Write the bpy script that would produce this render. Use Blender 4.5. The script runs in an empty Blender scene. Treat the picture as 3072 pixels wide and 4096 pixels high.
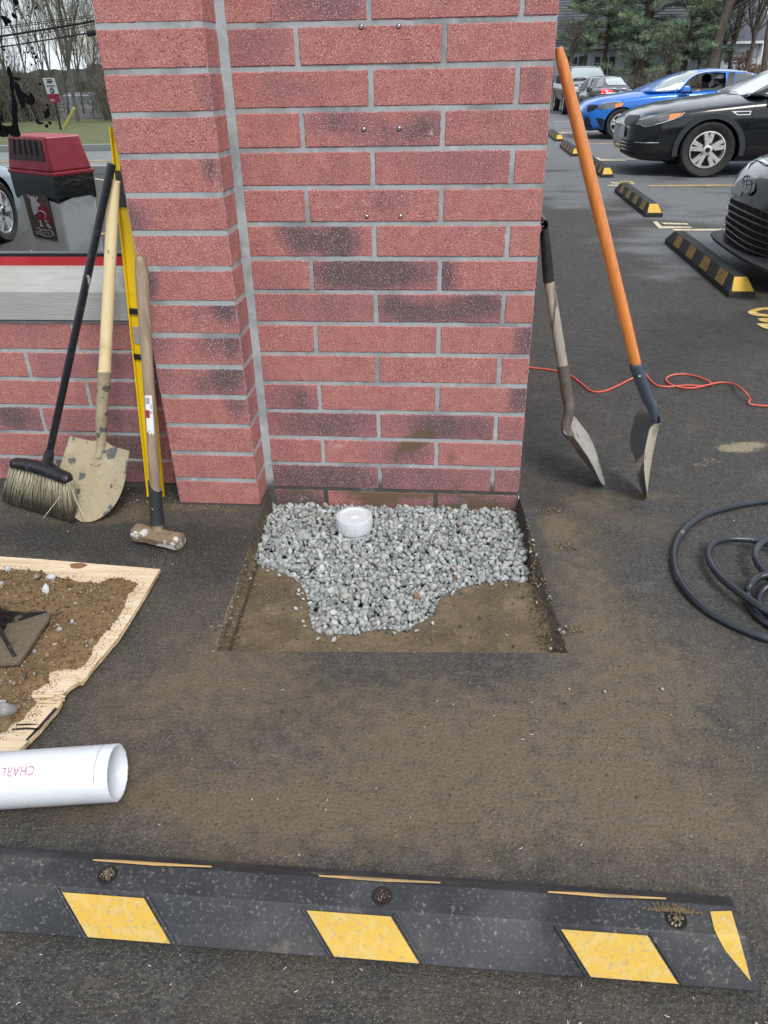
import bpy, bmesh, math, random
import numpy as np
from mathutils import Vector, Matrix, noise as mnoise
from mathutils.bvhtree import BVHTree
from mathutils.geometry import delaunay_2d_cdt
R = math.radians
random.seed(7); rng = np.random.default_rng(7)
scene = bpy.context.scene
col = scene.collection

# ---------------------------------------------------------------- camera
FPX, PITCH, YAW, ROLL = 3020.0, 0.53021, -0.09759, -0.02041
CAM = np.array([0.6461, -2.3836, 1.3146])
cp, sp, cy_, sy_ = math.cos(PITCH), math.sin(PITCH), math.cos(YAW), math.sin(YAW)
_f = np.array([sy_*cp, cy_*cp, -sp]); _r0 = np.array([cy_, -sy_, 0.0]); _u0 = np.cross(_r0, _f)
_r = math.cos(ROLL)*_r0 + math.sin(ROLL)*_u0
_u = -math.sin(ROLL)*_r0 + math.cos(ROLL)*_u0
cd = bpy.data.cameras.new('camera'); cam = bpy.data.objects.new('camera', cd); col.objects.link(cam)
cd.sensor_fit = 'VERTICAL'; cd.sensor_height = 36; cd.sensor_width = 27
cd.lens = FPX/4096*36; cd.clip_start = 0.05; cd.clip_end = 900
cam.matrix_world = Matrix(((_r[0], _u[0], -_f[0], CAM[0]), (_r[1], _u[1], -_f[1], CAM[1]), (_r[2], _u[2], -_f[2], CAM[2]), (0, 0, 0, 1)))
scene.camera = cam

# ---------------------------------------------------------------- sky, sun, exposure
SUN_EL, SUN_AZ = 50, 152          # sun behind the viewer, a little to the right, veiled by thin cloud
w = bpy.data.worlds.new('World'); scene.world = w; w.use_nodes = True
nt = w.node_tree; nt.nodes.clear()
out = nt.nodes.new('ShaderNodeOutputWorld'); bg = nt.nodes.new('ShaderNodeBackground')
sky = nt.nodes.new('ShaderNodeTexSky'); sky.sky_type = 'NISHITA'; sky.sun_disc = False
sky.sun_elevation = R(SUN_EL); sky.sun_rotation = R(SUN_AZ); sky.air_density = 1.0; sky.dust_density = 1.5
tc = nt.nodes.new('ShaderNodeTexCoord'); mp = nt.nodes.new('ShaderNodeMapping'); mp.inputs['Scale'].default_value = (1, 1, 2.4)
nz = nt.nodes.new('ShaderNodeTexNoise'); nz.inputs['Scale'].default_value = 2.6; nz.inputs['Detail'].default_value = 7
cr = nt.nodes.new('ShaderNodeValToRGB'); cr.color_ramp.elements[0].position = .36; cr.color_ramp.elements[1].position = .54
mx = nt.nodes.new('ShaderNodeMixRGB'); mx.inputs[2].default_value = (9.2, 9.8, 10.6, 1)
L = nt.links.new
L(tc.outputs['Generated'], mp.inputs[0]); L(mp.outputs[0], nz.inputs['Vector']); L(nz.outputs['Fac'], cr.inputs[0])
L(cr.outputs[0], mx.inputs[0]); L(sky.outputs[0], mx.inputs[1]); L(mx.outputs[0], bg.inputs[0])
bg.inputs[1].default_value = 0.10; L(bg.outputs[0], out.inputs[0])
sl = bpy.data.lights.new('sun', 'SUN'); sl.energy = 2.0; sl.angle = R(20); sl.color = (1.0, 0.95, 0.88)
so = bpy.data.objects.new('sun', sl); col.objects.link(so)
az = R(SUN_AZ)
sdir = Vector((math.sin(az)*math.cos(R(SUN_EL)), math.cos(az)*math.cos(R(SUN_EL)), math.sin(R(SUN_EL))))
so.rotation_euler = sdir.to_track_quat('Z', 'Y').to_euler()
scene.view_settings.view_transform = 'Standard'; scene.view_settings.look = 'None'
scene.view_settings.exposure = 0.42; scene.view_settings.gamma = 1.0
scene.render.engine = 'CYCLES'

# ---------------------------------------------------------------- measuring helpers (photo pixel -> place)
def ray(x, y): return _f + _r*(x-1536)/FPX - _u*(y-2048)/FPX
def G(x, y, z=0.0):
    d = ray(x, y); return CAM + d*(z-CAM[2])/d[2]
def W(x, y, Y=0.0):
    d = ray(x, y); return CAM + d*(Y-CAM[1])/d[1]
YG = 0.165                                   # plane of the window glass
def WM(x, y, Yv):                            # thing seen mirrored in the glass, at unfolded depth Yv
    q = W(x, y, Yv); return np.array([q[0], 2*YG-Yv, q[2]])
def GM(x, y, z=0.0):
    q = G(x, y, z); return np.array([q[0], 2*YG-q[1], z])

# ---------------------------------------------------------------- materials
def mat(name, base, rough=.7, metal=0.0, layers=(), bump=(), coat=0.0, spec=.5, attr=None, rl=None):
    """layers: (color, scale, lo, hi, fac[, dict]) painted over the base through a noise mask"""
    m = bpy.data.materials.new(name); m.use_nodes = True; t = m.node_tree; n = t.nodes; l = t.links.new
    b = n['Principled BSDF']; b.inputs['Roughness'].default_value = rough; b.inputs['Metallic'].default_value = metal
    b.inputs['Specular IOR Level'].default_value = spec
    b.inputs['Coat Weight'].default_value = coat; b.inputs['Coat Roughness'].default_value = .04
    tcn = n.new('ShaderNodeTexCoord')
    cur = None
    if attr:
        a = n.new('ShaderNodeAttribute'); a.attribute_name = attr; cur = a.outputs['Color']
    def coord(stretch):
        if not stretch: return tcn.outputs['Object']
        k = n.new('ShaderNodeMapping'); k.inputs['Scale'].default_value = stretch
        if len(stretch) > 3: pass
        l(tcn.outputs['Object'], k.inputs[0]); return k.outputs[0]
    def tex(kind, sc, detail, stretch):
        if kind == 'vor':
            v = n.new('ShaderNodeTexVoronoi'); v.inputs['Scale'].default_value = sc; l(coord(stretch), v.inputs['Vector']); return v.outputs['Distance']
        if kind == 'cell':
            v = n.new('ShaderNodeTexVoronoi'); v.inputs['Scale'].default_value = sc; l(coord(stretch), v.inputs['Vector']); return v.outputs['Color']
        if kind == 'wave':
            v = n.new('ShaderNodeTexWave'); v.inputs['Scale'].default_value = sc; v.inputs['Distortion'].default_value = 5; v.inputs['Detail'].default_value = 3
            l(coord(stretch), v.inputs['Vector']); return v.outputs['Fac']
        v = n.new('ShaderNodeTexNoise'); v.inputs['Scale'].default_value = sc; v.inputs['Detail'].default_value = detail
        l(coord(stretch), v.inputs['Vector']); return v.outputs['Fac']
    masks = []
    for ly in layers:
        c, sc, lo, hi, fac = ly[:5]; o = ly[5] if len(ly) > 5 else {}
        f = tex(o.get('k', 'noise'), sc, o.get('d', 3), o.get('s'))
        if 'at' in o:                       # mask grows with a stored vertex channel
            a = n.new('ShaderNodeAttribute'); a.attribute_name = o['at']
            sep = n.new('ShaderNodeSeparateColor'); l(a.outputs['Color'], sep.inputs[0])
            ad = n.new('ShaderNodeMath'); ad.operation = 'MULTIPLY_ADD'; l(f, ad.inputs[0]); ad.inputs[1].default_value = o.get('nm', .6)
            src = sep.outputs[o.get('ch', 0)]
            if o.get('neg'):
                ng = n.new('ShaderNodeMath'); ng.operation = 'MULTIPLY'; ng.inputs[1].default_value = -1; l(src, ng.inputs[0]); src = ng.outputs[0]
            l(src, ad.inputs[2]); f = ad.outputs[0]
        if 'z' in o:                        # mask fades with height: full below z0, none above z1
            sx = n.new('ShaderNodeSeparateXYZ'); l(tcn.outputs['Object'], sx.inputs[0])
            mr = n.new('ShaderNodeMapRange'); l(sx.outputs[2], mr.inputs[0]); mr.inputs[1].default_value = o['z'][0]; mr.inputs[2].default_value = o['z'][1]
            mr.inputs[3].default_value = 1; mr.inputs[4].default_value = 0
            ad = n.new('ShaderNodeMath'); ad.operation = 'MULTIPLY_ADD'; l(f, ad.inputs[0]); ad.inputs[1].default_value = o.get('nm', .6)
            l(mr.outputs[0], ad.inputs[2]); f = ad.outputs[0]
        mr = n.new('ShaderNodeMapRange'); mr.inputs[1].default_value = lo; mr.inputs[2].default_value = hi; mr.inputs[4].default_value = fac
        mr.interpolation_type = 'SMOOTHSTEP'; l(f, mr.inputs[0])
        mxn = n.new('ShaderNodeMixRGB'); l(mr.outputs[0], mxn.inputs[0])
        if cur is None: mxn.inputs[1].default_value = (*base, 1)
        else: l(cur, mxn.inputs[1])
        mxn.inputs[2].default_value = (*c, 1); cur = mxn.outputs[0]; masks.append(mr.outputs[0])
    if cur is None: b.inputs['Base Color'].default_value = (*base, 1)
    else: l(cur, b.inputs['Base Color'])
    if rl:                                  # roughness varies: (scale, lo, hi, stretch)
        f = tex('noise', rl[0], 4, rl[3] if len(rl) > 3 else None)
        mr = n.new('ShaderNodeMapRange'); l(f, mr.inputs[0]); mr.inputs[1].default_value = .35; mr.inputs[2].default_value = .65
        mr.inputs[3].default_value = rl[1]; mr.inputs[4].default_value = rl[2]; l(mr.outputs[0], b.inputs['Roughness'])
    prev = None
    for bp in bump:
        sc, st = bp[:2]; o = bp[2] if len(bp) > 2 else {}
        f = tex(o.get('k', 'noise'), sc, o.get('d', 3), o.get('s'))
        bn = n.new('ShaderNodeBump'); bn.inputs['Strength'].default_value = min(1, st*1.0); bn.inputs['Distance'].default_value = o.get('h', .002)
        l(f, bn.inputs['Height'])
        if prev is not None: l(prev, bn.inputs['Normal'])
        prev = bn.outputs['Normal']
    if prev is not None: l(prev, b.inputs['Normal'])
    return m

# ---------------------------------------------------------------- mesh helpers
def V3(p): return np.array(p, float)
def unit(v): v = np.array(v, float); return v/np.linalg.norm(v)
class MB:
    def __init__(s): s.v = []; s.f = []; s.m = []; s.c = []
    def add(s, vs, fs, mi=0, c=None):
        o = len(s.v); s.v += [tuple(map(float, q)) for q in vs]; s.f += [tuple(o+i for i in f) for f in fs]; s.m += [mi]*len(fs)
        if c is not None: s.c += ([c]*len(vs) if not isinstance(c, list) else c)
        return o
    def box(s, c, d, ax=None, mi=0, col_=None, taper=1.0):
        c = V3(c); A = np.eye(3) if ax is None else np.array(ax, float)
        vs = []
        for k in (-.5, .5):
            tp = taper if k > 0 else 1.0
            for i, j in ((-.5, -.5), (.5, -.5), (.5, .5), (-.5, .5)):
                vs.append(c + A[0]*d[0]*i*tp + A[1]*d[1]*j*tp + A[2]*d[2]*k)
        s.add(vs, [(3, 2, 1, 0), (4, 5, 6, 7), (0, 1, 5, 4), (1, 2, 6, 5), (2, 3, 7, 6), (3, 0, 4, 7)], mi, col_); return s
    def tube(s, pts, rad, n=12, mi=0, cap=True, col_=None, closed=False):
        P = [V3(q) for q in pts]; k = len(P)
        if not hasattr(rad, '__len__'): rad = [rad]*k
        T = []
        for i in range(k):
            a = P[i-1] if (i > 0 or closed) else P[0]; b = P[(i+1) % k] if (i < k-1 or closed) else P[-1]
            t = b-a; T.append(t/(np.linalg.norm(t)+1e-12))
        ref = V3((0, 0, 1)) if abs(T[0][2]) < .9 else V3((1, 0, 0))
        a0 = unit(np.cross(T[0], ref)); vs = []; cs = []
        for i in range(k):
            a0 = a0 - T[i]*np.dot(a0, T[i]); a0 = a0/(np.linalg.norm(a0)+1e-12); b0 = np.cross(T[i], a0)
            for j in range(n):
                th = 2*math.pi*j/n; vs.append(P[i]+rad[i]*(math.cos(th)*a0+math.sin(th)*b0))
                if isinstance(col_, list): cs.append(col_[i])
        fs = []
        for i in range(k if closed else k-1):
            for j in range(n):
                i2 = (i+1) % k
                fs.append((i*n+j, i*n+(j+1) % n, i2*n+(j+1) % n, i2*n+j))
        if cap and not closed: fs += [tuple(range(n-1, -1, -1)), tuple((k-1)*n+j for j in range(n))]
        s.add(vs, fs, mi, cs if isinstance(col_, list) else col_); return s
    def prism(s, poly, d, mi=0, col_=None):
        """poly: 3-D loop, d: extrusion vector"""
        P = [V3(q) for q in poly]; d = V3(d); n = len(P)
        s.add(P+[q+d for q in P], [tuple(range(n)), tuple(range(2*n-1, n-1, -1))]+[(i, i+n, (i+1) % n+n, (i+1) % n) for i in range(n)], mi, col_); return s
    def loft(s, secs, mi=0, cap=True, closed=True, col_=None):
        n = len(secs[0]); vs = [q for sc in secs for q in sc]; fs = []
        for i in range(len(secs)-1):
            for j in range(n if closed else n-1):
                fs.append((i*n+j, i*n+(j+1) % n, (i+1)*n+(j+1) % n, (i+1)*n+j))
        if cap: fs += [tuple(range(n-1, -1, -1)), tuple((len(secs)-1)*n+j for j in range(n))]
        s.add(vs, fs, mi, col_); return s
    def build(s, name, mats, parent=None, smooth=True, ang=35, cname='tint', recalc=False):
        me = bpy.data.meshes.new(name); base = V3(parent_loc(parent)) if parent else V3((0, 0, 0))
        v = np.array(s.v)-base
        me.from_pydata(v.tolist(), [], s.f)
        for m in (mats if isinstance(mats, (list, tuple)) else [mats]): me.materials.append(m)
        if any(s.m): me.polygons.foreach_set('material_index', s.m)
        if s.c:
            ca = me.color_attributes.new(cname, 'FLOAT_COLOR', 'POINT')
            cc = np.ones((len(s.v), 4), np.float32); cc[:, :3] = np.array(s.c)[:, :3]; ca.data.foreach_set('color', cc.ravel())
        if recalc:
            bm = bmesh.new(); bm.from_mesh(me); bmesh.ops.recalc_face_normals(bm, faces=bm.faces); bm.to_mesh(me); bm.free()
        if smooth:
            me.shade_smooth(); me.set_sharp_from_angle(angle=R(ang))
        me.update()
        o = bpy.data.objects.new(name, me); col.objects.link(o)
        if parent: o.parent = parent
        return o
def parent_loc(p):
    q = Vector((0, 0, 0))
    while p: q = q + p.location; p = p.parent
    return q
def bevel(o, wd, seg=2):
    m = o.modifiers.new('bevel', 'BEVEL'); m.width = wd; m.segments = seg; m.limit_method = 'ANGLE'; m.angle_limit = R(30); return o
def tag(o, label=None, cat=None, group=None, kind=None):
    if label: o['label'] = label
    if cat: o['category'] = cat
    if group: o['group'] = group
    if kind: o['kind'] = kind
    return o
def thing(name, label, cat, loc=(0, 0, 0), group=None):
    o = bpy.data.objects.new(name, None); o.empty_display_size = .1; col.objects.link(o); o.location = [float(a) for a in loc]
    return tag(o, label, cat, group)
def smooth_path(pts, n=8, closed=False):
    P = [V3(p) for p in pts]; k = len(P); out = []
    rngk = range(k if closed else k-1)
    for i in rngk:
        p1, p2 = P[i], P[(i+1) % k]
        p0 = P[i-1] if (i > 0 or closed) else p1; p3 = P[(i+2) % k] if (i < k-2 or closed) else p2
        for j in range(n):
            t = j/n
            out.append(.5*((2*p1)+(-p0+p2)*t+(2*p0-5*p1+4*p2-p3)*t*t+(-p0+3*p1-3*p2+p3)*t**3))
    if not closed: out.append(P[-1])
    return out
def nz2(x, y, s=1.0, z=0.0): return mnoise.noise(Vector((x*s, y*s, z)))
def fbm(x, y, s=1.0, o=4, z=0.0):
    a = 0; am = 1
    for i in range(o): a += am*mnoise.noise(Vector((x*s, y*s, z+i*7.3))); s *= 2.1; am *= .5
    return a
def inpoly(x, y, P):
    c = False; n = len(P); j = n-1
    for i in range(n):
        if (P[i][1] > y) != (P[j][1] > y) and x < (P[j][0]-P[i][0])*(y-P[i][1])/(P[j][1]-P[i][1])+P[i][0]: c = not c
        j = i
    return c
def segdist(x, y, P, closed=True):
    A = np.array(P, float); B = np.roll(A, -1, 0)
    if not closed: A = A[:-1]; B = B[:-1]
    d = B-A; t = np.clip(((x-A[:, 0])*d[:, 0]+(y-A[:, 1])*d[:, 1])/((d**2).sum(1)+1e-12), 0, 1)
    return float(np.sqrt(((A[:, 0]+t*d[:, 0]-x)**2+(A[:, 1]+t*d[:, 1]-y)**2).min()))
# rock variants: icospheres clipped by random planes
def rock_variants(k, sub=1, seed=3, clips=9):
    r = np.random.default_rng(seed); outv = []
    bm = bmesh.new(); bmesh.ops.create_icosphere(bm, subdivisions=sub+1, radius=1); V = np.array([v.co[:] for v in bm.verts]); F = [[v.index for v in f.verts] for f in bm.faces]; bm.free()
    for i in range(k):
        v = V.copy()
        for c in range(clips):
            nrm = r.normal(size=3); nrm /= np.linalg.norm(nrm); d = r.uniform(.48, .85)
            h = v@nrm; ov = h > d; v[ov] -= np.outer(h[ov]-d, nrm)
        v *= np.array([1, r.uniform(.62, .92), r.uniform(.5, .75)]); outv.append(v)
    return outv, np.array(F)
def rocks_mesh(name, items, mt, parent=None, sub=1, seed=3, smooth=False, variants=14):
    """items: (pos, radius, color)"""
    Vs, F = rock_variants(variants, sub, seed); r = np.random.default_rng(seed+1)
    n = len(items); nv = len(Vs[0]); AV = np.zeros((n*nv, 3)); AC = np.ones((n*nv, 4), np.float32)
    for i, (p, rad, c) in enumerate(items):
        q = r.normal(size=4); q /= np.linalg.norm(q); a, b, cc, d = q
        M = np.array([[1-2*(cc*cc+d*d), 2*(b*cc-d*a), 2*(b*d+cc*a)], [2*(b*cc+d*a), 1-2*(b*b+d*d), 2*(cc*d-b*a)], [2*(b*d-cc*a), 2*(cc*d+b*a), 1-2*(b*b+cc*cc)]])
        AV[i*nv:(i+1)*nv] = (Vs[i % variants]@M.T)*rad+np.array(p); AC[i*nv:(i+1)*nv, :3] = c
    AF = (F[None]+(np.arange(n)*nv)[:, None, None]).reshape(-1, 3)
    if parent: AV -= V3(parent_loc(parent))
    me = bpy.data.meshes.new(name)
    me.vertices.add(len(AV)); me.vertices.foreach_set('co', AV.ravel())
    me.loops.add(AF.size); me.loops.foreach_set('vertex_index', AF.ravel().astype(np.int32))
    me.polygons.add(len(AF)); me.polygons.foreach_set('loop_start', np.arange(0, AF.size, 3, dtype=np.int32))
    me.update(calc_edges=True); me.validate()
    ca = me.color_attributes.new('tint', 'FLOAT_COLOR', 'POINT'); ca.data.foreach_set('color', AC.ravel())
    me.materials.append(mt)
    if smooth: me.shade_smooth(); me.set_sharp_from_angle(angle=R(28))
    o = bpy.data.objects.new(name, me); col.objects.link(o)
    if parent: o.parent = parent
    return o
D = 3072/1659.0
def bvh_of(objs):
    V = []; F = []
    dg = bpy.context.evaluated_depsgraph_get(); dg.update()
    for o in objs:
        base = parent_loc(o); k = len(V); me = o.data
        V += [tuple(v.co+base) for v in me.vertices]; F += [tuple(k+i for i in p.vertices) for p in me.polygons]
    return BVHTree.FromPolygons(V, F)
def decal_cam(bvh, poly, mt, name, parent, off=.004, step=12, origin=None, rayf=None, maxd=1e9, smooth=True, thick=0):
    """patch lying on a surface: its outline is given in photo pixels, every vertex is dropped on the surface"""
    rayf = rayf or ray; O = Vector(CAM if origin is None else origin)
    P = [Vector(q) for q in poly]; m = []
    for i in range(len(P)):
        a, c = P[i], P[(i+1) % len(P)]; k = max(1, int((c-a).length/step))
        m += [a.lerp(c, j/k) for j in range(k)]
    nb = len(m); xs = [q[0] for q in m]; ys = [q[1] for q in m]
    pts = list(m)
    for x in np.arange(min(xs)+step*.5, max(xs), step):
        for y in np.arange(min(ys)+step*.5, max(ys), step):
            if inpoly(x, y, [(q[0], q[1]) for q in m]) and segdist(x, y, [(q[0], q[1]) for q in m]) > step*.35: pts.append(Vector((x, y)))
    vts, _, fcs, *_r = delaunay_2d_cdt(pts, [], [list(range(nb))], 1, 1e-4)
    out = []
    for q in vts:
        d = Vector(rayf(q[0], q[1])).normalized(); h = bvh.ray_cast(O, d)
        if h[0] is None or h[3] > maxd: out.append(None); continue
        nr = h[1] if h[1].dot(d) < 0 else -h[1]
        out.append(h[0]+nr*off-d*off*.3)
    idx = {}; vs = []
    for i, q in enumerate(out):
        if q is not None: idx[i] = len(vs); vs.append(q)
    fs = [tuple(idx[i] for i in f) for f in fcs if all(i in idx for i in f)]
    if not fs: return None
    b = MB(); b.add(vs, fs); o = b.build(name, mt, parent, smooth=smooth, ang=60)
    return o
# ================================================================ GROUND
MUD = (.088, .070, .047); ASPH = (.047, .044, .041)
m_ground = mat('ground_asphalt', ASPH, .82, layers=[
    ((.040, .038, .036), 2.6, .42, .66, .55, {'d': 10}),
    ((.095, .090, .082), 7, .54, .74, .55, {'d': 10}),
    ((.105, .10, .092), 55, .50, .66, .45, {'d': 6}),
    ((.020, .019, .018), 48, .52, .68, .6, {'d': 6}),
    (MUD, 5, 1.28, 2.15, .82, {'at': 'tint', 'ch': 0, 'nm': 2.2, 'd': 10}),
    ((.165, .125, .078), 24, 1.15, 1.75, .6, {'at': 'tint', 'ch': 0, 'nm': 1.3, 'd': 6}),
    ((.36, .31, .20), 60, .85, 1.25, .75, {'at': 'tint', 'ch': 1, 'nm': .9, 'd': 6}),
    ((.19, .20, .215), 2.2, 1.75, 2.45, .75, {'at': 'tint', 'ch': 2, 'nm': 2.4, 'd': 11, 's': (.6, 1, 1)}),
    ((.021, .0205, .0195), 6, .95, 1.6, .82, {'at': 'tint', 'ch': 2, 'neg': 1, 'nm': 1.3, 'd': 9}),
    ((.14, .132, .115), 150, .54, .68, .65, {'d': 4}),
    ((.018, .017, .015), 130, .54, .70, .6, {'d': 5}),
    ((.34, .33, .29), 330, .66, .74, .7, {'d': 1}),
], bump=[(120, .9, {'h': .006, 'd': 4}), (330, .8, {'h': .003, 'd': 2}), (28, .3, {'h': .004, 'd': 6})],
    rl=(30, .66, .95))
xL = lambda y: .0 - .047*(y+.06)          # left edge of the cut
xR = lambda y: .895 - .0865*y             # right edge of the cut
def uv2xy(u, v):
    y = v + (.055*(u-.0) if v < -.4 else .055*u*max(0, min(1, -v/.4)))*(1 if abs(u) < 4 else 0)
    if -4 < u < 4: x = xL(y)*(1-u)+xR(y)*u if 0 <= u <= 1 else (xL(y)+u*.93 if u < 0 else xR(y)+(u-1)*.93)
    else: x = u*.93
    return x, y
def lin(a, b, st): return list(np.arange(a, b-1e-6, st))
us = [-400, -200, -100, -50, -25, -12, -6, -3.9]+lin(-3.5, -1.6, .3)+lin(-1.6, 0, .02)+lin(0, 1, .02)+lin(1, 2.6, .02)+lin(2.6, 3.9, .1)+[4.2, 6, 9, 14, 25, 50, 100, 200, 400]
vs_ = [-400, -200, -100, -50, -25, -12, -7, -5, -4, -3.3]+lin(-2.8, -2.2, .1)+lin(-2.2, -.9, .02)+lin(-.9, .04, .02)+lin(.04, 2.2, .02)+lin(2.2, 6, .1)+lin(6, 16, .5)+[17, 19, 22, 26, 32, 40, 60, 100, 200, 400]
# mud: (x, y, rx, ry, amount) where it lies on the pavement
MB_ = [(.55, -1.2, 1.3, .75, .52), (-.3, -.9, .8, .6, .18), (.45, -1.15, .55, .22, .16), (.1, -1.0, .22, .16, .35), (.9, -1.2, .35, .25, .45), (.25, -1.38, .5, .1, .45), (1.15, -.8, .22, .35, .38), (-.45, -.2, .25, .09, .75), (-.62, -.29, .2, .05, .7),
       (1.1, -.05, .18, .09, .8), (1.33, .02, .16, .05, .7), (-.05, -.3, .1, .25, .42), (-.1, -.6, .15, .3, .25), (1.05, -.5, .1, .3, .55), (1.6, -.9, .3, .2, .25), (1.2, -1.35, .25, .12, .42), (.7, -1.85, .6, .1, .12), (-.9, -.15, .3, .12, .6), (-.2, -.15, .15, .03, .7), (1.0, -.2, .06, .15, .8), (1.35, -.22, .25, .1, .42),(1.25,.3,.3,.15,.22)]
_sand = [(1.77, .42, .10, .05, .95), (1.86, .47, .08, .035, .7), (1.65, .31, .08, .028, .6), (1.59, .265, .06, .02, .6), (1.38, .52, .03, .02, .4)]
_sheen = [(2.3, 3.6, .5, 1.2, .6), (3.2, 4.4, 1.2, .9, .9), (1.6, 2.4, .35, .5, .35), (3.8, 6.2, 1.5, 1.4, .8), (3.5, 12, 4, 5, 1.0), (2.5, 8, 1.6, 1.5, .6), (4, 22, 9, 10, 1.3)]  # pale patches: sky sheen of the wet lot, painted into the asphalt colour
def gsum(L_, x, y):
    s = 0
    for a in L_: s += a[4]*math.exp(-((x-a[0])/a[2])**2-((y-a[1])/a[3])**2)
    return s
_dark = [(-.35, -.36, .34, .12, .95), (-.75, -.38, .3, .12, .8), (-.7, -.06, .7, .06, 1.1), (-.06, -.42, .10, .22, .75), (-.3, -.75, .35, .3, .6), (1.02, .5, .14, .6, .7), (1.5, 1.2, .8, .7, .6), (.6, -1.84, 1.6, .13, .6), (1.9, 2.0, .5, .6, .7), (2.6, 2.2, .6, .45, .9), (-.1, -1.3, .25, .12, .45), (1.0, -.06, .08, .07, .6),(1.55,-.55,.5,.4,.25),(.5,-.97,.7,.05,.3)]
gv = []; gc = []; gf = []
nu, nv_ = len(us), len(vs_)
for v in vs_:
    for u in us:
        x, y = uv2xy(u, v); near = abs(x) < 4 and -3 < y < 4
        z = 0.0
        if near and not (0 <= round(u, 4) <= 1 and -.95 < v < .1): z = .0016*fbm(x, y, 3.0, 3)+(.0011*fbm(x, y, 28, 2))
        md = gsum(MB_, x, y)+(.16*fbm(x+5, y, 2.6, 4) if near else 0) if near else 0
        gv.append((x, y, z)); gc.append((max(0, md), gsum(_sand, x, y) if near else 0, gsum(_sheen, x, y)-(gsum(_dark, x, y) if near else 0)))
ui = {round(u, 4): i for i, u in enumerate(us)}; iu0 = ui[0.0]; iu1 = ui[1.0]
jv0 = [j for j, v in enumerate(vs_) if abs(v+.9) < 1e-6][0]; jv1 = [j for j, v in enumerate(vs_) if abs(v-.04) < 1e-6][0]
for j in range(nv_-1):
    for i in range(nu-1):
        if iu0 <= i < iu1 and jv0 <= j < jv1: continue
        gf.append((j*nu+i, j*nu+i+1, (j+1)*nu+i+1, (j+1)*nu+i))
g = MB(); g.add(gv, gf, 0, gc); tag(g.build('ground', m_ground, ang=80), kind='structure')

# the shallow cut in the pavement: sides and muddy floor, hollowed where the gravel lies
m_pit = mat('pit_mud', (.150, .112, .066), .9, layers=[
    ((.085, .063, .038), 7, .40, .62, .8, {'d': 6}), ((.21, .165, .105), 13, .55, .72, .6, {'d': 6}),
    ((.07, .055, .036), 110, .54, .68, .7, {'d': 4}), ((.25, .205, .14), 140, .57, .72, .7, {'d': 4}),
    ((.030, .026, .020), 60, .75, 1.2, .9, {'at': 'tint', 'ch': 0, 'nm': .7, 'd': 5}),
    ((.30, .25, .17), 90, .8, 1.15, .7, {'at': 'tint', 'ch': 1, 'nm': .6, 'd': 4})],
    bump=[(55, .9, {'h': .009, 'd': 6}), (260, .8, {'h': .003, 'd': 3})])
zr = lambda px, py, z=-.047: tuple(G(px, py, z)[:2])
z5 = [(275, 95), (262, 160), (235, 250), (205, 335), (240, 370), (330, 405), (400, 435), (430, 475), (440, 520), (445, 580), (465, 640), (520, 668), (600, 662), (680, 655), (740, 640), (800, 645), (860, 655), (900, 620), (975, 580), (985, 520), (1040, 490), (1100, 465), (1180, 448), (1260, 440), (1365, 452), (1372, 380), (1350, 250), (1345, 90)]
GRAV = [zr(800+a/1.037, 1900+b/1.037) for a, b in z5]
GRAV[0] = (-.002, .03); GRAV[-1] = (.905, .03)
pv = []; pc = []; pf = []
NU, NV = 130, 130
for j in range(NV+1):
    v = -.9+.94*j/NV
    for i in range(NU+1):
        u = i/NU; x, y = uv2xy(u, v)
        dl = u*.93; dr = (1-u)*.93; df = (v+.9)
        dd = .046
        rough = .014*fbm(x*1, y, 16, 3)
        e = 1.0
        bk = min(1, max(0, (v+.62)/.2)); wl = (.013+.006*nz2(y, 0, 14)+.004*nz2(y, 5, 60))*(1-.35*bk); wr = (.034+.018*nz2(y, 3, 18)+.010*nz2(y, 9, 60))*(1-.72*bk); wf = .010
        e = min(1, max(0, dl-.002)/wl)**.75*min(1, max(0, dr-.004)/wr)**1.2*min(1, df/wf)
        z = -dd*e+.0022*fbm(x, y, 22, 3)*min(1, e*1.5)
        if dr < .09: z += .006*fbm(x, y, 70, 2)*min(1, e*3)*(1-dr/.09)
        ins = inpoly(x, y, GRAV); ds = segdist(x, y, GRAV)
        if ins: z -= min(.06, ds*2.2)*min(1, e*1.0)
        elif ds < .03: z += .004*(1-ds/.03)*(1 if min(dl, dr) > .04 else 0)
        if v >= -.02: z = min(z, -.09)
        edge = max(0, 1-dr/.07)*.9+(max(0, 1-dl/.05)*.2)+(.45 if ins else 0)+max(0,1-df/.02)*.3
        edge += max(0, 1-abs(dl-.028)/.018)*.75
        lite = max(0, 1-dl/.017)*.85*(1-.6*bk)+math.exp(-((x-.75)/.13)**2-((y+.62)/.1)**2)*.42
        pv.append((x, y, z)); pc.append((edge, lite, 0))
for j in range(NV):
    for i in range(NU):
        a = j*(NU+1)+i; pf.append((a, a+1, a+NU+2, a+NU+1))
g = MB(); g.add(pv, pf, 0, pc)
tag(g.build('pit_floor', m_pit, ang=80), kind='structure')

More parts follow.
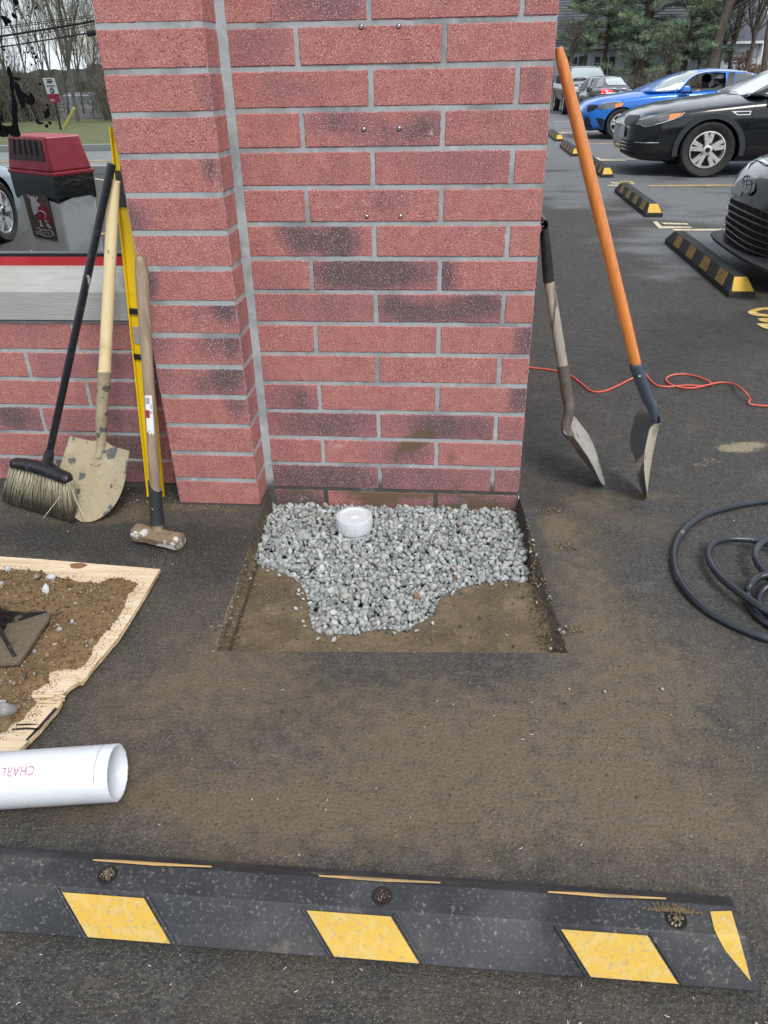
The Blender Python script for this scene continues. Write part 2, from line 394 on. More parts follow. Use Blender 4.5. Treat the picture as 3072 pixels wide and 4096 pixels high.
# gravel: stones dropped on a height map until the hollow is filled
m_gravel = mat('gravel', (.4, .4, .4), .78, attr='tint', layers=[((.56, .59, .59), 130, .52, .70, .5, {'d': 4}), ((.12, .125, .125), 190, .55, .70, .55, {'d': 3})], bump=[(160, .5, {'h': .002, 'd': 4})])
hx0, hx1, hy0, hy1, hs = -.02, .98, -.92, .02, .004
HX = int((hx1-hx0)/hs)+1; HY = int((hy1-hy0)/hs)+1
H = np.full((HX, HY), -.078); ok = np.zeros((HX, HY), bool)
for a in range(HX):
    for b in range(HY):
        ok[a, b] = inpoly(hx0+a*hs, hy0+b*hs, GRAV)
cells = np.argwhere(ok); items = []
palette = [(.34, .37, .36), (.40, .43, .42), (.46, .49, .48), (.27, .30, .29), (.38, .375, .365), (.50, .52, .51), (.31, .34, .345), (.42, .43, .41), (.34, .325, .29), (.22, .24, .235)]
CX, CY = G(1416, 2062, 0)[:2]
tx, ty = np.meshgrid(np.arange(-5, 6), np.arange(-5, 6), indexing='ij')
for it in range(5200):
    best = None
    for q in range(3):
        c = cells[rng.integers(len(cells))]
        h = H[c[0], c[1]]
        if best is None or h < best[0]: best = (h, c)
    h, c = best
    lim = -.047 + (.010 if c[1]*hs+hy0 < -.55 else 0)
    if h > lim: continue
    x = hx0+c[0]*hs+rng.uniform(-.002, .002); y = hy0+c[1]*hs+rng.uniform(-.002, .002)
    if y > -.008 or (x-CX)**2+(y-CY)**2 < .0645**2: continue
    rad = float(np.clip(rng.lognormal(math.log(.0106), .30), .0058, .019))
    if h > lim-.007: rad = min(rad, .0145)
    R_ = rad*.72
    a0, a1 = max(0, c[0]-4), min(HX, c[0]+5); b0, b1 = max(0, c[1]-4), min(HY, c[1]+5)
    gx = hx0+np.arange(a0, a1)[:, None]*hs-x; gy = hy0+np.arange(b0, b1)[None]*hs-y
    d2 = gx**2+gy**2; inn = d2 < R_**2
    if not inn.any(): continue
    zc = float(np.mean(H[a0:a1, b0:b1][inn]))+rad*.50
    top = zc+np.sqrt(np.maximum(0, R_**2-d2))*.72
    H[a0:a1, b0:b1] = np.where(inn, np.maximum(H[a0:a1, b0:b1], top), H[a0:a1, b0:b1])
    k = rng.integers(10) if rng.random() < .5 else rng.integers(0, 8)
    cc = np.array(palette[k])*rng.uniform(.60, 1.04)
    if rng.random() < .004: cc = np.array((.20, .12, .07))
    items.append(((x, y, zc), rad, tuple(cc)))
for i in range(46):                      # strays spilt on the mud beside the bed
    k = rng.integers(4, len(GRAV)-4); q = np.array(GRAV[k])*(1-(f_:=rng.random()))+np.array(GRAV[k+1])*f_; x, y = q[0]+rng.normal(0, .018), q[1]-abs(rng.normal(0, .022))
    if inpoly(x, y, GRAV): continue
    rad = float(rng.uniform(.003, .010)); items.append(((x, y, -.040+rad*.45), rad, tuple(np.array(palette[rng.integers(8)])*rng.uniform(.7, 1.1))))
tag(rocks_mesh('gravel', items, m_gravel, sub=1), kind='stuff')

# white screw-in cleanout plug standing in the gravel
m_pvc = mat('white_pvc', (.60, .63, .66), .32, layers=[((.50, .50, .47), 14, .60, .78, .35, {'d': 5}), ((.35, .35, .33), 90, .70, .80, .5)])
t = thing('cleanout_cap', 'round white plastic pipe plug set in the grey gravel', 'pipe cap', (CX, CY, -.06))
b = MB(); n = 64; rings = []
for rr, z in ((.0560, -.12), (.0560, -.052), (.0605, -.050), (.0615, -.047), (.0615, -.004), (.0600, 0.0), (.0555, .0005), (.0545, -.0015)):
    rings.append([(CX+rr*math.cos(2*math.pi*i/n), CY+rr*math.sin(2*math.pi*i/n), z) for i in range(n)])
b.loft(rings, cap=False)
for k in range(12):
    a = 2*math.pi*k/12+.2; b.box((CX+.0618*math.cos(a), CY+.0618*math.sin(a), -.026), (.0022, .0022, .040), [(math.cos(a), math.sin(a), 0), (-math.sin(a), math.cos(a), 0), (0, 0, 1)])
b.build('collar', m_pvc, t, ang=40)
b = MB(); rings = []
for rr, z in ((.0546, -.004), (.0535, 0.0), (.050, .0002), (.0485, -.003), (.044, -.0085), (.030, -.012), (.001, -.0125)):
    rings.append([(CX+rr*math.cos(2*math.pi*i/n), CY+rr*math.sin(2*math.pi*i/n), z) for i in range(n)])
b.loft(rings, cap=True); lid = b.build('plug', m_pvc, t, ang=50)
b = MB(); b.box((CX, CY, -.0065), (.032, .020, .013), [(math.cos(.3), math.sin(.3), 0), (-math.sin(.3), math.cos(.3), 0), (0, 0, 1)], taper=.85)
bevel(b.build('wrench_lug', m_pvc, lid), .002)

# brown leaf scraps and the light grit over the pavement
m_grit = mat('grit', (.3, .3, .3), .9, attr='tint')
items = []
for i in range(9000):
    x = rng.uniform(-1.0, 2.3); y = rng.uniform(-2.1, 1.2)
    u_ = (x-xL(y))/(xR(y)-xL(y))
    if 0 <= u_ <= 1 and -.92 < y < .1: continue
    if y > -.02 and -1.5 < x < .9: continue
    if -1.65 > y > -1.3 and rng.random() < .5: continue
    rad = float(np.clip(rng.lognormal(math.log(.0012), .42), .0008, .0055))
    rr = rng.random()
    c = (.045, .040, .034) if rr < .42 else (.13, .10, .062) if rr < .84 else (.24, .21, .155) if rr < .975 else (.62, .61, .58)
    items.append(((x, y, rad*.45+.001), rad, c))
for bx, by, n_, sp in ((1.02, -.33, 160, .02), (.985, -.75, 120, .02), (1.0, -.12, 200, .03), (-.15, -.15, 200, .05), (-.7, -.1, 700, .16), (-.45, -.13, 500, .08), (.02, -.8, 60, .02), (-.25, -.5, 60, .04), (1.19, -1.72, 120, .02), (.45, -1.15, 150, .2), (1.1, -1.1, 200, .15),(.35,-1.46,40,.03),(1.02,-1.52,50,.03)):
    for i in range(n_):
        x = rng.normal(bx, sp); y = rng.normal(by, sp*.6)
        if by > -.2 and y > -.02 and x < .9: continue
        if by > -.3 and bx < 0 and y > -.145 and x > -.31: continue
        rad = float(np.clip(rng.lognormal(math.log(.0019), .45), .0008, .007)); rr = rng.random()
        c = (.15, .11, .062) if rr < .6 else (.06, .055, .05) if rr < .85 else (.33, .31, .27)
        items.append(((x, y, rad*.5+.001), rad, c))
# crumbs along the rims and on the floor of the cut
for i in range(4200):
    v = rng.uniform(-.9, -.02); side = rng.random()
    u_ = 1-abs(rng.normal(0, .028)) if side < .62 else abs(rng.normal(0, .02)) if side < .8 else rng.random()
    x, y = uv2xy(u_, v)
    if inpoly(x, y, GRAV): continue
    dl = u_*.93; dr = (1-u_)*.93; e = min(1, dl/.034)*min(1, dr/.032)
    rad = float(np.clip(rng.lognormal(math.log(.0021), .55), .0008, .010)); rr = rng.random()
    c = (.14, .105, .06) if rr < .55 else (.05, .045, .04) if rr < .9 else (.36, .34, .3)
    items.append(((x, y, -.040*e+rad*.4), rad, c))
tag(rocks_mesh('grit', items, m_grit, sub=0, variants=8), kind='stuff')
# white shavings curled on the asphalt
b = MB()
for i in range(70):
    x = rng.uniform(-.2, 1.6); y = rng.uniform(-1.95, -1.68) if rng.random() < .7 else rng.uniform(-1.5, -.95)
    a = rng.uniform(0, 6.28); ln = rng.uniform(.003, .008); cvt = rng.uniform(-.9, .9); pts = []
    for k in range(5): pts.append((x+ln*k/4*math.cos(a+cvt*k/4), y+ln*k/4*math.sin(a+cvt*k/4), .0022+.0007*math.sin(k)))
    b.tube(pts, .0005, 4)
tag(b.build('plastic_shavings', mat('shaving', (.8, .8, .78), .6)), kind='stuff')
# ================================================================ BUILDING
ZC = .1016
m_brick = mat('brick', (.410, .160, .138), .85, layers=[
    ((.36, .122, .115), 30, .42, .66, .8, {'d': 5}),
    ((.50, .21, .20), 16, .52, .72, .6, {'d': 5}),
    ((.30, .115, .125), 11, .50, .75, .6, {'d': 4, 's': (1, 1, .6)}),
    ((.30, .120, .130), 10, .52, 1.0, .85, {'at': 'tint', 'ch': 0, 'nm': .75, 'd': 7, 's': (1.6, 1, .8)}),
    ((.088, .068, .072), 13, .78, 1.62, .92, {'at': 'tint', 'ch': 0, 'nm': .85, 'd': 8, 's': (1.8, 1, .7)}),
    ((.22, .085, .085), 200, .55, .66, .6, {'d': 2}),
    ((.70, .47, .45), 280, .585, .66, .68, {'d': 2}),
    ((.070, .022, .022), 260, .63, .675, .85, {'d': 1, 's': (1, 1, .9)}),
    ((.115, .082, .045), 24, .80, 1.35, .88, {'at': 'tint', 'ch': 1, 'nm': .75, 'd': 7}),
    ((.62, .50, .50), 60, .9, 1.15, .55, {'at': 'tint', 'ch': 2, 'nm': .6, 'd': 5}),
], bump=[(240, .8, {'h': .002, 'd': 2}), (60, .4, {'h': .003, 'd': 4})])
m_mortar = mat('mortar', (.345, .37, .38), .9, layers=[((.17, .18, .18), 7, .44, .70, .75, {'d': 10}), ((.46, .49, .51), 25, .56, .74, .6, {'d': 6}),
    ((.045, .042, .038), 10, 1.02, 1.25, .93, {'z': (-.02, .20), 'nm': .75, 'd': 5})], bump=[(260, .5, {'h': .0012}), (40, .5, {'h': .002})])
# burnt patches: photo spot (x, y) on the 1659-wide picture, radii there, strength; each stays inside the brick it lies on
BURN_WALL = [(700, 15, 95, 30, .75), (540, 95, 75, 50, .62), (600, 190, 60, 30, .45), (700, 190, 60, 30, .3), (1155, 190, 25, 45, .75), (740, 262, 70, 25, .75), (880, 300, 80, 22, .7), (925, 262, 30, 22, .7),
    (1050, 360, 90, 35, .42), (900, 350, 60, 30, .3), (765, 450, 60, 25, .35), (860, 430, 50, 20, .4), (640, 505, 38, 34, .82), (742, 520, 33, 36, .95), (700, 530, 45, 22, .6), (740, 590, 65, 24, 1.0), (850, 590, 70, 24, 1.1), (965, 600, 22, 34, 1.05), (600, 590, 45, 30, .35),
    (930, 680, 95, 24, .85), (1040, 650, 45, 22, .8), (850, 650, 22, 20, .7), (700, 665, 120, 30, .38), (1135, 735, 22, 34, 1.1), (620, 860, 40, 30, .75), (675, 870, 30, 22, .45), (1122, 865, 20, 34, 1.1), (700, 915, 120, 30, 1.0), (900, 915, 60, 32, .55), (1000, 925, 70, 26, .8), (1105, 930, 30, 20, .45),
    (840, 970, 80, 30, .5), (900, 985, 60, 20, .4), (620, 970, 50, 25, .25), (700, 1035, 130, 30, .95), (900, 1040, 120, 25, .35), (1095, 1030, 40, 40, .5), (640, 1080, 60, 12, .8), (850, 1085, 90, 12, .5), (1050, 1090, 90, 16, .5)]
MUD_WALL = [(905, 950, 26, 14, .8), (880, 962, 26, 12, .8), (855, 990, 18, 14, .7), (925, 938, 18, 10, .8), (975, 985, 16, 14, .7), (890, 920, 10, 8, .4), (700, 1050, 120, 8, .3), (900, 1064, 200, 5, .5), (1000, 1090, 60, 8, .35), (820, 1085, 40, 8, .5), (985, 1040, 20, 20, .4)]
PALE_WALL = [(845, 160, 22, 12, .35), (930, 157, 7, 7, 1), (932, 285, 8, 7, 1), (690, 358, 8, 4, 1), (930, 367, 12, 5, .9), (924, 415, 5, 5, .8), (850, 540, 25, 14, .5), (960, 520, 20, 12, .4), (690, 970, 60, 22, .4), (740, 960, 40, 20, .4), (1060, 985, 60, 18, .5), (650, 1075, 30, 14, .7), (750, 590, 50, 10, .3)]
BURN_PIL = [(450, 190, 22, 50, .45), (420, 110, 15, 30, .3), (452, 362, 17, 26, 1.1), (290, 475, 24, 34, 1.0), (340, 470, 22, 22, .3), (325, 605, 18, 32, 1.0), (490, 665, 28, 22, 1.05), (430, 680, 20, 16, .3), (492, 735, 28, 30, .95), (345, 735, 26, 28, .5), (430, 745, 24, 22, .4), (500, 805, 32, 34, 1.1), (440, 830, 30, 20, .6), (350, 810, 22, 26, .55), (512, 870, 24, 30, 1.0), (300, 620, 10, 20, .5), (520, 1000, 26, 26, .35)]
BURN_LEFT = [(45, 905, 40, 26, .8), (10, 890, 30, 20, .6), (290, 850, 60, 30, .7), (95, 785, 18, 24, .4), (150, 790, 22, 22, .4), (255, 780, 50, 26, .6), (250, 720, 60, 28, .4), (270, 905, 40, 26, .7), (150, 905, 60, 25, .4), (280, 960, 50, 26, 1.0), (200, 955, 60, 26, .5), (200, 1000, 160, 26, .8), (40, 1000, 60, 20, .5), (60, 720, 70, 28, .3)]
def to3(L_, Y, keys=('x', 'z')):
    o = []
    for a, b_, ra, rb, s in L_:
        q = W(a*D, b_*D, Y); q2 = W((a+ra)*D, b_*D, Y); q3 = W(a*D, (b_+rb)*D, Y)
        o.append((q[0], q[2], abs(q2[0]-q[0])*1.35, abs(q3[2]-q[2])*1.6, s*.95))
    return o
def blob(L_, x, z, bx):
    s = 0
    for a in L_:
        if bx and not (bx[0] <= a[0] <= bx[1] and bx[2] <= a[1] <= bx[3]): continue
        s += a[4]*math.exp(-(((x-a[0])/a[2])**2+((z-a[1])/a[3])**2)**1.3)
    return s
def brick(mb, o, U, Nn, wd, ht, ch, px=None):
    """one brick face: o lower-left on the wall plane, U along, Nn outward; ch(x_along, z) -> tint"""
    o = V3(o); U = V3(U); Nn = V3(Nn); Z = V3((0, 0, 1)); b_ = .0042
    nx = max(3, int(wd/.022)); nz_ = 6; vs = []; cs = []; lx = random.uniform(-.0009, .0009)
    for j in range(nz_+3):
        for i in range(nx+3):
            fi = (i-1)/nx; fj = (j-1)/nz_
            edge = i in (0, nx+2) or j in (0, nz_+2)
            a = b_ + (wd-2*b_)*min(1, max(0, fi)); c = b_+(ht-2*b_)*min(1, max(0, fj)); d = lx
            if i == 0: a = 0
            if i == nx+2: a = wd
            if j == 0: c = 0
            if j == nz_+2: c = ht
            if edge: d = -.0055; jit = .0036
            else: jit = .0006; d += random.uniform(-.0003, .0003)
            p0 = o+U*a
            a += jit*nz2(p0[0]*60+j*3, p0[2]*60+c*90+i, 1.0)*1.6; c += jit*nz2(a*70, o[2]*50+j, 1.0, 3.1)*1.6
            p = o+U*a+Z*c+Nn*d; vs.append(p); cs.append(ch(a, p[2]))
    n = nx+3; fs = [(j*n+i, j*n+i+1, (j+1)*n+i+1, (j+1)*n+i) for j in range(nz_+2) for i in range(n-1)]
    # skirt into the mortar
    mb.add(vs, fs, 0, cs)
bw, mw, pw = to3(BURN_WALL, 0), to3(MUD_WALL, 0), to3(PALE_WALL, 0)
bp_ = to3(BURN_PIL, -.139); bl = to3(BURN_LEFT, 0)
bld = thing('restaurant_building', 'red brick restaurant with a brick pier, stone sill and mirrored window', 'building', (0.3, 0.5, 0))
wb = MB(); MODW = .4004; J = .0096
def wall_row(k, xs, burn, o_y=0.0, mudz=True):
    z0 = (14-k-1)*ZC+J/2; ht = ZC-J
    for a, c in zip(xs[:-1], xs[1:]):
        x0 = a+J/2 if a != xs[0] else a; x1 = c-J/2 if c != xs[-1] else c
        bx = (a, c, z0-.005, z0+ht+.005); base = max(-.2, random.gauss(.06, .16))
        def ch(t, z, x0=x0, bx=bx, base=base):
            x = x0+t
            md = blob(mw, x, z, None)*1.0 + max(0, min(.13, .16-z))*1.5*(1 if x > 0 else .6) + (.62 if z < .0 else 0)*(.5+nz2(x*7, z*30, 1))
            return (blob(burn, x, z, bx)+base+(.45 if z < .0 else .2 if z < .11 else 0), md, blob(pw, x, z, None))
        brick(wb, (x0, o_y, z0), (1, 0, 0), (0, -1, 0), x1-x0, ht, ch)
for k in range(-9, 16):
    xs = [.008, .5*MODW, 1.5*MODW, .8954] if k % 2 == 0 else [.008, MODW, 2*MODW, .8954]
    wall_row(k, xs, bw)
wb.build('brick_wall', m_brick, bld, ang=25); wb = MB()
# wall under the window, left of the pier
jx = {9: W(109, 1454)[0], 10: W(351, 1570)[0], 11: W(169, 1673)[0], 8: W(292, 1331)[0]}
for k in range(8, 15):
    x0 = jx.get(k, jx[9] if k % 2 else jx[10]); xs = [x0+i*MODW for i in range(-6, 4)]; xs = [a for a in xs if -2.6 < a < -.34]+[-.294]
    if k == 8:
        z0 = 5*ZC+J/2
        for a, c in zip(xs[:-1], xs[1:]):
            brick(wb, (a+J/2, 0, z0), (1, 0, 0), (0, -1, 0), c-a-J, .604-z0, lambda t, z, a=a, c=c: (blob(bl, a+t, z, (a, c, 5*ZC, 7*ZC))+.1, 0, 0))
    else:
        wall_row(k, xs, bl)
wb.build('brick_wall', m_brick, bld, ang=25); wb = MB()
# return of the wall round the right corner
for k in range(-9, 16):
    z0 = (13-k)*ZC+J/2; off = .092 if k % 2 == 0 else .30
    ys = [.006, off]+[off+MODW*i for i in range(1, 8)]
    for a, c in zip(ys[:-1], ys[1:]):
        brick(wb, (.8954, a+(J/2 if a > .01 else 0), z0), (0, 1, 0), (1, 0, 0), c-a-J, ZC-J, lambda t, z: (.15, max(0, .1-z)*2, 0))
wb.build('brick_wall', m_brick, bld, ang=25)
# mortar bodies sit 3 mm behind the brick faces
mo = MB()
mo.box((.4464, 7.0, 1.9), (.892, 13.994, 4.4)); mo.build('mortar', m_mortar, bld, smooth=False)
mo = MB()
def mplane(mb, x0, x1, z0, z1, y, nx, nz_):
    vs = []
    for j in range(nz_+1):
        for i in range(nx+1):
            x = x0+(x1-x0)*i/nx; z = z0+(z1-z0)*j/nz_
            vs.append((x, y-.0012*fbm(x, z, 25, 3), z))
    mb.add(vs, [(j*(nx+1)+i, j*(nx+1)+i+1, (j+1)*(nx+1)+i+1, (j+1)*(nx+1)+i) for j in range(nz_) for i in range(nx)])
mplane(mo, -.01, .894, -.25, 2.1, .0032, 120, 300)
mo.build('mortar', m_mortar, bld, ang=80); mo = MB()
mplane(mo, -2.6, -.28, -.1, .611, .0032, 200, 60)
mo.build('mortar', m_mortar, bld, ang=80)
mo = MB(); mo.box((-1.45, 1.6, .30), (2.3, 3.18, .60)); mo.box((-3.6, 1.6, 1.05), (2.0, 3.18, 2.1)); mo.build('mortar', m_mortar, bld, smooth=False)
# pier
pb = MB(); PX0, PX1, PY = -.2995, -.0115, -.1390
for k in range(-9, 14):
    z0 = (13-k)*ZC+J/2; ht = ZC-J; rnd = max(-.15, random.gauss(.05, .13))
    bx = (PX0-.05, PX1+.03, z0-.006, z0+ht+.006)
    xo = random.uniform(-.0015, .0015)
    brick(pb, (PX0+xo, PY, z0), (1, 0, 0), (0, -1, 0), PX1-PX0-xo, ht, lambda t, z: (blob(bp_, PX0+t, z, bx)+rnd, max(0, .05-z)*3, 0))
    ed = max(0, blob(bp_, PX1-.015, z0+ht/2, bx))
    brick(pb, (PX1, PY+.0005, z0), (0, 1, 0), (1, 0, 0), .1255, ht, lambda t, z: (ed*.8*max(0, 1-t/.14)+.06+rnd*.5, max(0, .06-z)*2, 0))
    brick(pb, (PX0, PY+.0005, z0), (0, 1, 0), (-1, 0, 0), .13, ht, lambda t, z: (.1, 0, 0))
pier = pb.build('brick_pier', m_brick, bld, ang=25)
mo = MB(); mo.box(((PX0+PX1)/2, PY/2-.0005+.0022, .95), (PX1-PX0-.0045, -PY-.0045+.004, 1.98)); mo.build('mortar', m_mortar, pier, smooth=False)
# the thick joint in the inner corner
b = MB(); secs = []
for i in range(240):
    z = -.12+2.1*i/239; a = .0015*nz2(z, 1, 30); c = .0015*nz2(z, 5, 45)
    secs.append([(PX1-.003, -.018+a, z), (.000+a*.5, -.0085+c*.6, z), (.0115+a, -.0015, z), (.0115, .004, z), (PX1-.003, .004, z)])
b.loft(secs); b.build('corner_joint', m_mortar, bld, ang=50)
# stone sill
m_stone = mat('limestone', (.34, .345, .34), .8, layers=[((.28, .285, .285), 8, .45, .66, .6, {'s': (1, 4, 18), 'd': 6}), ((.44, .445, .44), 12, .55, .7, .5, {'s': (1.2, 3, 30), 'd': 6}), ((.13, .14, .15), 140, .63, .72, .6), ((.30, .29, .27), 4, .5, .7, .5)],
    bump=[(14, .4, {'s': (1, 1, 14), 'h': .004, 'd': 5}), (200, .3)])
zs0, zs1 = W(200, 1280, -.015)[2], W(200, 1165, -.015)[2]; zs2 = W(200, 1063, YG-.035)[2]
b = MB(); b.prism([(-2.6, -.015, zs0), (-2.6, .20, zs0), (-2.6, .20, zs2+.004), (-2.6, YG-.035, zs2), (-2.6, -.009, zs1+.002), (-2.6, -.015, zs1-.003)], (2.6-.2945, 0, 0))
b.build('window_sill', m_stone, bld, smooth=False, recalc=True)
# window
win = thing('window', None, None, (0, 0, 0)); win.parent = bld; win.location = (-1.2-.3, YG-.5, zs2)
m_red = mat('red_frame_paint', (.36, .018, .028), .38, layers=[((.50, .05, .06), 9, .5, .7, .4)])
m_gask = mat('black_gasket', (.010, .012, .016), .35)
z1 = W(200, 1034, YG-.033)[2]
b = MB(); b.box((-1.45, YG-.013, (zs2+z1)/2+.001), (2.306, .04, z1-zs2+.004)); b.box((-2.55, YG-.013, zs2+.7), (.05, .04, 1.4-.1)); b.build('frame', m_red, win, smooth=False)
b = MB(); b.box((-1.45, YG-.008, z1+.008), (2.306, .022, .012)); b.build('gasket', m_gask, win, smooth=False)
m_glass = bpy.data.materials.new('mirrored_glass'); m_glass.use_nodes = True
gb = m_glass.node_tree.nodes['Principled BSDF']; gb.inputs['Base Color'].default_value = (.86, .90, .90, 1); gb.inputs['Metallic'].default_value = 1; gb.inputs['Roughness'].default_value = .004
b = MB(); b.box((-1.42, YG+.003, z1+.75), (2.25, .006, 1.5)); b.build('glass', m_glass, win, smooth=False)
# dark interior side and head above
b = MB(); b.box((-1.45, 1.7, 1.5), (2.3, 3.0, 1.3)); b.build('back_room', m_gask, bld, smooth=False)
b = MB(); b.box((-3.2, 7.0, 3.15), (7.6, 13.9, 2.0)); b.build('upper_wall', m_brick, bld, smooth=False)
# black drips stuck on the glass (photo points / 3.016)
m_drip = mat('black_drips', (.003, .004, .005), .9, spec=.1)
def gl(x, y): q = W(x/3.016, y/3.016, YG-.0005); return (q[0], YG-.0012, q[2])
drips = [[(95, 800), (125, 840), (160, 960), (165, 1110), (140, 1120), (120, 1050), (118, 950), (85, 870)], [(140, 1130), (175, 1160), (205, 1300), (215, 1500), (242, 1640), (150, 1645), (95, 1600), (60, 1520), (145, 1500), (140, 1250)],
    [(178, 980), (225, 1030), (300, 1180), (300, 1260), (275, 1315), (225, 1210), (185, 1080)], [(325, 1180), (370, 1140), (415, 1190), (415, 1250), (370, 1270), (320, 1240)], [(275, 1110), (330, 1150), (320, 1190), (290, 1150)], [(350, 1100), (385, 1130), (390, 1165), (360, 1130)],
    [(565, 1310), (590, 1310), (600, 1395), (565, 1425), (530, 1415), (545, 1365)], [(445, 1430), (470, 1465), (520, 1480), (505, 1500), (460, 1495), (430, 1460)], [(590, 1460), (618, 1485), (605, 1505), (585, 1485)], [(545, 1500), (580, 1510), (575, 1540), (550, 1535)],
    [(160, 0), (215, 0), (220, 50), (190, 65), (165, 30)], [(0, 200), (50, 190), (130, 250), (120, 280), (60, 290), (30, 240)], [(140, 150), (165, 160), (205, 200), (190, 225), (150, 205)], [(0, 1380), (15, 1480), (20, 1560), (0, 1560)], [(15, 1330), (35, 1400), (40, 1480), (18, 1430)], [(0,1520),(60,1520),(100,1600),(90,1650),(0,1640)]]
dots = [(480, 1015, 14), (530, 1355, 12), (570, 1270, 14), (585, 1283, 8), (605, 90, 0), (385, 580, 14), (435, 690, 20), (410, 645, 16), (380, 778, 12), (432, 765, 11), (335, 632, 12), (290, 632, 10), (305, 745, 9), (78, 690, 9), (78, 750, 10), (50, 600, 14), (45, 560, 12), (340, 85, 10), (435, 92, 17), (325, 185, 10), (258, 175, 9), (198, 110, 12), (295, 1003, 7), (322, 1055, 7), (375, 1453, 10), (20, 1280, 10), (185, 945, 18), (210, 955, 16), (235, 950, 14), (478, 915, 7), (455, 740, 9), (75, 290, 18), (110, 255, 14), (390, 690, 8), (250, 610, 9), (170, 820, 8)]
def wob(poly, amp=4):
    P = smooth_path([(a, b_, 0) for a, b_ in poly], 4, closed=True); return [(q[0]+rng.normal(0, amp*.35), q[1]+rng.normal(0, amp*.35)) for q in P]
for pl in drips:
    b = MB(); b.prism([gl(*q) for q in wob(pl)], (0, -.0006, 0)); b.build('paint_drip', m_drip, win, smooth=False, recalc=True)
for x, y, r_ in dots:
    if r_ == 0: continue
    b = MB(); b.prism([gl(x+r_*math.cos(t)*rng.uniform(.75, 1.15), y+r_*1.15*math.sin(t)*rng.uniform(.8, 1.15)) for t in np.linspace(0, 6.28, 11)[:-1]], (0, -.0006, 0)); b.build('paint_drip', m_drip, win, smooth=False, recalc=True)
# six metal anchors in the bricks
m_zinc = mat('zinc', (.55, .56, .56), .35, metal=1.0, layers=[((.05, .05, .05), 300, .55, .65, .8)])
m_hole = mat('dark_hole', (.015, .012, .012), .9)
for x, z in ((.378, 1.4138), (.4785, 1.4133), (.3778, 1.1688), (.478, 1.1695), (.3788, .9353), (.4801, .9356)):
    b = MB(); k = 20
    prof = ((.0064, .001), (.0064, -.0022), (.0052, -.0026), (.0046, -.0008)) 
    b.loft([[(x+r_*math.cos(6.2832*i/k), yy, z+r_*math.sin(6.2832*i/k)) for i in range(k)] for r_, yy in prof], cap=False)
    a = b.build('anchor', m_hole, bld)
    b = MB(); b.loft([[(x+r_*math.cos(6.2832*i/k), yy, z+r_*math.sin(6.2832*i/k)) for i in range(k)] for r_, yy in ((.0050, .0), (.0048, -.0030), (.003, -.0042), (.0028, -.001), (.0005, -.0008))], cap=False)
    b.build('screw', m_zinc, a)
# ================================================================ TOOLS AGAINST THE PIER (left)
def lerp(a, b, t): return V3(a)+(V3(b)-V3(a))*t
def frame(d, across):
    d = unit(d); a = unit(V3(across)-d*np.dot(across, d)); n = np.cross(d, a); return d, a, n
def blade_mesh(mb, O, d, a, n, Ln, hw, cup=.03, bend=.0, th=.0022, ridge=.012, nsx=30, nt=24, step=True, lip=0):
    """digging blade: O top centre, d down the blade, a across, n out of the hollow side"""
    top = []; bot = []
    for i in range(nsx+1):
        s = i/nsx; w_ = hw(s)
        r1 = []; r2 = []
        for j in range(nt+1):
            t = -1+2*j/nt; x = t*w_
            tt = x/(hw(.2)+1e-9)
            z = cup*(tt*tt)*(1-.55*s)+bend*s*s
            z -= cup*.25
            rg = ridge*math.exp(-(x/.016)**2)*max(0, 1-s/.52)**.8
            z += rg
            sh = 0
            if step and i == 0: sh = -.010*(1-math.exp(-((abs(t)-.0)/.25)**2))+.0
            p = V3(O)+d*(s*Ln+ (.012*abs(t) if False else 0))+a*x+n*z
            if step and s < .08: p = p + d*(-.016*math.exp(-(x/.022)**2)*(1-s/.08))
            if lip and s < .05: p = p + n*(lip*(1-s/.05)*min(1, max(0, (abs(x)-.03)/.02)))
            r1.append(p+n*th*.5); r2.append(p-n*th*.5)
        top.append(r1); bot.append(r2)
    m = nt+1
    vs = [p for r_ in top for p in r_]+[p for r_ in bot for p in r_]; off = (nsx+1)*m; fs = []; f2 = []
    for i in range(nsx):
        for j in range(nt):
            q = i*m+j; fs.append((q, q+1, q+m+1, q+m)); f2.append((off+q+m, off+q+m+1, off+q+1, off+q))
    for i in range(nsx):
        q = i*m; fs.append((q, q+m, off+q+m, off+q)); q = i*m+nt; fs.append((q+m, q, off+q, off+q+m))
    for j in range(nt):
        fs.append((j+1, j, off+j, off+j+1)); q = nsx*m+j; fs.append((q, q+1, off+q+1, off+q))
    o_ = mb.add(vs, fs); mb.f += [tuple(o_+i for i in f) for f in f2]; mb.m += [1]*len(f2)
def round_point(w0, w1=None):
    w1 = w1 or w0
    def f(s):
        if s < .35: return w0+(w1-w0)*s/.35
        q = (s-.35)/.65; return w1*max(.0001, (1-q**2.3))**.62
    return f
# --- push broom style upright broom
m_blackpl = mat('black_plastic', (.012, .013, .016), .38, layers=[((.20, .19, .17), 22, .67, .74, .8, {'d': 4}), ((.05, .05, .055), 60, .55, .7, .5)])
m_pole = mat('black_pole', (.010, .012, .018), .28, layers=[((.42, .42, .40), 26, .70, .735, .9, {'d': 4, 's': (1, 1, .45)}), ((.04, .045, .055), 50, .55, .7, .6)])
YB = -.255
hl, hr, hs_ = W(50, 1848, -.195), W(280, 1916, -.300), W(186, 1868, -.245)
pt = W(447, 655, -.145)
t = thing('broom', 'black handled broom with worn pale bristles standing left of the muddy shovel', 'broom', (hs_[0], hs_[1], 0))
b = MB(); k = 22
ax = unit(pt-hs_)
pts = [lerp(hs_-ax*.01, pt, i/k) for i in range(k+1)]
b.tube(pts, .0118, 16); b.build('handle', m_pole, t)
b = MB(); b.tube([hs_-ax*.015, hs_+ax*.0, hs_+ax*.05, hs_+ax*.056], [.024, .0185, .0165, .0145], 16); 
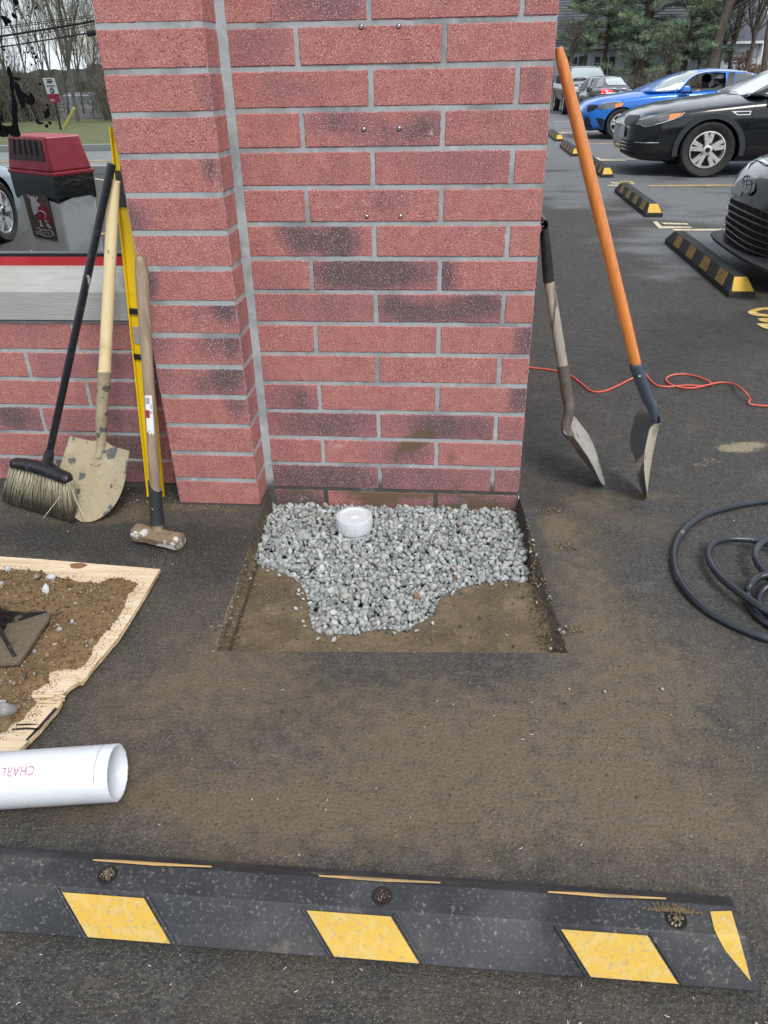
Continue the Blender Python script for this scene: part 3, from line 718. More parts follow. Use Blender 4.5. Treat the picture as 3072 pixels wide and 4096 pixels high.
b.box(hs_+V3((.028, 0, -.0)), (.012, .012, .055), frame(ax, (1, 0, 0))[::1] and [V3((.8, 0, .6)), V3((0, 1, 0)), V3((-.6, 0, .8))]); b.build('socket', m_blackpl, t, recalc=True)
b = MB(); secs = []; dH = hr-hl
dd_, aa_, nn_ = frame(dH, (0, 1, 0))       # aa_: depth axis, nn_: roughly down/up
if nn_[2] < 0: nn_ = -nn_
for i in range(25):
    s = i/24; c = lerp(hl, hr, s)+nn_*(.012*math.sin(math.pi*s)); e = min(1, s/.03+.45, (1-s)/.04+.55); hd = .0205*e; hh = .0125*e*(1+.25*math.sin(math.pi*s))
    secs.append([c+aa_*x+nn_*z for x, z in ((-hd, -hh), (-hd*1.08, -hh*.2), (-hd*.85, hh*.75), (-hd*.45, hh*1.1), (hd*.45, hh*1.1), (hd*.85, hh*.75), (hd*1.08, -hh*.2), (hd, -hh))])
b.loft(secs); b.build('head', m_blackpl, t, ang=40)
m_bris = mat('bristles', (.5, .45, .3), .75, attr='tint')
b = MB(); bl0, br0 = G(22, 2008, .0), G(305, 2092, .0)
for i in range(2100):
    s = random.random(); q = random.uniform(-1, 1); s = min(.985, max(.015, s))
    tuft = round(s*17)/17; s0 = tuft+(s-tuft)*.45
    p0 = lerp(hl, hr, s0)+aa_*q*.014-nn_*.010
    base = lerp(bl0, br0, s)+V3((random.gauss(0, .004), q*.024, 0)); base[2] = .003+abs(random.gauss(0, .006))+.012*(abs(q))
    if random.random() < .010: base = base+V3((random.gauss(.02, .04), random.gauss(0, .02), .0))
    mid = lerp(p0, base, .5)+V3((random.gauss(0, .003), random.gauss(0, .003)+q*.006, 0))
    g0 = random.uniform(.75, 1.12)
    cr_ = V3((.60, .56, .41))*g0; dk = V3((.13, .115, .085))*g0
    fl = min(1, max(0, random.gauss(.42, .18)))
    cs = [tuple(cr_), tuple(cr_), tuple(cr_*(1-fl)+dk*fl), tuple(dk), tuple(dk*.7)]
    P = smooth_path([p0, mid, base], 2)
    b.tube(P, [.0011, .0011, .0011, .0010, .0008], 3, cap=False, col_=cs)
for (a0, a1, a2) in (((272, 1950), (230, 2000), (172, 2075)), ((285, 1940), (300, 1990), (340, 2075))):
    P = smooth_path([W(*a0, YB-.035), W(*a1, YB-.05), W(*a2, YB-.07)], 4); b.tube(P, .0009, 4, col_=(.72, .68, .5))
b.build('bristles', m_bris, t, ang=180)

# --- round point shovel, yellow handle
m_yel = mat('cream_handle', (.84, .69, .40), .42, layers=[((.85, .72, .45), 30, .45, .65, .5, {'s': (1, 1, .2)}), ((.20, .17, .10), 40, .655, .70, .8, {'d': 6, 's': (1, 1, .35)}), ((.45, .36, .2), 12, .6, .75, .5, {'d': 6})])
m_mudsteel = mat('muddy_steel', (.36, .305, .20), .75, layers=[((.29, .24, .15), 20, .45, .65, .6, {'d': 6}), ((.47, .42, .31), 9, .52, .68, .6, {'d': 6}), ((.060, .075, .09), 22, .565, .61, .88, {'d': 12}), ((.10, .08, .05), 130, .6, .7, .5), ((.55,.55,.5),260,.68,.74,.4)], bump=[(60, .5, {'h': .002, 'd': 5})])
tip = G(336, 2088, 0); Otop = W(408, 1775, -.150)
up_ = W(456, 723, -.120)
t = thing('digging_shovel', 'round point shovel with cream handle and dried mud over its blade', 'shovel', (tip[0], tip[1], 0))
d, a, n = frame(tip-Otop, (1, 0, -.13))
if n[1] > 0: n = -n
b = MB(); blade_mesh(b, Otop, d, a, n, np.linalg.norm(tip-Otop), round_point(.104, .112), cup=.030, bend=.02, ridge=.016)
b.build('blade', [m_mudsteel, m_mudsteel], t, ang=60, recalc=False)
sx1 = W(404, 1700, -.148); sx2 = W(418, 1500, -.143)
hd = unit(up_-sx2)
b = MB(); P = smooth_path([Otop+d*.05+n*.003, Otop+d*.0+n*.004, sx1, lerp(sx1, sx2, .5), sx2, sx2+hd*.012], 5)
rr = [float(np.interp(i/(len(P)-1), [0, .2, .4, .7, .97, 1], [.010, .015, .0185, .0205, .021, .0225])) for i in range(len(P))]
b.tube(P, rr, 16); b.build('socket', m_mudsteel, t)
b = MB(); b.tube([lerp(sx2, up_, s) for s in np.linspace(-.0, 1, 20)], [float(np.interp(s, [0, .1, .6, 1], [.0195, .0195, .0178, .0175])) for s in np.linspace(0, 1, 20)], 18); b.build('handle', m_yel, t)

# --- yellow spirit level
m_lev = mat('yellow_paint', (.80, .56, .008), .35, layers=[((.55, .36, .01), 16, .6, .72, .6, {'d': 5}), ((.35, .3, .2), 90, .68, .75, .6)])
lt = W(444, 509, -.010); lb1 = G(592, 1968, 0.006); lb2 = G(655, 2003, .004)
t = thing('spirit_level', 'long yellow spirit level with black grips leaning behind the sledgehammer', 'level', (lb2[0], lb2[1], 0))
ltc = lt+V3((.027, 0, 0)); dl_ = unit(ltc-(lb1+lb2)/2); wv_ = unit(V3((1, -.15, 0))); wa = unit(wv_-dl_*np.dot(wv_, dl_)); na = np.cross(dl_, wa)
Lc0 = (lb1+lb2)/2; Ln = np.linalg.norm(ltc-Lc0)
ws = .054
b = MB()
for s_ in (-1, 1): b.box(Lc0+dl_*Ln/2+wa*s_*ws/2, (.004, .024, Ln), [wa, na, dl_])
b.box(Lc0+dl_*Ln/2, (ws-.006, .005, Ln-.002), [wa, na, dl_])
body = b.build('beam', m_lev, t, smooth=False); bevel(body, .0007, 1)
for s_, nm in ((.86, 'grip'), (.43, 'grip'), (.555, 'grip')):
    b = MB(); b.box(Lc0+dl_*Ln*s_, (ws-.001+.007, .021, .10 if s_ > .8 else .018), [wa, na, dl_]); bevel(b.build(nm, m_blackpl, t, smooth=False), .002, 2)
b = MB(); b.box(Lc0+dl_*Ln*.49, (ws*.75, .012, .055), [wa, na, dl_]); b.build('vial_window', mat('vial', (.35, .33, .33), .2), t, smooth=False)
b = MB(); b.box(Lc0+dl_*.004, (ws+.003, .026, .008), [wa, na, dl_]); b.build('end_cap', m_lev, t, smooth=False)

# --- sledgehammer
m_wood = mat('worn_ash', (.30, .225, .155), .7, layers=[((.19, .14, .10), 8, .42, .66, .75, {'s': (6, 6, .35), 'd': 8}), ((.42, .34, .25), 14, .52, .70, .5, {'s': (6, 6, .3), 'd': 6}), ((.10, .075, .055), 10, .66, .76, .6, {'d': 5, 's': (1, 1, .4)})], bump=[(40, .5, {'s': (8, 8, .4), 'h': .001})])
m_head = mat('muddy_iron', (.185, .135, .085), .8, layers=[((.26, .20, .13), 30, .45, .66, .6, {'d': 6}), ((.58, .58, .56), 24, .545, .585, .8, {'d': 12}), ((.09, .06, .04), 60, .56, .7, .6)], bump=[(45, .8, {'h': .004, 'd': 5})])
hA, hB = G(545, 2128, .035), G(722, 2168, .028)
hc = (hA+hB)/2; ht = W(563, 1026, -.205)
hx = W(624, 2080, hc[1]+.0)
t = thing('sledgehammer', 'sledgehammer with wooden handle and muddy iron head resting on the ground', 'sledgehammer', (hc[0], hc[1], 0))
dx, up2, fr = unit(hB-hA), None, None
hup = unit(ht-hc); fr = unit(np.cross(dx, hup)); up2 = np.cross(fr, dx)
b = MB(); secs = []; L2 = np.linalg.norm(hB-hA)/2+.006
for s, q in ((-1, .55), (-.985, .80), (-.93, .97), (-.80, 1.0), (-.55, .98), (-.42, .92), (-.15, .97), (.15, .97), (.42, .92), (.55, .98), (.80, 1.0), (.93, .97), (.985, .80), (1, .55)):
    r_ = .030*q; ring = []
    for k in range(16):
        th = 2*math.pi*k/16; oc = 1+.045*math.cos(4*th*2); ring.append(hc+dx*s*L2+fr*math.cos(th)*r_*oc*1.02+up2*math.sin(th)*r_*oc*.98+V3((0, 0, .0015*nz2(s*3, th, 2))))
    secs.append(ring)
b.loft(secs); b.build('head', m_head, t, ang=40)
b = MB(); Lh = np.linalg.norm(ht-hc); hp = []; hr_ = []
P0 = hc
for s in np.linspace(0, 1, 26):
    hp.append(lerp(P0, ht, s)); hr_.append(float(np.interp(s, [0, .25, .6, .93, .985, 1], [.0165, .0175, .0172, .0200, .0195, .015])))
secs = []
ha = unit(V3((1, .1, 0))-hup*np.dot((1, .1, 0), hup)); hb = np.cross(hup, ha)
for p, r_ in zip(hp, hr_): secs.append([p+ha*math.cos(2*math.pi*k/20)*r_*.95+hb*math.sin(2*math.pi*k/20)*r_*1.15 for k in range(20)])
b.loft(secs); b.build('handle', m_wood, t, ang=50)
m_guard = mat('rubber_guard', (.018, .02, .024), .6, layers=[((.36, .30, .19), 26, .61, .66, .85, {'d': 6}), ((.05, .055, .06), 40, .5, .7, .5)])
b = MB(); secs = []
g0, g1 = .045/Lh, .168/Lh
for i, s in enumerate(np.linspace(g0, g1, 10)):
    q = 1.18+.10*math.exp(-((s-g0)*Lh/.015)**2); c = lerp(P0, ht, s); ring = []
    for k in range(20):
        th = 2*math.pi*k/20; cut = (.020*math.cos(th+.3)) if i == 9 else 0
        ring.append(c+hup*(-cut if i == 9 else 0)+ha*math.cos(th)*.0175*q+hb*math.sin(th)*.0195*q)
    secs.append(ring)
b.loft(secs); b.build('guard', m_guard, t, ang=50)
# paper label on the handle
m_paper = mat('paper_label', (.66, .66, .66), .6, layers=[((.30, .25, .20), 45, .60, .66, .8, {'d': 5})])
m_ink = mat('ink', (.03, .03, .04), .6); m_maroon = mat('maroon_ink', (.30, .012, .04), .5)
camdir = unit(CAM-lerp(P0, ht, .45)); vx = unit(np.cross(hup, camdir)); vx = -vx if vx[0] < 0 else vx; vn = np.cross(vx, hup); vn = vn if np.dot(vn, camdir) > 0 else -vn
def on_handle(s, ang, ex=.0006):
    c = lerp(P0, ht, s); r_ = float(np.interp(s, [0, .25, .6, .93], [.0165, .0175, .0172, .02]))
    e = vx*math.sin(ang)+vn*math.cos(ang)
    return c+e*(r_*math.hypot(.95*np.dot(e, ha), 1.15*np.dot(e, hb))/1.0+ex)
def wrap_patch(mb, s0, s1, a0, a1, ex, ns=8, na=6, ragged=0):
    vs = []
    for i in range(ns+1):
        for j in range(na+1):
            s = s0+(s1-s0)*i/ns; aa = a0+(a1-a0)*j/na
            if ragged and i in (0,): s += random.uniform(0, ragged)
            vs.append(on_handle(s, aa, ex))
    mb.add(vs, [(i*(na+1)+j, i*(na+1)+j+1, (i+1)*(na+1)+j+1, (i+1)*(na+1)+j) for i in range(ns) for j in range(na)])
b = MB(); wrap_patch(b, .392, .535, -.75, .40, .0007, 12, 8, .02); lab = b.build('paper_label', m_paper, t)
b = MB(); wrap_patch(b, .455, .483, -.72, -.12, .0011); b.build('label_print', m_maroon, lab)
b = MB()
for i in range(9): s = .505+i*.0026; wrap_patch(b, s, s+.0012, -.62, -.02, .0011, 1, 5)
for i in range(4): s = .488+i*.004; wrap_patch(b, s, s+.0012, .02, .30, .0011, 1, 3)
b.build('label_print', m_ink, lab)
# ================================================================ PLYWOOD, DIRT, PIPE, WHEEL STOP (front)
z6 = lambda x, y: (x/1.8433, 2150+y/1.8433)
PZ = .022
m_ply = mat('plywood', (.66, .53, .36), .7, layers=[((.50, .38, .23), 6, .46, .66, .75, {'s': (1.0, 22, 1), 'd': 9}), ((.74, .66, .52), 5, .48, .64, .6, {'s': (.8, 12, 1), 'd': 8}), ((.30, .22, .15), 7, .60, .74, .55, {'s': (2, 16, 1), 'd': 7}), ((.12, .07, .05), 70, .66, .72, .7, {'s': (1, 3, 1)}), ((.30,.29,.27),6,.56,.72,.4,{'d':6})], bump=[(18, .5, {'s': (1.5, 14, 1), 'h': .0015, 'd': 5})])
outl = [(-420, 95), (0, 140), (300, 160), (600, 185), (900, 210), (1180, 232), (1010, 520), (870, 740), (680, 960), (605, 1065), (575, 1062), (560, 1072), (520, 1100), (480, 1138), (465, 1160), (470, 1182), (340, 1212), (150, 1200), (30, 1188), (150, 1206), (340, 1219), (455, 1203), (425, 1262), (380, 1310), (300, 1405), (215, 1492), (130, 1580), (20, 1690), (-420, 1950)]
t = thing('plywood_sheet', 'splintered plywood sheet heaped with brown soil at the left edge', 'plywood board', (-.6, -.8, 0))
top = [G(*z6(*q), PZ) for q in outl]
loop2 = [Vector((q[0], q[1])) for q in top]
vts, _, fcs, *_x = delaunay_2d_cdt(loop2, [], [list(range(len(loop2)))], 1, 1e-5)
b = MB(); TH = .0115
n = len(vts); vs = [(v[0], v[1], PZ) for v in vts]+[(v[0], v[1], PZ-TH) for v in vts]
b.add(vs, [tuple(f) for f in fcs]+[tuple(n+i for i in reversed(f)) for f in fcs])
b.build('panel', m_ply, t, smooth=False)
# layered edge of the sheet
m_plyedge = mat('ply_edge', (.60, .46, .27), .8, layers=[((.24, .16, .09), 170, .45, .6, .8, {'s': (.08, .08, 1), 'd': 2}), ((.09, .06, .04), 12, .58, .7, .6, {'d': 5})])
b = MB()
ed = []
for i in range(len(top)-1):
    m_ = max(1, int(np.linalg.norm(top[i+1]-top[i])/.006)) if 1 <= i <= 15 or i >= 20 else 1
    for k in range(m_): ed.append(lerp(top[i], top[i+1], k/m_))
ed.append(top[-1])
vs = []
for i, p in enumerate(ed):
    for k in range(6):
        j = .0012 if 0 < k < 5 else .0004
        vs.append((p[0]+.0006+random.uniform(-j, j), p[1]-.0003+random.uniform(-j, j), PZ+.0004-(TH+.0008)*k/5))
b.add(vs, [(i*6+k, (i+1)*6+k, (i+1)*6+k+1, i*6+k+1) for i in range(len(ed)-1) for k in range(5)])
b.build('ply_edge', m_plyedge, t, smooth=False)
# splinters and the black scorched strip
b = MB()
for (x0, y0, x1, y1, w0) in ((60, 1182, 400, 1172, 14), (0, 1176, 240, 1200, 8), (300, 1160, 466, 1150, 12), (420, 1165, 480, 1178, 10), (250, 1215, 410, 1216, 9), (560, 1048, 606, 1062, 12), (390, 1140, 470, 1128, 8)):
    p0, p1 = G(*z6(x0, y0), PZ+.002), G(*z6(x1, y1), PZ+.004); sd = unit(np.cross(p1-p0, (0, 0, 1)))*w0/1.8433/1500
    b.prism([p0, p0+sd*.2, lerp(p0, p1, .6)+sd, p1+sd*.8, p1-sd*.7, lerp(p0, p1, .5)-sd], (0, 0, .0022))
b.build('splinter', m_ply, t, smooth=False, recalc=True)
b = MB()
for pl in (((425, 1262), (300, 1405), (200, 1500), (190, 1490), (285, 1390), (405, 1255)), ((90, 1410), (200, 1400), (290, 1408), (280, 1420), (190, 1416), (85, 1422)), ((120, 1376), (220, 1372), (290, 1378), (215, 1384), (120, 1386))):
    b.prism([G(*z6(*q), PZ+.0006) for q in pl], (0, 0, .0006))
b.build('scorch_mark', mat('scorch', (.012, .008, .014), .6), t, smooth=False, recalc=True)
kq = G(*z6(575, 208), PZ+.0006)
b = MB(); b.prism([(kq[0]+.026*math.cos(a)*(1+.12*math.sin(3*a)), kq[1]+.015*math.sin(a), PZ+.0004) for a in np.linspace(0, 6.28, 22)[:-1]], (0, 0, .0006))
b.build('knot', mat('knot', (.30, .15, .075), .7, layers=[((.12, .05, .03), 90, .35, .6, .8, {'k': 'wave'})]), t, smooth=False, recalc=True)
# soil heap: a height field inside its outline
soil = [(-400, 200), (0, 232), (100, 240), (200, 240), (330, 258), (380, 278), (500, 305), (620, 330), (720, 336), (800, 305), (920, 298), (1030, 345), (960, 430), (925, 520), (890, 600), (800, 690), (700, 830), (650, 940), (590, 985), (385, 1003), (380, 1060), (340, 1105), (250, 1160), (240, 1172), (300, 1215), (240, 1290), (200, 1330), (100, 1410), (0, 1470), (-400, 1650)]
SO = [tuple(G(*z6(*q), PZ)[:2]) for q in soil]
m_soil = mat('soil', (.185, .122, .060), .95, layers=[((.115, .072, .034), 14, .44, .66, .7, {'d': 7}), ((.26, .18, .095), 45, .54, .70, .6, {'d': 4}), ((.07, .045, .025), 120, .56, .7, .6, {'d': 3})], bump=[(110, 1.0, {'h': .006, 'd': 5}), (45, .8, {'h': .01, 'd': 4})])
x0, x1 = min(q[0] for q in SO), max(q[0] for q in SO); y0, y1 = min(q[1] for q in SO), max(q[1] for q in SO)
x0 = max(x0, -.95); st = .0042; nx, ny = int((x1-x0)/st)+2, int((y1-y0)/st)+2; HS = {}
bare = [G(*z6(330, 715), PZ)[:2], G(*z6(370, 815), PZ)[:2], G(*z6(420, 790), PZ)[:2], G(*z6(300, 700), PZ)[:2]]
def soilz(x, y):
    if not inpoly(x, y, SO): return None
    d_ = segdist(x, y, SO)
    h = .020*(1-math.exp(-(d_+.002)/.02))+.012*(1-math.exp(-d_/.15))
    h += .0036*fbm(x, y, 26, 4)+.0022*fbm(x, y, 95, 3)*min(1, d_/.01)
    for bx, by in bare: h -= .030*math.exp(-((x-bx)/.018)**2-((y-by)/.009)**2)*(1+.6*nz2(x, y, 60))
    h -= .004*max(0, 1-d_/.006)
    if nz2(x, y, 55)*.007+d_ < .004: return None
    return PZ+max(-.0015, h-.004)
idx = {}; vs = []
for i in range(nx):
    for j in range(ny):
        z = soilz(x0+i*st, y0+j*st)
        if z is not None: idx[(i, j)] = len(vs); vs.append((x0+i*st+rng.uniform(-.001, .001), y0+j*st+rng.uniform(-.001, .001), z))
fs = [(idx[(i, j)], idx[(i+1, j)], idx[(i+1, j+1)], idx[(i, j+1)]) for (i, j) in idx if (i+1, j) in idx and (i+1, j+1) in idx and (i, j+1) in idx]
b = MB(); b.add(vs, fs); tag(b.build('soil_heap', m_soil, ang=180), kind='stuff')
items = []
for i in range(9500):
    x = rng.uniform(x0, x1); y = rng.uniform(y0, y1); z = soilz(x, y)
    if z is None: continue
    rad = float(np.clip(rng.lognormal(math.log(.0025), .55), .0012, .013)); rr = rng.random()
    c = (.19, .125, .062) if rr < .5 else (.10, .064, .032) if rr < .78 else (.24, .17, .09) if rr < .95 else (.30, .30, .29)
    items.append(((x, y, z+rad*.35), rad, c))
for i in range(900):      # crumbs spilled on the bare wood
    k = rng.integers(1, len(SO)-1); q = lerp((*SO[k], 0), (*SO[k-1], 0), rng.random()); x = q[0]+abs(rng.normal(0, .012)); y = q[1]+rng.normal(0, .012)
    if inpoly(x, y, [(p[0], p[1]) for p in top]): items.append(((x, y, PZ+.001), float(rng.uniform(.0008, .002)), (.14, .09, .045)))
tag(rocks_mesh('soil_crumbs', items, m_grit, sub=0, variants=8), kind='stuff')
m_stn = mat('stones', (.3, .3, .3), .75, attr='tint', layers=[((.55, .55, .53), 40, .56, .7, .45, {'d': 5}), ((.10, .09, .08), 60, .58, .7, .5)], bump=[(60, .5, {'h': .003})])
stones = [((275, 283), .022, (.20, .155, .10), 'brown rounded stone on the soil at the top of the board'), ((368, 300), .017, (.50, .53, .55), 'pale grey chip standing beside the round brown stone'), ((335, 378), .020, (.50, .52, .53), 'largest pale grey chip lying on the soil'), ((545, 272), .009, (.48, .50, .52), 'grey chip on the bare wood near the knot'),
    ((825, 442), .006, (.20, .23, .24), 'dark grey pebble near the right rim of the soil'), ((530, 622), .010, (.36, .36, .36), 'pale angular pebble in the middle of the soil'), ((755, 653), .005, (.22, .24, .25), 'small grey pebble near the sheet edge'), ((345, 733), .006, (.20, .23, .25), 'grey pebble beside the bare wood patch'),
    ((255, 842), .008, (.22, .23, .24), 'grey pebble under the tamper corner'), ((375, 960), .005, (.05, .045, .06), 'small black pebble on the soil'), ((180, 1030), .009, (.06, .065, .075), 'black pebble in the lower soil'), ((105, 1070), .011, (.25, .17, .09), 'tan round clod in the lower soil'), ((148, 1070), .007, (.24, .16, .085), 'smaller tan clod beside the larger tan one'),
    ((255, 1080), .007, (.30, .22, .12), 'pale tan clod low on the soil'), ((60, 235), .013, (.46, .46, .45), 'pale stone at the top left of the soil'), ((40, 1258), .030, (.24, .235, .24), 'large flat grey stone on the lower left soil'), ((670, 765), .012, (.22, .155, .085), 'brown clod near the sheet edge'), ((20,1210),.016,(.3,.29,.28),'grey stone touching the large flat one')]
for (px, rad, c, lab) in stones:
    q = G(*z6(*px), PZ+.02); z = soilz(q[0], q[1]) or PZ
    o = rocks_mesh('stone', [((0, 0, 0), rad, c)], m_stn, sub=1, seed=int(px[0]*7+px[1]), smooth=False, variants=1)
    q = G(*z6(*px), z+rad*.4); o.location = q; tag(o, lab, 'stone', 'loose stones on the soil')

# hand tamper foot (iron plate with ribs) lying on the soil
m_tamp = mat('sooty_iron', (.125, .100, .068), .85, layers=[((.07, .055, .04), 30, .48, .66, .6, {'d': 6}), ((.20, .165, .11), 90, .56, .7, .6)], bump=[(90, .7, {'h': .003, 'd': 4})])
m_tampb = mat('black_iron', (.010, .010, .011), .45, layers=[((.13, .105, .07), 60, .56, .66, .8, {'d': 5}), ((.05, .06, .085), 12, .6, .75, .5)], bump=[(90, .7, {'h': .003, 'd': 4})])
TZ = .066
tc = G(*z6(372, 548), TZ); tb = G(*z6(130, 918), TZ); tl = G(*z6(-130, 560), TZ); tl2 = G(*z6(-110, 935), TZ)
ctr = G(*z6(0, 690), TZ)
t = thing('hand_tamper', 'soil coated iron tamper plate with raised ribs lying on the dirt', 'tamper', (ctr[0], ctr[1], PZ))
b = MB(); b.prism([tl, tc, G(*z6(365, 585), TZ), G(*z6(150, 905), TZ), tb, tl2], (0, 0, -.012)); bevel(b.build('plate', m_tamp, t, smooth=False, recalc=True), .002)
b = MB()
def rib(p, q, h0, h1, w_=.006):
    p, q = V3(p), V3(q); s_ = unit(np.cross(q-p, (0, 0, 1)))*w_
    vs = [p-s_, p+s_, q+s_*.8, q-s_*.8]; tp = [p-s_*.6+V3((0, 0, h0)), p+s_*.6+V3((0, 0, h0)), lerp(p, q, .5)+s_*.5+V3((0, 0, (h0*.35+h1*.65))), q+s_*.5+V3((0, 0, h1)), q-s_*.5+V3((0, 0, h1)), lerp(p, q, .5)-s_*.5+V3((0, 0, (h0*.35+h1*.65)))]
    b.add([p-s_, p+s_, lerp(p, q, .5)+s_, q+s_, q-s_, lerp(p, q, .5)-s_]+tp, [(0, 1, 7, 6), (1, 2, 8, 7), (2, 3, 9, 8), (3, 4, 10, 9), (4, 5, 11, 10), (5, 0, 6, 11), (6, 7, 8, 11), (8, 9, 10, 11)])
rib(G(*z6(0, 640), TZ), G(*z6(350, 556), TZ), .050, .004)
rib(G(*z6(0, 690), TZ), G(*z6(110, 880), TZ), .030, .004, .005)
b.tube([ctr+V3((-.02, .01, 0)), ctr+V3((-.02, .01, .05)), ctr+V3((-.03, .01, .12))], .03, 20)
b.build('rib', m_tampb, t, smooth=False, recalc=True)

# white drain pipe with the start of its printed name
e0 = V3((-.012, -1.372, .081)); axp = unit(V3((-1, -.10, -.065))); RP = .0572; RI = .0512
# end ring plane is square to the axis
ux = axp; uy = unit(np.cross((0, 0, 1), ux)); uz = np.cross(ux, uy); uy = uy if uy[1] < 0 else -uy
t = thing('drain_pipe', 'cut white plastic drain pipe lying in the left foreground, open end facing right', 'pipe', (e0[0]-.2, e0[1], 0))
b = MB(); n = 96; prof = [(0.0, RP-.0008), (.0012, RP), (.7, RP)]; secs = []
def ring(s, r_): return [e0+ux*s+(uy*math.cos(2*math.pi*k/n)+uz*math.sin(2*math.pi*k/n))*r_ for k in range(n)]
secs = [ring(.34, RI), ring(.3, RI), ring(.05, RI), ring(.0006, RI), ring(0, RI+.0006), ring(0, RP-.0010), ring(.0012, RP), ring(.05, RP), ring(.3, RP), ring(.34, RP)]
for sc in (secs[3], secs[4], secs[5], secs[6]):
    for k in range(n): sc[k] = sc[k]+ux*(.0012*nz2(k*.5, 2, 1)+.0007*nz2(k*2.7, 5, 1))
b.loft(secs, cap=False)
m_pipe = mat('pipe_white', (.66, .70, .745), .28, layers=[((.60, .61, .60), 3, .55, .72, .5, {'s': (3, 9, 9), 'd': 6}), ((.30, .31, .30), 12, .66, .74, .5, {'s': (3, 1, 1), 'd': 7}), ((.55, .46, .30), 6, .64, .74, .5, {'s': (6, 1, 1), 'd': 7})])
pb_ = b.build('tube', m_pipe, t, ang=60, recalc=True)
b = MB(); pts = [e0+ux*(.026+.0016*nz2(k*.4, 9, 1))+(uy*math.cos(a)+uz*math.sin(a))*(RP+.0001) for k, a in enumerate(np.linspace(.55, 2.2, 50))]
b.tube(pts, [.0004+.0004*abs(nz2(k*1.1, 4, 1)) for k in range(50)], 4); b.build('pencil_line', m_ink, t)
fc = bpy.data.curves.new('t', 'FONT'); fc.body = 'CHARL'; fc.size = .026; fc.space_character = 1.12
fo = bpy.data.objects.new('t', fc); col.objects.link(fo); dg = bpy.context.evaluated_depsgraph_get(); fm = bpy.data.meshes.new_from_object(fo.evaluated_get(dg)); bpy.data.objects.remove(fo)
bm = bmesh.new(); bm.from_mesh(fm); bmesh.ops.triangulate(bm, faces=bm.faces)
for _i in range(3): bmesh.ops.subdivide_edges(bm, edges=[e for e in bm.edges if e.calc_length() > .004], cuts=1)
TV = [v.co[:] for v in bm.verts]; TF = [tuple(v.index for v in f.verts) for f in bm.faces]; bm.free()
wid = max(v[0] for v in TV)
# upside down seen from the viewer: starts at the right, reads towards the left
A0 = None
tgt = G(143, 3078, .12)                     # right end of the word (start of C)
s0 = np.dot(tgt-e0, ux); rel = tgt-e0-ux*s0
ang0 = math.atan2(np.dot(rel, uz), np.dot(rel, uy))-.10
b = MB(); vs = []
for v in TV:
    s = s0+v[0]*.76; an = ang0-(v[1]-.012)/RP
    vs.append(e0+ux*s+(uy*math.cos(an)+uz*math.sin(an))*(RP+.00035))
b.add(vs, TF); b.build('lettering', mat('magenta_print', (.48, .13, .24), .5, layers=[((.75, .72, .78), 120, .52, .64, .7)]), t, ang=180)

# parking block in the foreground
m_rub = mat('black_rubber', (.023, .025, .030), .62, layers=[((.060, .062, .070), 6, .42, .70, .7, {'d': 11}), ((.085, .077, .066), 11, .50, .74, .5, {'d': 12, 's': (.7, 1, 1)}), ((.20, .18, .15), 70, .67, .74, .5, {'d': 12}), ((.20, .185, .16), 140, .60, .70, .6, {'d': 3}), ((.24, .21, .16), 9, .64, .72, .5, {'d': 13}), ((.10, .10, .11), 130, .56, .7, .6, {'d': 3}), ((.010, .011, .013), 5, .55, .7, .5)], bump=[(200, .5, {'h': .0012}), (30, .4, {'h': .002, 'd': 4})], rl=(5, .45, .75))
m_ylw = mat('yellow_reflector', (.60, .38, .055), .6, layers=[((.58, .43, .17), 60, .46, .62, .6, {'d': 8}), ((.34, .30, .22), 170, .54, .66, .65, {'d': 4}), ((.25, .20, .12), 70, .60, .74, .5, {'d': 9}), ((.70, .48, .10), 8, .5, .7, .5)], bump=[(160, .4, {'h': .0008})])
m_orange = mat('orange_strip', (.46, .29, .11), .6, layers=[((.20, .15, .09), 12, .45, .65, .7, {'d': 7}), ((.25, .18, .12), 40, .58, .7, .6, {'d': 5})])
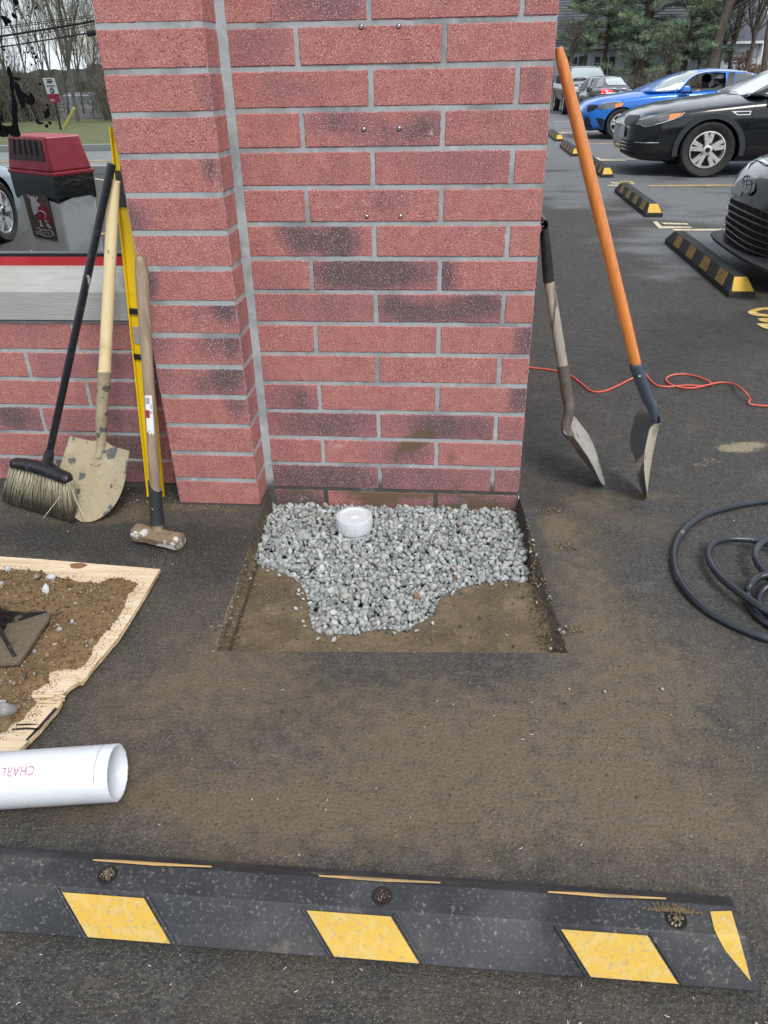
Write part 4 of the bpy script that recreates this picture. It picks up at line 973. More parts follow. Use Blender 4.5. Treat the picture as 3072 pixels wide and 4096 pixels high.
def wheel_stop(label, X0, X1, yb0, yt0, yt1, yb1, H=.098, base=.030, stripes=(), skew=.055, group=None, org=None, detail=True):
    """block along local x from X0 to X1; stripes are (left edge at the top, width) on the front slope"""
    t = thing('wheel_stop', label, 'wheel stop', org or ((X0+X1)/2, (yb0+yb1)/2, 0), group)
    b = MB(); secs = []; es = .024
    xs = [X0, X0+.002, X0+es, X0+es+.004]+list(np.linspace(X0+es+.02, X1-es-.02, 60 if detail else 8))+[X1-es-.004, X1-es, X1-.002, X1]
    for x in xs:
        e = min(1, max(0, (x-X0)/es), max(0, (X1-x)/es)); q = base+(H-base)*e
        hz = q; yt = yt0*1.0; 
        zt = hz
        wv = .0007*fbm(x, 1, 9, 3) if detail else 0
        f_ = (zt-base)/(H-base)
        a_ = yb0+(yt0-yb0)*f_; c_ = yb1+(yt1-yb1)*f_
        secs.append([(x, yb0+.016, 0), (x, yb0+.001, base*.86), (x, yb0, base), (x, a_, zt-.003), (x, a_+.004, zt+wv), (x, (a_+c_)/2, zt+wv*1.5), (x, c_-.004, zt+wv), (x, c_, zt-.003), (x, yb1, base), (x, yb1+.003, 0)])
    b.loft(secs); bd = b.build('body', m_rub, t, ang=32)
    nrm = unit(np.cross((1, 0, 0), (0, yt0-yb0, H-base)));
    if nrm[1] > 0: nrm = -nrm
    for k_, (sx, wd) in enumerate(stripes):
        def P(u, v, ex=.0014):      # v: 0 top .. 1 bottom
            return V3((sx+wd*u+skew*v, yt0+(yb0-yt0)*v, H+(base-H)*v))+nrm*ex
        b = MB(); b.prism([P(0, .07), P(1, .07), P(1, .97), P(0, .97)], nrm*.0010); o = b.build('yellow_stripe', m_ylw, t, smooth=False, recalc=True)
        if detail:
            for u, s_ in ((0, -1), (1, 1)):
                b = MB()     # moulded ridges beside each reflector
                p, q = P(u, .02, .0005)+V3((s_*.007, 0, 0)), P(u, .99, .0005)+V3((s_*.007, 0, 0))
                b.tube([p, lerp(p, q, .5), q], [.0025, .0034, .0030], 8)
                b.build('ridge', m_rub, t)
    return t
yb0, yt0, yt1, yb1 = -1.6800, -1.6370, -1.5790, -1.520
ws1 = wheel_stop('black rubber parking block with yellow stripes across the bottom foreground', -.70, 1.168, yb0, yt0, yt1, yb1, stripes=((-.43, .146), (-.004, .146), (.425, .142), (.847, .138)))
ws1.rotation_euler = (0, 0, 0)
# mounting holes, back edge paint, yellow end
m_dirt = mat('dirt_plug', (.13, .09, .05), .95, layers=[((.03, .022, .018), 80, .5, .62, .8, {'d': 4}), ((.4, .38, .3), 200, .66, .72, .6)], bump=[(90, .8, {'h': .004})])
for hx_, hy_, dirty in ((.0672, -1.6061, 1), (.5533, -1.6097, 0), (1.0404, -1.6125, 1)):
    b = MB(); b.loft([[(hx_+r_*math.cos(6.2832*i/28), hy_+r_*math.sin(6.2832*i/28), z) for i in range(28)] for r_, z in ((.0175, .0995), (.0158, .1002), (.0150, .0988), (.001, .0986))], cap=False)
    h = b.build('mounting_hole', m_hole, ws1, ang=60)
    its = []
    for i in range(90 if dirty else 40):
        r_ = rng.uniform(0, .013); a_ = rng.uniform(0, 6.28); its.append(((hx_+r_*math.cos(a_), hy_+r_*math.sin(a_), .0985+rng.uniform(0, .0035 if dirty else .0006)), float(rng.uniform(.0012, .004 if dirty else .002)), (.12, .085, .05) if rng.random() < .8 else (.34, .30, .24)))
    if hx_ > 1:
        for i in range(420):
            a_ = rng.normal(0, .019); bb = abs(rng.normal(0, .006)); its.append(((hx_+a_-.003, hy_+.012+bb*.8-abs(a_)*.05, .0992+rng.uniform(0, .005)*math.exp(-(a_/.02)**2)), float(rng.uniform(.001, .0034)), (.15, .105, .06)))
    o = rocks_mesh('dirt_plug', its, m_grit, parent=h, sub=0, variants=6); tag(o, kind='stuff')
for x0_, x1_ in ((.03, .235), (.44, .64), (.835, 1.02), (-.4, -.2)):
    b = MB(); b.prism([(x0_, -1.5825, .1001), (x0_+.05, -1.5790, .0985), (x1_, -1.5775, .0975), (x1_+.012, -1.5790, .0995), (x1_-.09, -1.5838, .1002)], (0, .0022, .0006)); b.build('worn_edge_paint', m_orange, ws1, smooth=False, recalc=True)
bd1 = [o for o in ws1.children if o.name.startswith('body')][0]
decal_cam(bvh_of([bd1]), [(2840, 3648), (2925, 3646), (2962, 3770), (3003, 3925), (2898, 3798), (2857, 3722)], m_ylw, 'yellow_end', ws1, .0016, 14)
# ================================================================ TOOLS, CORD AND HOSE (right of the wall)
zt = lambda x, y: (2100+x/1.5802, 700+y/1.5802)
# --- short weathered shovel with a black grip, leaning on the return wall
m_weath = mat('weathered_wood', (.33, .30, .25), .85, layers=[((.10, .085, .07), 7, .50, .60, .9, {'s': (7, 7, .4), 'd': 7}), ((.55, .25, .085), 6, .575, .62, .9, {'s': (3.5, 3.5, .45), 'd': 6}), ((.48, .46, .41), 16, .5, .66, .5, {'s': (7, 7, .35)})], bump=[(20, .8, {'s': (8, 8, .4), 'h': .002, 'd': 6})])
m_rustst = mat('rusty_socket', (.10, .085, .072), .7, layers=[((.21, .17, .13), 12, .46, .66, .7, {'d': 7}), ((.15, .065, .03), 20, .56, .7, .7, {'d': 6}), ((.28, .24, .17), 40, .62, .74, .6)], bump=[(60, .6, {'h': .002, 'd': 5})])
m_greyst = mat('scuffed_steel', (.33, .32, .29), .55, layers=[((.23, .22, .19), 14, .45, .66, .7, {'d': 6}), ((.14, .10, .065), 22, .60, .70, .8, {'d': 7}), ((.45, .44, .41), 70, .58, .7, .5)], bump=[(90, .4, {'h': .001})])
tip = V3((1.2092, .0907, .001)); gt = V3((.918, .135, .905))
t = thing('garden_shovel', 'short worn shovel with black grip and peeling wooden handle behind the wall corner', 'shovel', (tip[0], tip[1], 0))
pA = W(2193, 1112, .150); pB = W(2252, 1470, .135); pC = W(2278, 1640, .12); pD = W(2263, 1712, .11)
hd = unit(pB-pA)
b = MB(); P = [lerp(pA, pB, s) for s in np.linspace(0, 1, 12)]; b.tube(P, [float(np.interp(i, [0, 11], [.0165, .0185])) for i in range(12)], 16); b.build('handle', m_weath, t)
gA = W(2176, 905, .150)
b = MB(); b.tube([pA+hd*.012, pA, lerp(pA, gA, .35), lerp(pA, gA, .8), gA], [.0185, .0182, .0172, .0150, .0125], 14)
ctr = gA+V3((-.006, 0, .012)); k = 24; secs = []
for y_, r_ in ((-.055, .0112), (-.055, .0138), (-.050, .0145), (.050, .0145), (.055, .0138), (.055, .0112)):
    secs.append([ctr+V3((math.cos(6.2832*i/k)*r_, y_, math.sin(6.2832*i/k)*r_*1.25)) for i in range(k)])
b.loft(secs, cap=False)
b.build('grip', m_blackpl, t, ang=50)
b = MB(); b.loft([[ctr+V3((math.cos(6.2832*i/k)*.0112, y_, math.sin(6.2832*i/k)*.0112*1.3)) for i in range(k)] for y_ in (-.055, .055)], cap=False); b.build('bore', m_hole, t)
b = MB(); P = smooth_path([pB-hd*.004, pB, lerp(pB, pC, .6), pC, pD, pD+unit(tip-pD)*.05], 6)
b.tube(P, [float(np.interp(i/(len(P)-1), [0, .05, .4, .75, .9, 1], [.0205, .0198, .0195, .0185, .0165, .008])) for i in range(len(P))], 16)
b.tube([lerp(pB, pC, .35)+V3((-.002, -.0195, 0)), lerp(pB, pC, .35)+V3((-.002, -.0225, 0))], .0042, 10)
b.build('socket', m_rustst, t)
b = MB(); d, a, n = frame(tip-pD, (.10, 1, .04))
if n[0] < 0: n = -n
blade_mesh(b, pD+d*.006, d, a, n, np.linalg.norm(tip-pD)-.006, round_point(.088, .100), cup=.045, bend=.014, ridge=.010)
b.build('blade', [m_greyst, m_rustst], t, ang=60)

# --- long shovel with the orange handle
m_orangeh = mat('orange_lacquer', (.62, .205, .040), .22, layers=[((.50, .15, .028), 9, .42, .66, .65, {'s': (12, 12, .5), 'd': 6}), ((.70, .28, .08), 14, .54, .70, .5, {'s': (12, 12, .4), 'd': 5}), ((.75, .6, .4), 30, .70, .76, .6, {'d': 5})], coat=.5)
m_bluest = mat('blue_grey_steel', (.062, .078, .105), .38, metal=.35, layers=[((.10, .12, .15), 12, .5, .7, .6, {'d': 5}), ((.25, .24, .21), 60, .66, .74, .6)], coat=.2)
tip = V3((1.2956, .0043, .001)); top = X_ = None
def WX(x, y, Xc):
    dd = ray(x, y); return CAM+dd*(Xc-CAM[0])/dd[0]
ht = WX(2234, 190, .9165)
hb = W(2548, 1475, .052); nk = W(2592, 1600, .048); nk2 = W(2622, 1650, .045)
t = thing('orange_shovel', 'tall shovel with glossy orange wooden handle leaning on the wall corner', 'shovel', (tip[0], tip[1], 0))
b = MB(); P = [lerp(ht, hb, s) for s in np.linspace(0, 1, 28)]
b.tube(P, [float(np.interp(s, [0, .012, .03, .3, .8, 1], [.010, .0135, .0158, .0188, .0195, .0175])) for s in np.linspace(0, 1, 28)], 22); b.build('handle', m_orangeh, t, ang=50)
hd = unit(hb-ht)
b = MB(); P = smooth_path([hb-hd*.012, hb, W(2590, 1590, .050), W(2612, 1632, .046), W(2618, 1690, .042)], 6); sc = []
for i, p in enumerate(P):
    s = i/(len(P)-1); r1 = float(np.interp(s, [0, .05, .5, .72, .85, 1], [.0205, .0212, .0200, .0185, .0165, .006])); r2 = float(np.interp(s, [0, .5, .72, 1], [.0205, .0200, .0170, .020]))
    tq = unit(P[min(i+1, len(P)-1)]-P[max(i-1, 0)]); aa = unit(np.cross(tq, (0, 1, 0))); bb2 = np.cross(tq, aa)
    sc.append([p+aa*math.cos(6.2832*k/18)*r1+bb2*math.sin(6.2832*k/18)*r2 for k in range(18)])
b.loft(sc); soc = b.build('socket', m_bluest, t, ang=50)
q = W(2482+2, 1511, .03)
rv = lerp(hb, W(2590, 1590, .050), .25)+unit(CAM-hb)*.0200
b = MB(); b.tube([rv, rv+unit(CAM-hb)*.003], [.0052, .0035], 12); b.build('rivet', m_zinc, soc)
b = MB(); O_ = W(2621, 1668, .045); d, a, n = frame(tip-O_, (.03, 1, .0))
if n[0] > 0: n = -n
blade_mesh(b, O_, d, a, n, np.linalg.norm(tip-O_), round_point(.100, .112), cup=.060, bend=-.026, ridge=.010, lip=-.012)
m_bladeo = mat('scraped_blade', (.075, .082, .088), .45, metal=.2, layers=[((.42, .385, .28), 7, .53, .60, .85, {'d': 7}), ((.13, .13, .13), 20, .5, .7, .6)])
m_cream = mat('caked_mud', (.40, .37, .27), .7, layers=[((.10, .10, .095), 9, .50, .62, .8, {'d': 8}), ((.55, .52, .42), 12, .52, .68, .7, {'d': 6})])
bo = b.build('blade', [m_bladeo, m_cream], t, ang=60)
bv = bvh_of([bo]); z7 = lambda x, y: (2250+x/1.904, 1400+y/1.904)
decal_cam(bv, [z7(670, 755), z7(655, 800), z7(545, 975), z7(528, 960), z7(548, 905), z7(610, 800)], mat('pink_sticker', (.42, .34, .36), .6, layers=[((.06, .03, .03), 60, .56, .62, .9, {'d': 5})]), 'sticker', t, .0012, 8)

# --- red extension cord
m_cord = mat('red_cord', (.62, .105, .062), .42, layers=[((.74, .26, .18), 9, .55, .72, .5), ((.35, .22, .16), 18, .64, .72, .5, {'d': 5})])
c1 = [zt(x, y) for x, y in ((-260, 1160), (-120, 1195), (32, 1216), (120, 1226), (205, 1240), (290, 1270), (350, 1312), (400, 1355), (450, 1371), (520, 1360), (600, 1325), (660, 1294), (700, 1276), (735, 1254), (757, 1250), (775, 1275), (800, 1305))]
z8 = lambda x, y: (2600+x/3.161, 1100+y/3.161)
c2 = [z8(x, y) for x, y in ((60, 1382), (130, 1406), (260, 1411), (400, 1398), (520, 1393), (640, 1402), (730, 1392))]
c3 = [z8(x, y) for x, y in ((768, 1372), (740, 1338), (650, 1303), (540, 1270), (420, 1253), (290, 1264), (218, 1295), (206, 1335), (250, 1378), (350, 1412), (470, 1430), (600, 1420))]
c4 = [z8(x, y) for x, y in ((760, 1384), (830, 1367), (920, 1358), (1050, 1376), (1150, 1432), (1230, 1510), (1266, 1568), (1248, 1610), (1270, 1634), (1380, 1650), (1492, 1654), (1700, 1640), (1900, 1700))]
pts = [G(*q, .005) for q in c1]+[G(*q, .005) for q in c2]+[G(*q, .006+.007*math.exp(-((i-1)/1.5)**2)) for i, q in enumerate(c3)]+[G(*q, .013 if i < 2 else (.034 if 4 <= i <= 5 else .012 if i in (3, 6) else .006)) for i, q in enumerate(c4)]
b = MB(); b.tube(smooth_path(pts, 6), .0043, 8); tag(b.build('extension_cord', m_cord), 'thin red extension cord looped across the asphalt behind the shovels', 'cord')

# --- black air hose
z9 = lambda x, y: (2600+x/1.8136, 2000+y/1.8136)
m_hose = mat('black_hose', (.020, .024, .032), .30, layers=[((.055, .062, .075), 9, .5, .7, .5), ((.22, .20, .16), 26, .67, .74, .6, {'d': 5})], bump=[(700, .25, {'h': .0006})])
L1 = [((1100, -25), .011), ((980, -12), .011), ((856, 5), .011), ((700, 27), .011), ((540, 62), .011), ((400, 108), .011), ((300, 168), .011), ((222, 252), .011), ((181, 345), .011), ((173, 432), .011), ((190, 520), .012), ((232, 612), .013), ((300, 700), .013), ((400, 792), .011), ((520, 868), .011), ((680, 945), .011), ((856, 1005), .011), ((1100, 1040), .011), ((1500, 1000), .011), ((1750, 760), .011), ((1650, 480), .02), ((1300, 380), .035),
      ((1000, 345), .034), ((850, 318), .034), ((740, 290), .036), ((600, 282), .036), ((500, 297), .036), ((442, 335), .034), ((422, 392), .032), ((445, 470), .030), ((512, 560), .034), ((620, 652), .038), ((740, 735), .040), ((860, 812), .038), ((1100, 900), .03), ((1350, 860), .02), ((1420, 640), .02), ((1250, 400), .04),
      ((1000, 268), .05), ((870, 285), .052), ((800, 320), .052), ((765, 380), .05), ((777, 450), .045), ((832, 525), .045), ((950, 640), .03), ((1150, 700), .02), ((1280, 560), .02), ((1100, 470), .03), ((930, 520), .055), ((860, 540), .055), ((782, 562), .05), ((722, 620), .045), ((706, 690), .022), ((732, 780), .014), ((792, 850), .012), ((880, 912), .012), ((1050, 980), .012), ((1250, 900), .02), ((1200, 660), .04), ((1000, 600), .05), ((880, 612), .04), ((812, 660), .025), ((790, 722), .013), ((812, 790), .012), ((900, 880), .012), ((1100, 930), .012)]
b = MB(); P = smooth_path([G(*z9(*q), z) for q, z in L1], 8); b.tube(P, .0108, 12); tag(b.build('air_hose', m_hose), 'thick black rubber hose coiled on the asphalt at the right edge', 'hose')
# ================================================================ PARKING LOT
m_lot = mat('line_yellow', (.55, .38, .07), .7, layers=[((.10, .09, .07), 30, .52, .64, .75, {'d': 7}), ((.72, .60, .34), 6, .5, .7, .6)])
m_lotw = mat('line_pale', (.62, .55, .36), .7, layers=[((.14, .13, .11), 30, .54, .64, .7, {'d': 7})])
def marking(polys, m, z=.004):
    b = MB()
    for P in polys: b.add([(q[0], q[1], z) for q in P], [tuple(range(len(P)))])
    return tag(b.build('painted_marking', m, smooth=False, recalc=False), kind='structure')
z4 = zt
def line(y, x0, x1, w_=.09): return [(x0, y-w_/2), (x1, y-w_/2), (x1, y+w_/2), (x0, y+w_/2)]
marking([line(8.05, 3.02, 8)], m_lot); marking([line(11.2, 2.75, 8)], m_lotw); marking([line(14.1, 2.9, 8)], m_lot); marking([line(17.2, 3.0, 8)], m_lotw)
marking([line(5.07, 2.62, 7.5, .085)], m_lotw)
gpx = lambda L_, f=zt: [tuple(G(*f(*q), 0)[:2]) for q in L_]
marking([gpx([(808, 297), (836, 297), (864, 326), (1050, 330), (1056, 336), (848, 342), (835, 330)])], m_lotw, .0045)
marking([gpx([(858, 303), (1025, 308), (1035, 316), (882, 314)])], m_lotw)
z8b = lambda x, y: (2600+x/2.949, 600+y/2.949)
def ringpx(cx, cy, rx, ry, ix, iy, icx, icy, f):
    o = []; n = 40
    A = [G(*f(cx+rx*math.cos(t), cy+ry*math.sin(t)), .004) for t in np.linspace(0, 6.2832, n+1)[:-1]]
    Bq = [G(*f(icx+ix*math.cos(t), icy+iy*math.sin(t)), .004) for t in np.linspace(0, 6.2832, n+1)[:-1]]
    b = MB(); b.add(A+Bq, [(i, (i+1) % n, n+(i+1) % n, n+i) for i in range(n)]); return tag(b.build('painted_marking', m_lot, smooth=False), kind='structure')
ringpx(1390, 1910, 236, 54, 125, 26, 1390, 1910, z8b)
marking([gpx([(1262, 1993), (1700, 1985), (1700, 2036), (1350, 2038), (1290, 2018)], z8b)], m_lot)
marking([gpx([(1255, 2057), (1330, 2052), (1700, 2050), (1700, 2125), (1400, 2122), (1320, 2100)], z8b)], m_lot)
z3b = lambda x, y: (2100+x/1.7068, y/1.7068)
ringpx(693, 1245, 48, 10, 30, 4.5, 693, 1245, z3b)
marking([gpx([(578, 1243), (640, 1250), (752, 1254), (745, 1259), (600, 1254)], z3b)], m_lotw); marking([gpx([(562, 1264), (720, 1262), (720, 1272), (575, 1271)], z3b)], m_lotw)
marking([gpx([(465, 1078), (500, 1078), (522, 1092), (690, 1096), (690, 1103), (500, 1100)], z3b)], m_lotw, .005)
marking([gpx([(395, 915), (420, 915), (460, 938), (400, 938)], z3b)], m_lot, .005); marking([gpx([(165, 905), (330, 908), (330, 914), (165, 911)], z3b)], m_lotw, .005)
marking([[(3.2, 21), (9, 21), (9, 21.1), (3.2, 21.1)]], m_lotw, .005); marking([[(1.5, 24.2), (9, 24.2), (9, 24.32), (1.5, 24.32)]], m_lotw, .005)

# wheel stops of the row: built once, copied
m_oldy = mat('dirty_reflector', (.27, .165, .035), .7, layers=[((.10, .08, .05), 22, .48, .64, .75, {'d': 7})])
m_endy = mat('chipped_yellow', (.62, .40, .05), .65, layers=[((.03, .03, .03), 16, .585, .62, .9, {'d': 8}), ((.45, .33, .12), 50, .5, .7, .6)])
m_rub2 = mat('old_rubber', (.022, .022, .024), .75, layers=[((.05, .047, .042), 12, .5, .7, .6, {'d': 5})], bump=[(60, .4, {'h': .002})])
def row_stop(org, label, rot=R(90)):
    t = thing('wheel_stop', label, 'wheel stop', org, 'striped wheel stops in a row across the lot')
    Ls, hw, hb_, H = 1.78, .082, .035, .115; b = MB(); secs = []; es = .10
    # local x: along the block (near end at 0), local y: width; modelled in world axes then turned by the empty
    for x in (0, .001, es, es+.002, .5, .9, 1.3, Ls-es-.002, Ls-es, Ls-.001, Ls):
        e = min(1, max(0, x/es), max(0, (Ls-x)/es)); zz = hb_+(H-hb_)*e; tp = hw+(.040-hw)*e
        secs.append([(x, -hw, 0), (x, -hw, hb_), (x, -tp, zz), (x, tp, zz), (x, hw, hb_), (x, hw, 0)])
    ox = V3(org); 
    def loc(mb): mb.v = [tuple(V3(q)+ox) for q in mb.v]; return mb
    b.loft(secs); loc(b).build('body', m_rub2, t, ang=25, recalc=True)
    for s in (.16, .55, .94, 1.33):
        b = MB(); k = (H-hb_)/(hw-.040)
        for sg in (1, -1): pass
        y0_, z0_, y1_, z1_ = hw+.001, hb_+.006, .044, H-.003
        b.prism([(s, y0_, z0_), (s+.17, y0_, z0_), (s+.17+.05, y1_, z1_), (s+.05, y1_, z1_)], (0, .0025, .0015)); loc(b).build('yellow_stripe', m_oldy, t, smooth=False, recalc=True)
    b = MB(); b.prism([(.004, -.070, hb_+.006), (.004, .070, hb_+.006), (es-.004, .040, H-.004), (es-.004, -.040, H-.004)], (-.002, 0, .002)); loc(b).build('end_patch', m_endy, t, smooth=False, recalc=True)
    for s in (.3, .89, 1.48):
        b = MB(); b.loft([[(s+r_*math.cos(6.2832*i/16), r_*math.sin(6.2832*i/16), z) for i in range(16)] for r_, z in ((.022, H+.0008), (.018, H+.001), (.001, H-.001+.0022))], cap=False); loc(b).build('bolt_hole', m_hole, t)
    t.rotation_euler = (0, 0, rot); return t
def copy_tree(o, parent=None, label=None):
    c = o.copy(); col.objects.link(c); c.parent = parent
    if label: c['label'] = label
    for ch in list(o.children): copy_tree(ch, c)
    return c
rs = row_stop((2.495, 2.70, 0), 'nearest striped wheel stop, in front of the black grille')
for (x, y, lab) in ((2.60, 5.76, 'second striped wheel stop of the row, between the two yellow stall lines'), (2.66, 8.9, 'third striped wheel stop, just left of the black sedan bumper'), (2.62, 11.75, 'fourth striped wheel stop, half hidden by the orange shovel handle'), (2.67, 14.75, 'farthest striped wheel stop, beside the brick wall edge')):
    c = copy_tree(rs, None, lab); c.location = (x, y, 0)

# ---------------------------------------------------------------- cars
def paint(name, c, rough=.22, metal=0.0): return mat(name, c, rough, metal=metal, coat=.75, spec=.3, layers=[(tuple(q*.8 for q in c), 3, .4, .7, .3)])
m_black = paint('black_paint', (.012, .013, .015)); m_dgrey = paint('charcoal_paint', (.007, .009, .012)); m_blue = paint('blue_paint', (.022, .17, .62), .25, .1)
m_tyre = mat('tyre', (.022, .022, .023), .8, layers=[((.045, .044, .042), 20, .5, .7, .6)]); m_rim = mat('alloy', (.72, .72, .72), .32, metal=.6, layers=[((.10, .09, .08), 18, .60, .72, .7, {'d': 6})])
m_dark = mat('dark_trim', (.010, .010, .011), .5); m_cglass = mat('car_glass', (.035, .045, .05), .03, spec=1.0, coat=1.0)
m_wsg = mat('windshield_glass', (.30, .36, .36), .06, spec=1.0, coat=1.0)
m_chrome = mat('chrome', (.75, .75, .76), .08, metal=1.0); m_lens = mat('lamp_lens', (.10, .10, .105), .05, spec=1.0, coat=1.0); m_clear = mat('clear_lens', (.55, .58, .60), .08, spec=1.0, coat=1.0)
m_amber = mat('amber_lens', (.80, .26, .03), .15, coat=1.0); m_redl = mat('red_lens', (.62, .012, .022), .12, coat=1.0); m_flare = mat('grey_flare', (.022, .027, .034), .5)
SED = [  # l, half width, bottom, shoulder, top
    (0, .50, .36, .60, .63), (.03, .64, .25, .66, .71), (.10, .76, .21, .705, .775), (.25, .86, .18, .755, .835), (.5, .915, .17, .81, .895), (.9, .935, .17, .86, .95), (1.35, .94, .17, .90, 1.0), (1.6, .94, .17, .925, 1.01),
    (2.4, .94, .17, .95, 1.0), (3.3, .94, .17, .985, 1.03), (3.9, .93, .18, 1.02, 1.08), (4.3, .91, .20, 1.03, 1.09), (4.6, .86, .24, 1.0, 1.06), (4.76, .78, .30, .93, .98), (4.83, .62, .38, .82, .86)]
CAB = [(1.35, .965, .80), (1.62, 1.09, .755), (1.95, 1.25, .70), (2.3, 1.385, .62), (2.7, 1.455, .585), (3.1, 1.455, .58), (3.5, 1.385, .585), (3.85, 1.25, .63), (4.15, 1.11, .68), (4.3, 1.05, .70)]
def car_body(T, prof, paint_m, parent, arches, cab=None, wheel_r=.34, cuts=(), hood_round=.10):
    """T: (l, s, z) -> world"""
    b = MB(); secs = []
    for l, hw, zb, zs, zt_ in prof:
        half = [(0, zb), (hw*.80, zb), (hw*.95, zb+.05), (hw*.985, zb+(zs-zb)*.35), (hw, zb+(zs-zb)*.68), (hw*.975, zs-.03), (hw*.90, zs+.008), (hw*.62, zt_-hood_round*.22), (hw*.3, zt_-.006), (0, zt_)]
        ring_ = [(-y, z) for y, z in half]+[(y, z) for y, z in reversed(half[1:-1])]
        secs.append([T(l, y, z) for y, z in ring_])
    b.loft(secs); body = b.build('body', [paint_m, m_dark], parent, recalc=True)
    sm = body.modifiers.new('s', 'SUBSURF'); sm.levels = 2; sm.render_levels = 2
    objs = [body]
    def cutter(mb): 
        o = mb.build('cut', [m_dark, m_dark], parent, smooth=False, recalc=True); objs.append(o)
        md = body.modifiers.new('b', 'BOOLEAN'); md.operation = 'DIFFERENCE'; md.object = o; md.solver = 'EXACT'; md.material_mode = 'TRANSFER'
    for (l, z, r_) in arches:
        for sg in (-1, 1):
            c = MB(); k = 36; ring1 = [T(l+r_*math.cos(6.2832*i/k), sg*.62, z+r_*math.sin(6.2832*i/k)) for i in range(k)]; ring2 = [T(l+r_*math.cos(6.2832*i/k), sg*1.15, z+r_*math.sin(6.2832*i/k)) for i in range(k)]
            c.loft([ring1, ring2]); cutter(c)
    bake(body, objs[1:])
    outs = [body]
    if cab:
        b = MB(); secs = []
        for l, zt_, wt in cab[0]:
            zb_ = cab[1](l); wb_ = cab[2]
            e = max(.02, (zt_-zb_))
            half = [(0, zb_-.06), (wb_, zb_-.05), (wb_-.01, zb_+.02), (wt+(wb_-wt)*.45, zb_+e*.55), (wt+.02, zt_-.05*min(1, e*3)), (wt*.85, zt_-.012), (wt*.4, zt_), (0, zt_+.004)]
            secs.append([T(l, -y, z) for y, z in half]+[T(l, y, z) for y, z in reversed(half[1:-1])])
        b.loft(secs); cabo = b.build('cabin', [paint_m, m_dark], parent, recalc=True)
        sm = cabo.modifiers.new('s', 'SUBSURF'); sm.levels = 2; sm.render_levels = 2
        cs = []
        for cut in cuts:
            o = cut().build('cut', [m_dark, m_dark], parent, smooth=False, recalc=True); cs.append(o)
            md = cabo.modifiers.new('b', 'BOOLEAN'); md.operation = 'DIFFERENCE'; md.object = o; md.solver = 'EXACT'; md.material_mode = 'TRANSFER'
        bake(cabo, cs); outs.append(cabo)
    return outs
def bake(o, cutters):
    dg = bpy.context.evaluated_depsgraph_get(); dg.update()
    me = bpy.data.meshes.new_from_object(o.evaluated_get(dg), preserve_all_data_layers=True, depsgraph=dg)
    o.modifiers.clear(); old = o.data; o.data = me; me.shade_smooth(); me.set_sharp_from_angle(angle=R(38))
    for c in cutters: bpy.data.objects.remove(c)
def wheel(T, l, s, z, r_, wd, parent, spokes=5, rimr=.66, out_=-1, twin=True):
    """out_: sign of the outward side along s"""
    k = 48; b = MB(); prof = [(rimr*r_, .30), (r_*.78, .46), (r_*.93, .50), (r_*.985, .42), (r_, .2), (r_, -.2), (r_*.985, -.42), (r_*.93, -.5), (rimr*r_, -.46)]
    secs = [[T(l+q*math.cos(6.2832*i/k), s+out_*wd*f, z+q*math.sin(6.2832*i/k)) for i in range(k)] for q, f in prof]
    b.loft(secs, cap=False); w_ = b.build('wheel', m_tyre, parent, recalc=True)
    b = MB(); secs = [[T(l+q*math.cos(6.2832*i/k), s+out_*wd*f, z+q*math.sin(6.2832*i/k)) for i in range(k)] for q, f in ((rimr*r_*1.01, .32), (rimr*r_, .40), (rimr*r_*.94, .41), (rimr*r_*.91, .28), (rimr*r_*.88, .05))]
    b.loft(secs, cap=False)
    b2 = MB(); b2.loft([[T(l+q*math.cos(6.2832*i/k), s+out_*wd*f, z+q*math.sin(6.2832*i/k)) for i in range(k)] for q, f in ((rimr*r_*.9, .04), (.001, .04))], cap=False); b2.build('brake_disc', m_dark, w_)
    R0 = rimr*r_
    for i in range(spokes):
        a0 = 6.2832*i/spokes+.35
        for da in ((-.20, .20) if twin else (0,)):
            a1, a2 = a0+da*.9, a0+da
            def pt(q, a, lat, f): 
                return T(l+q*math.cos(a)-lat*math.sin(a), s+out_*wd*f, z+q*math.sin(a)+lat*math.cos(a))
            wi, wo = R0*.10, R0*(.115 if twin else .17)
            b.add([pt(R0*.15, a1, -wi, .40), pt(R0*.15, a1, wi, .40), pt(R0*.93, a2, wo, .38), pt(R0*.93, a2, -wo, .38), pt(R0*.15, a1, -wi*1.1, .22), pt(R0*.15, a1, wi*1.1, .22), pt(R0*.93, a2, wo*1.2, .18), pt(R0*.93, a2, -wo*1.2, .18)],
                  [(0, 1, 2, 3), (4, 7, 6, 5), (0, 4, 5, 1), (1, 5, 6, 2), (2, 6, 7, 3), (3, 7, 4, 0)])
    b.loft([[T(l+q*math.cos(6.2832*i/20), s+out_*wd*f, z+q*math.sin(6.2832*i/20)) for i in range(20)] for q, f in ((R0*.25, .2), (R0*.24, .42), (R0*.17, .44), (.001, .44))], cap=False)
    rm = b.build('rim', m_rim, w_, recalc=True, ang=30)
    b = MB()
    for i in range(5): 
        a = 6.2832*i/5; c_ = T(l+R0*.33*math.cos(a), s+out_*wd*.415, z+R0*.33*math.sin(a)); c2 = T(l+R0*.33*math.cos(a), s+out_*wd*.44, z+R0*.33*math.sin(a)); b.tube([c_, c2], r_*.033, 8)
    b.tube([T(l, s+out_*wd*.44, z), T(l, s+out_*wd*.46, z)], R0*.135, 16); b.build('hub_cap', m_dark, w_)
    return w_
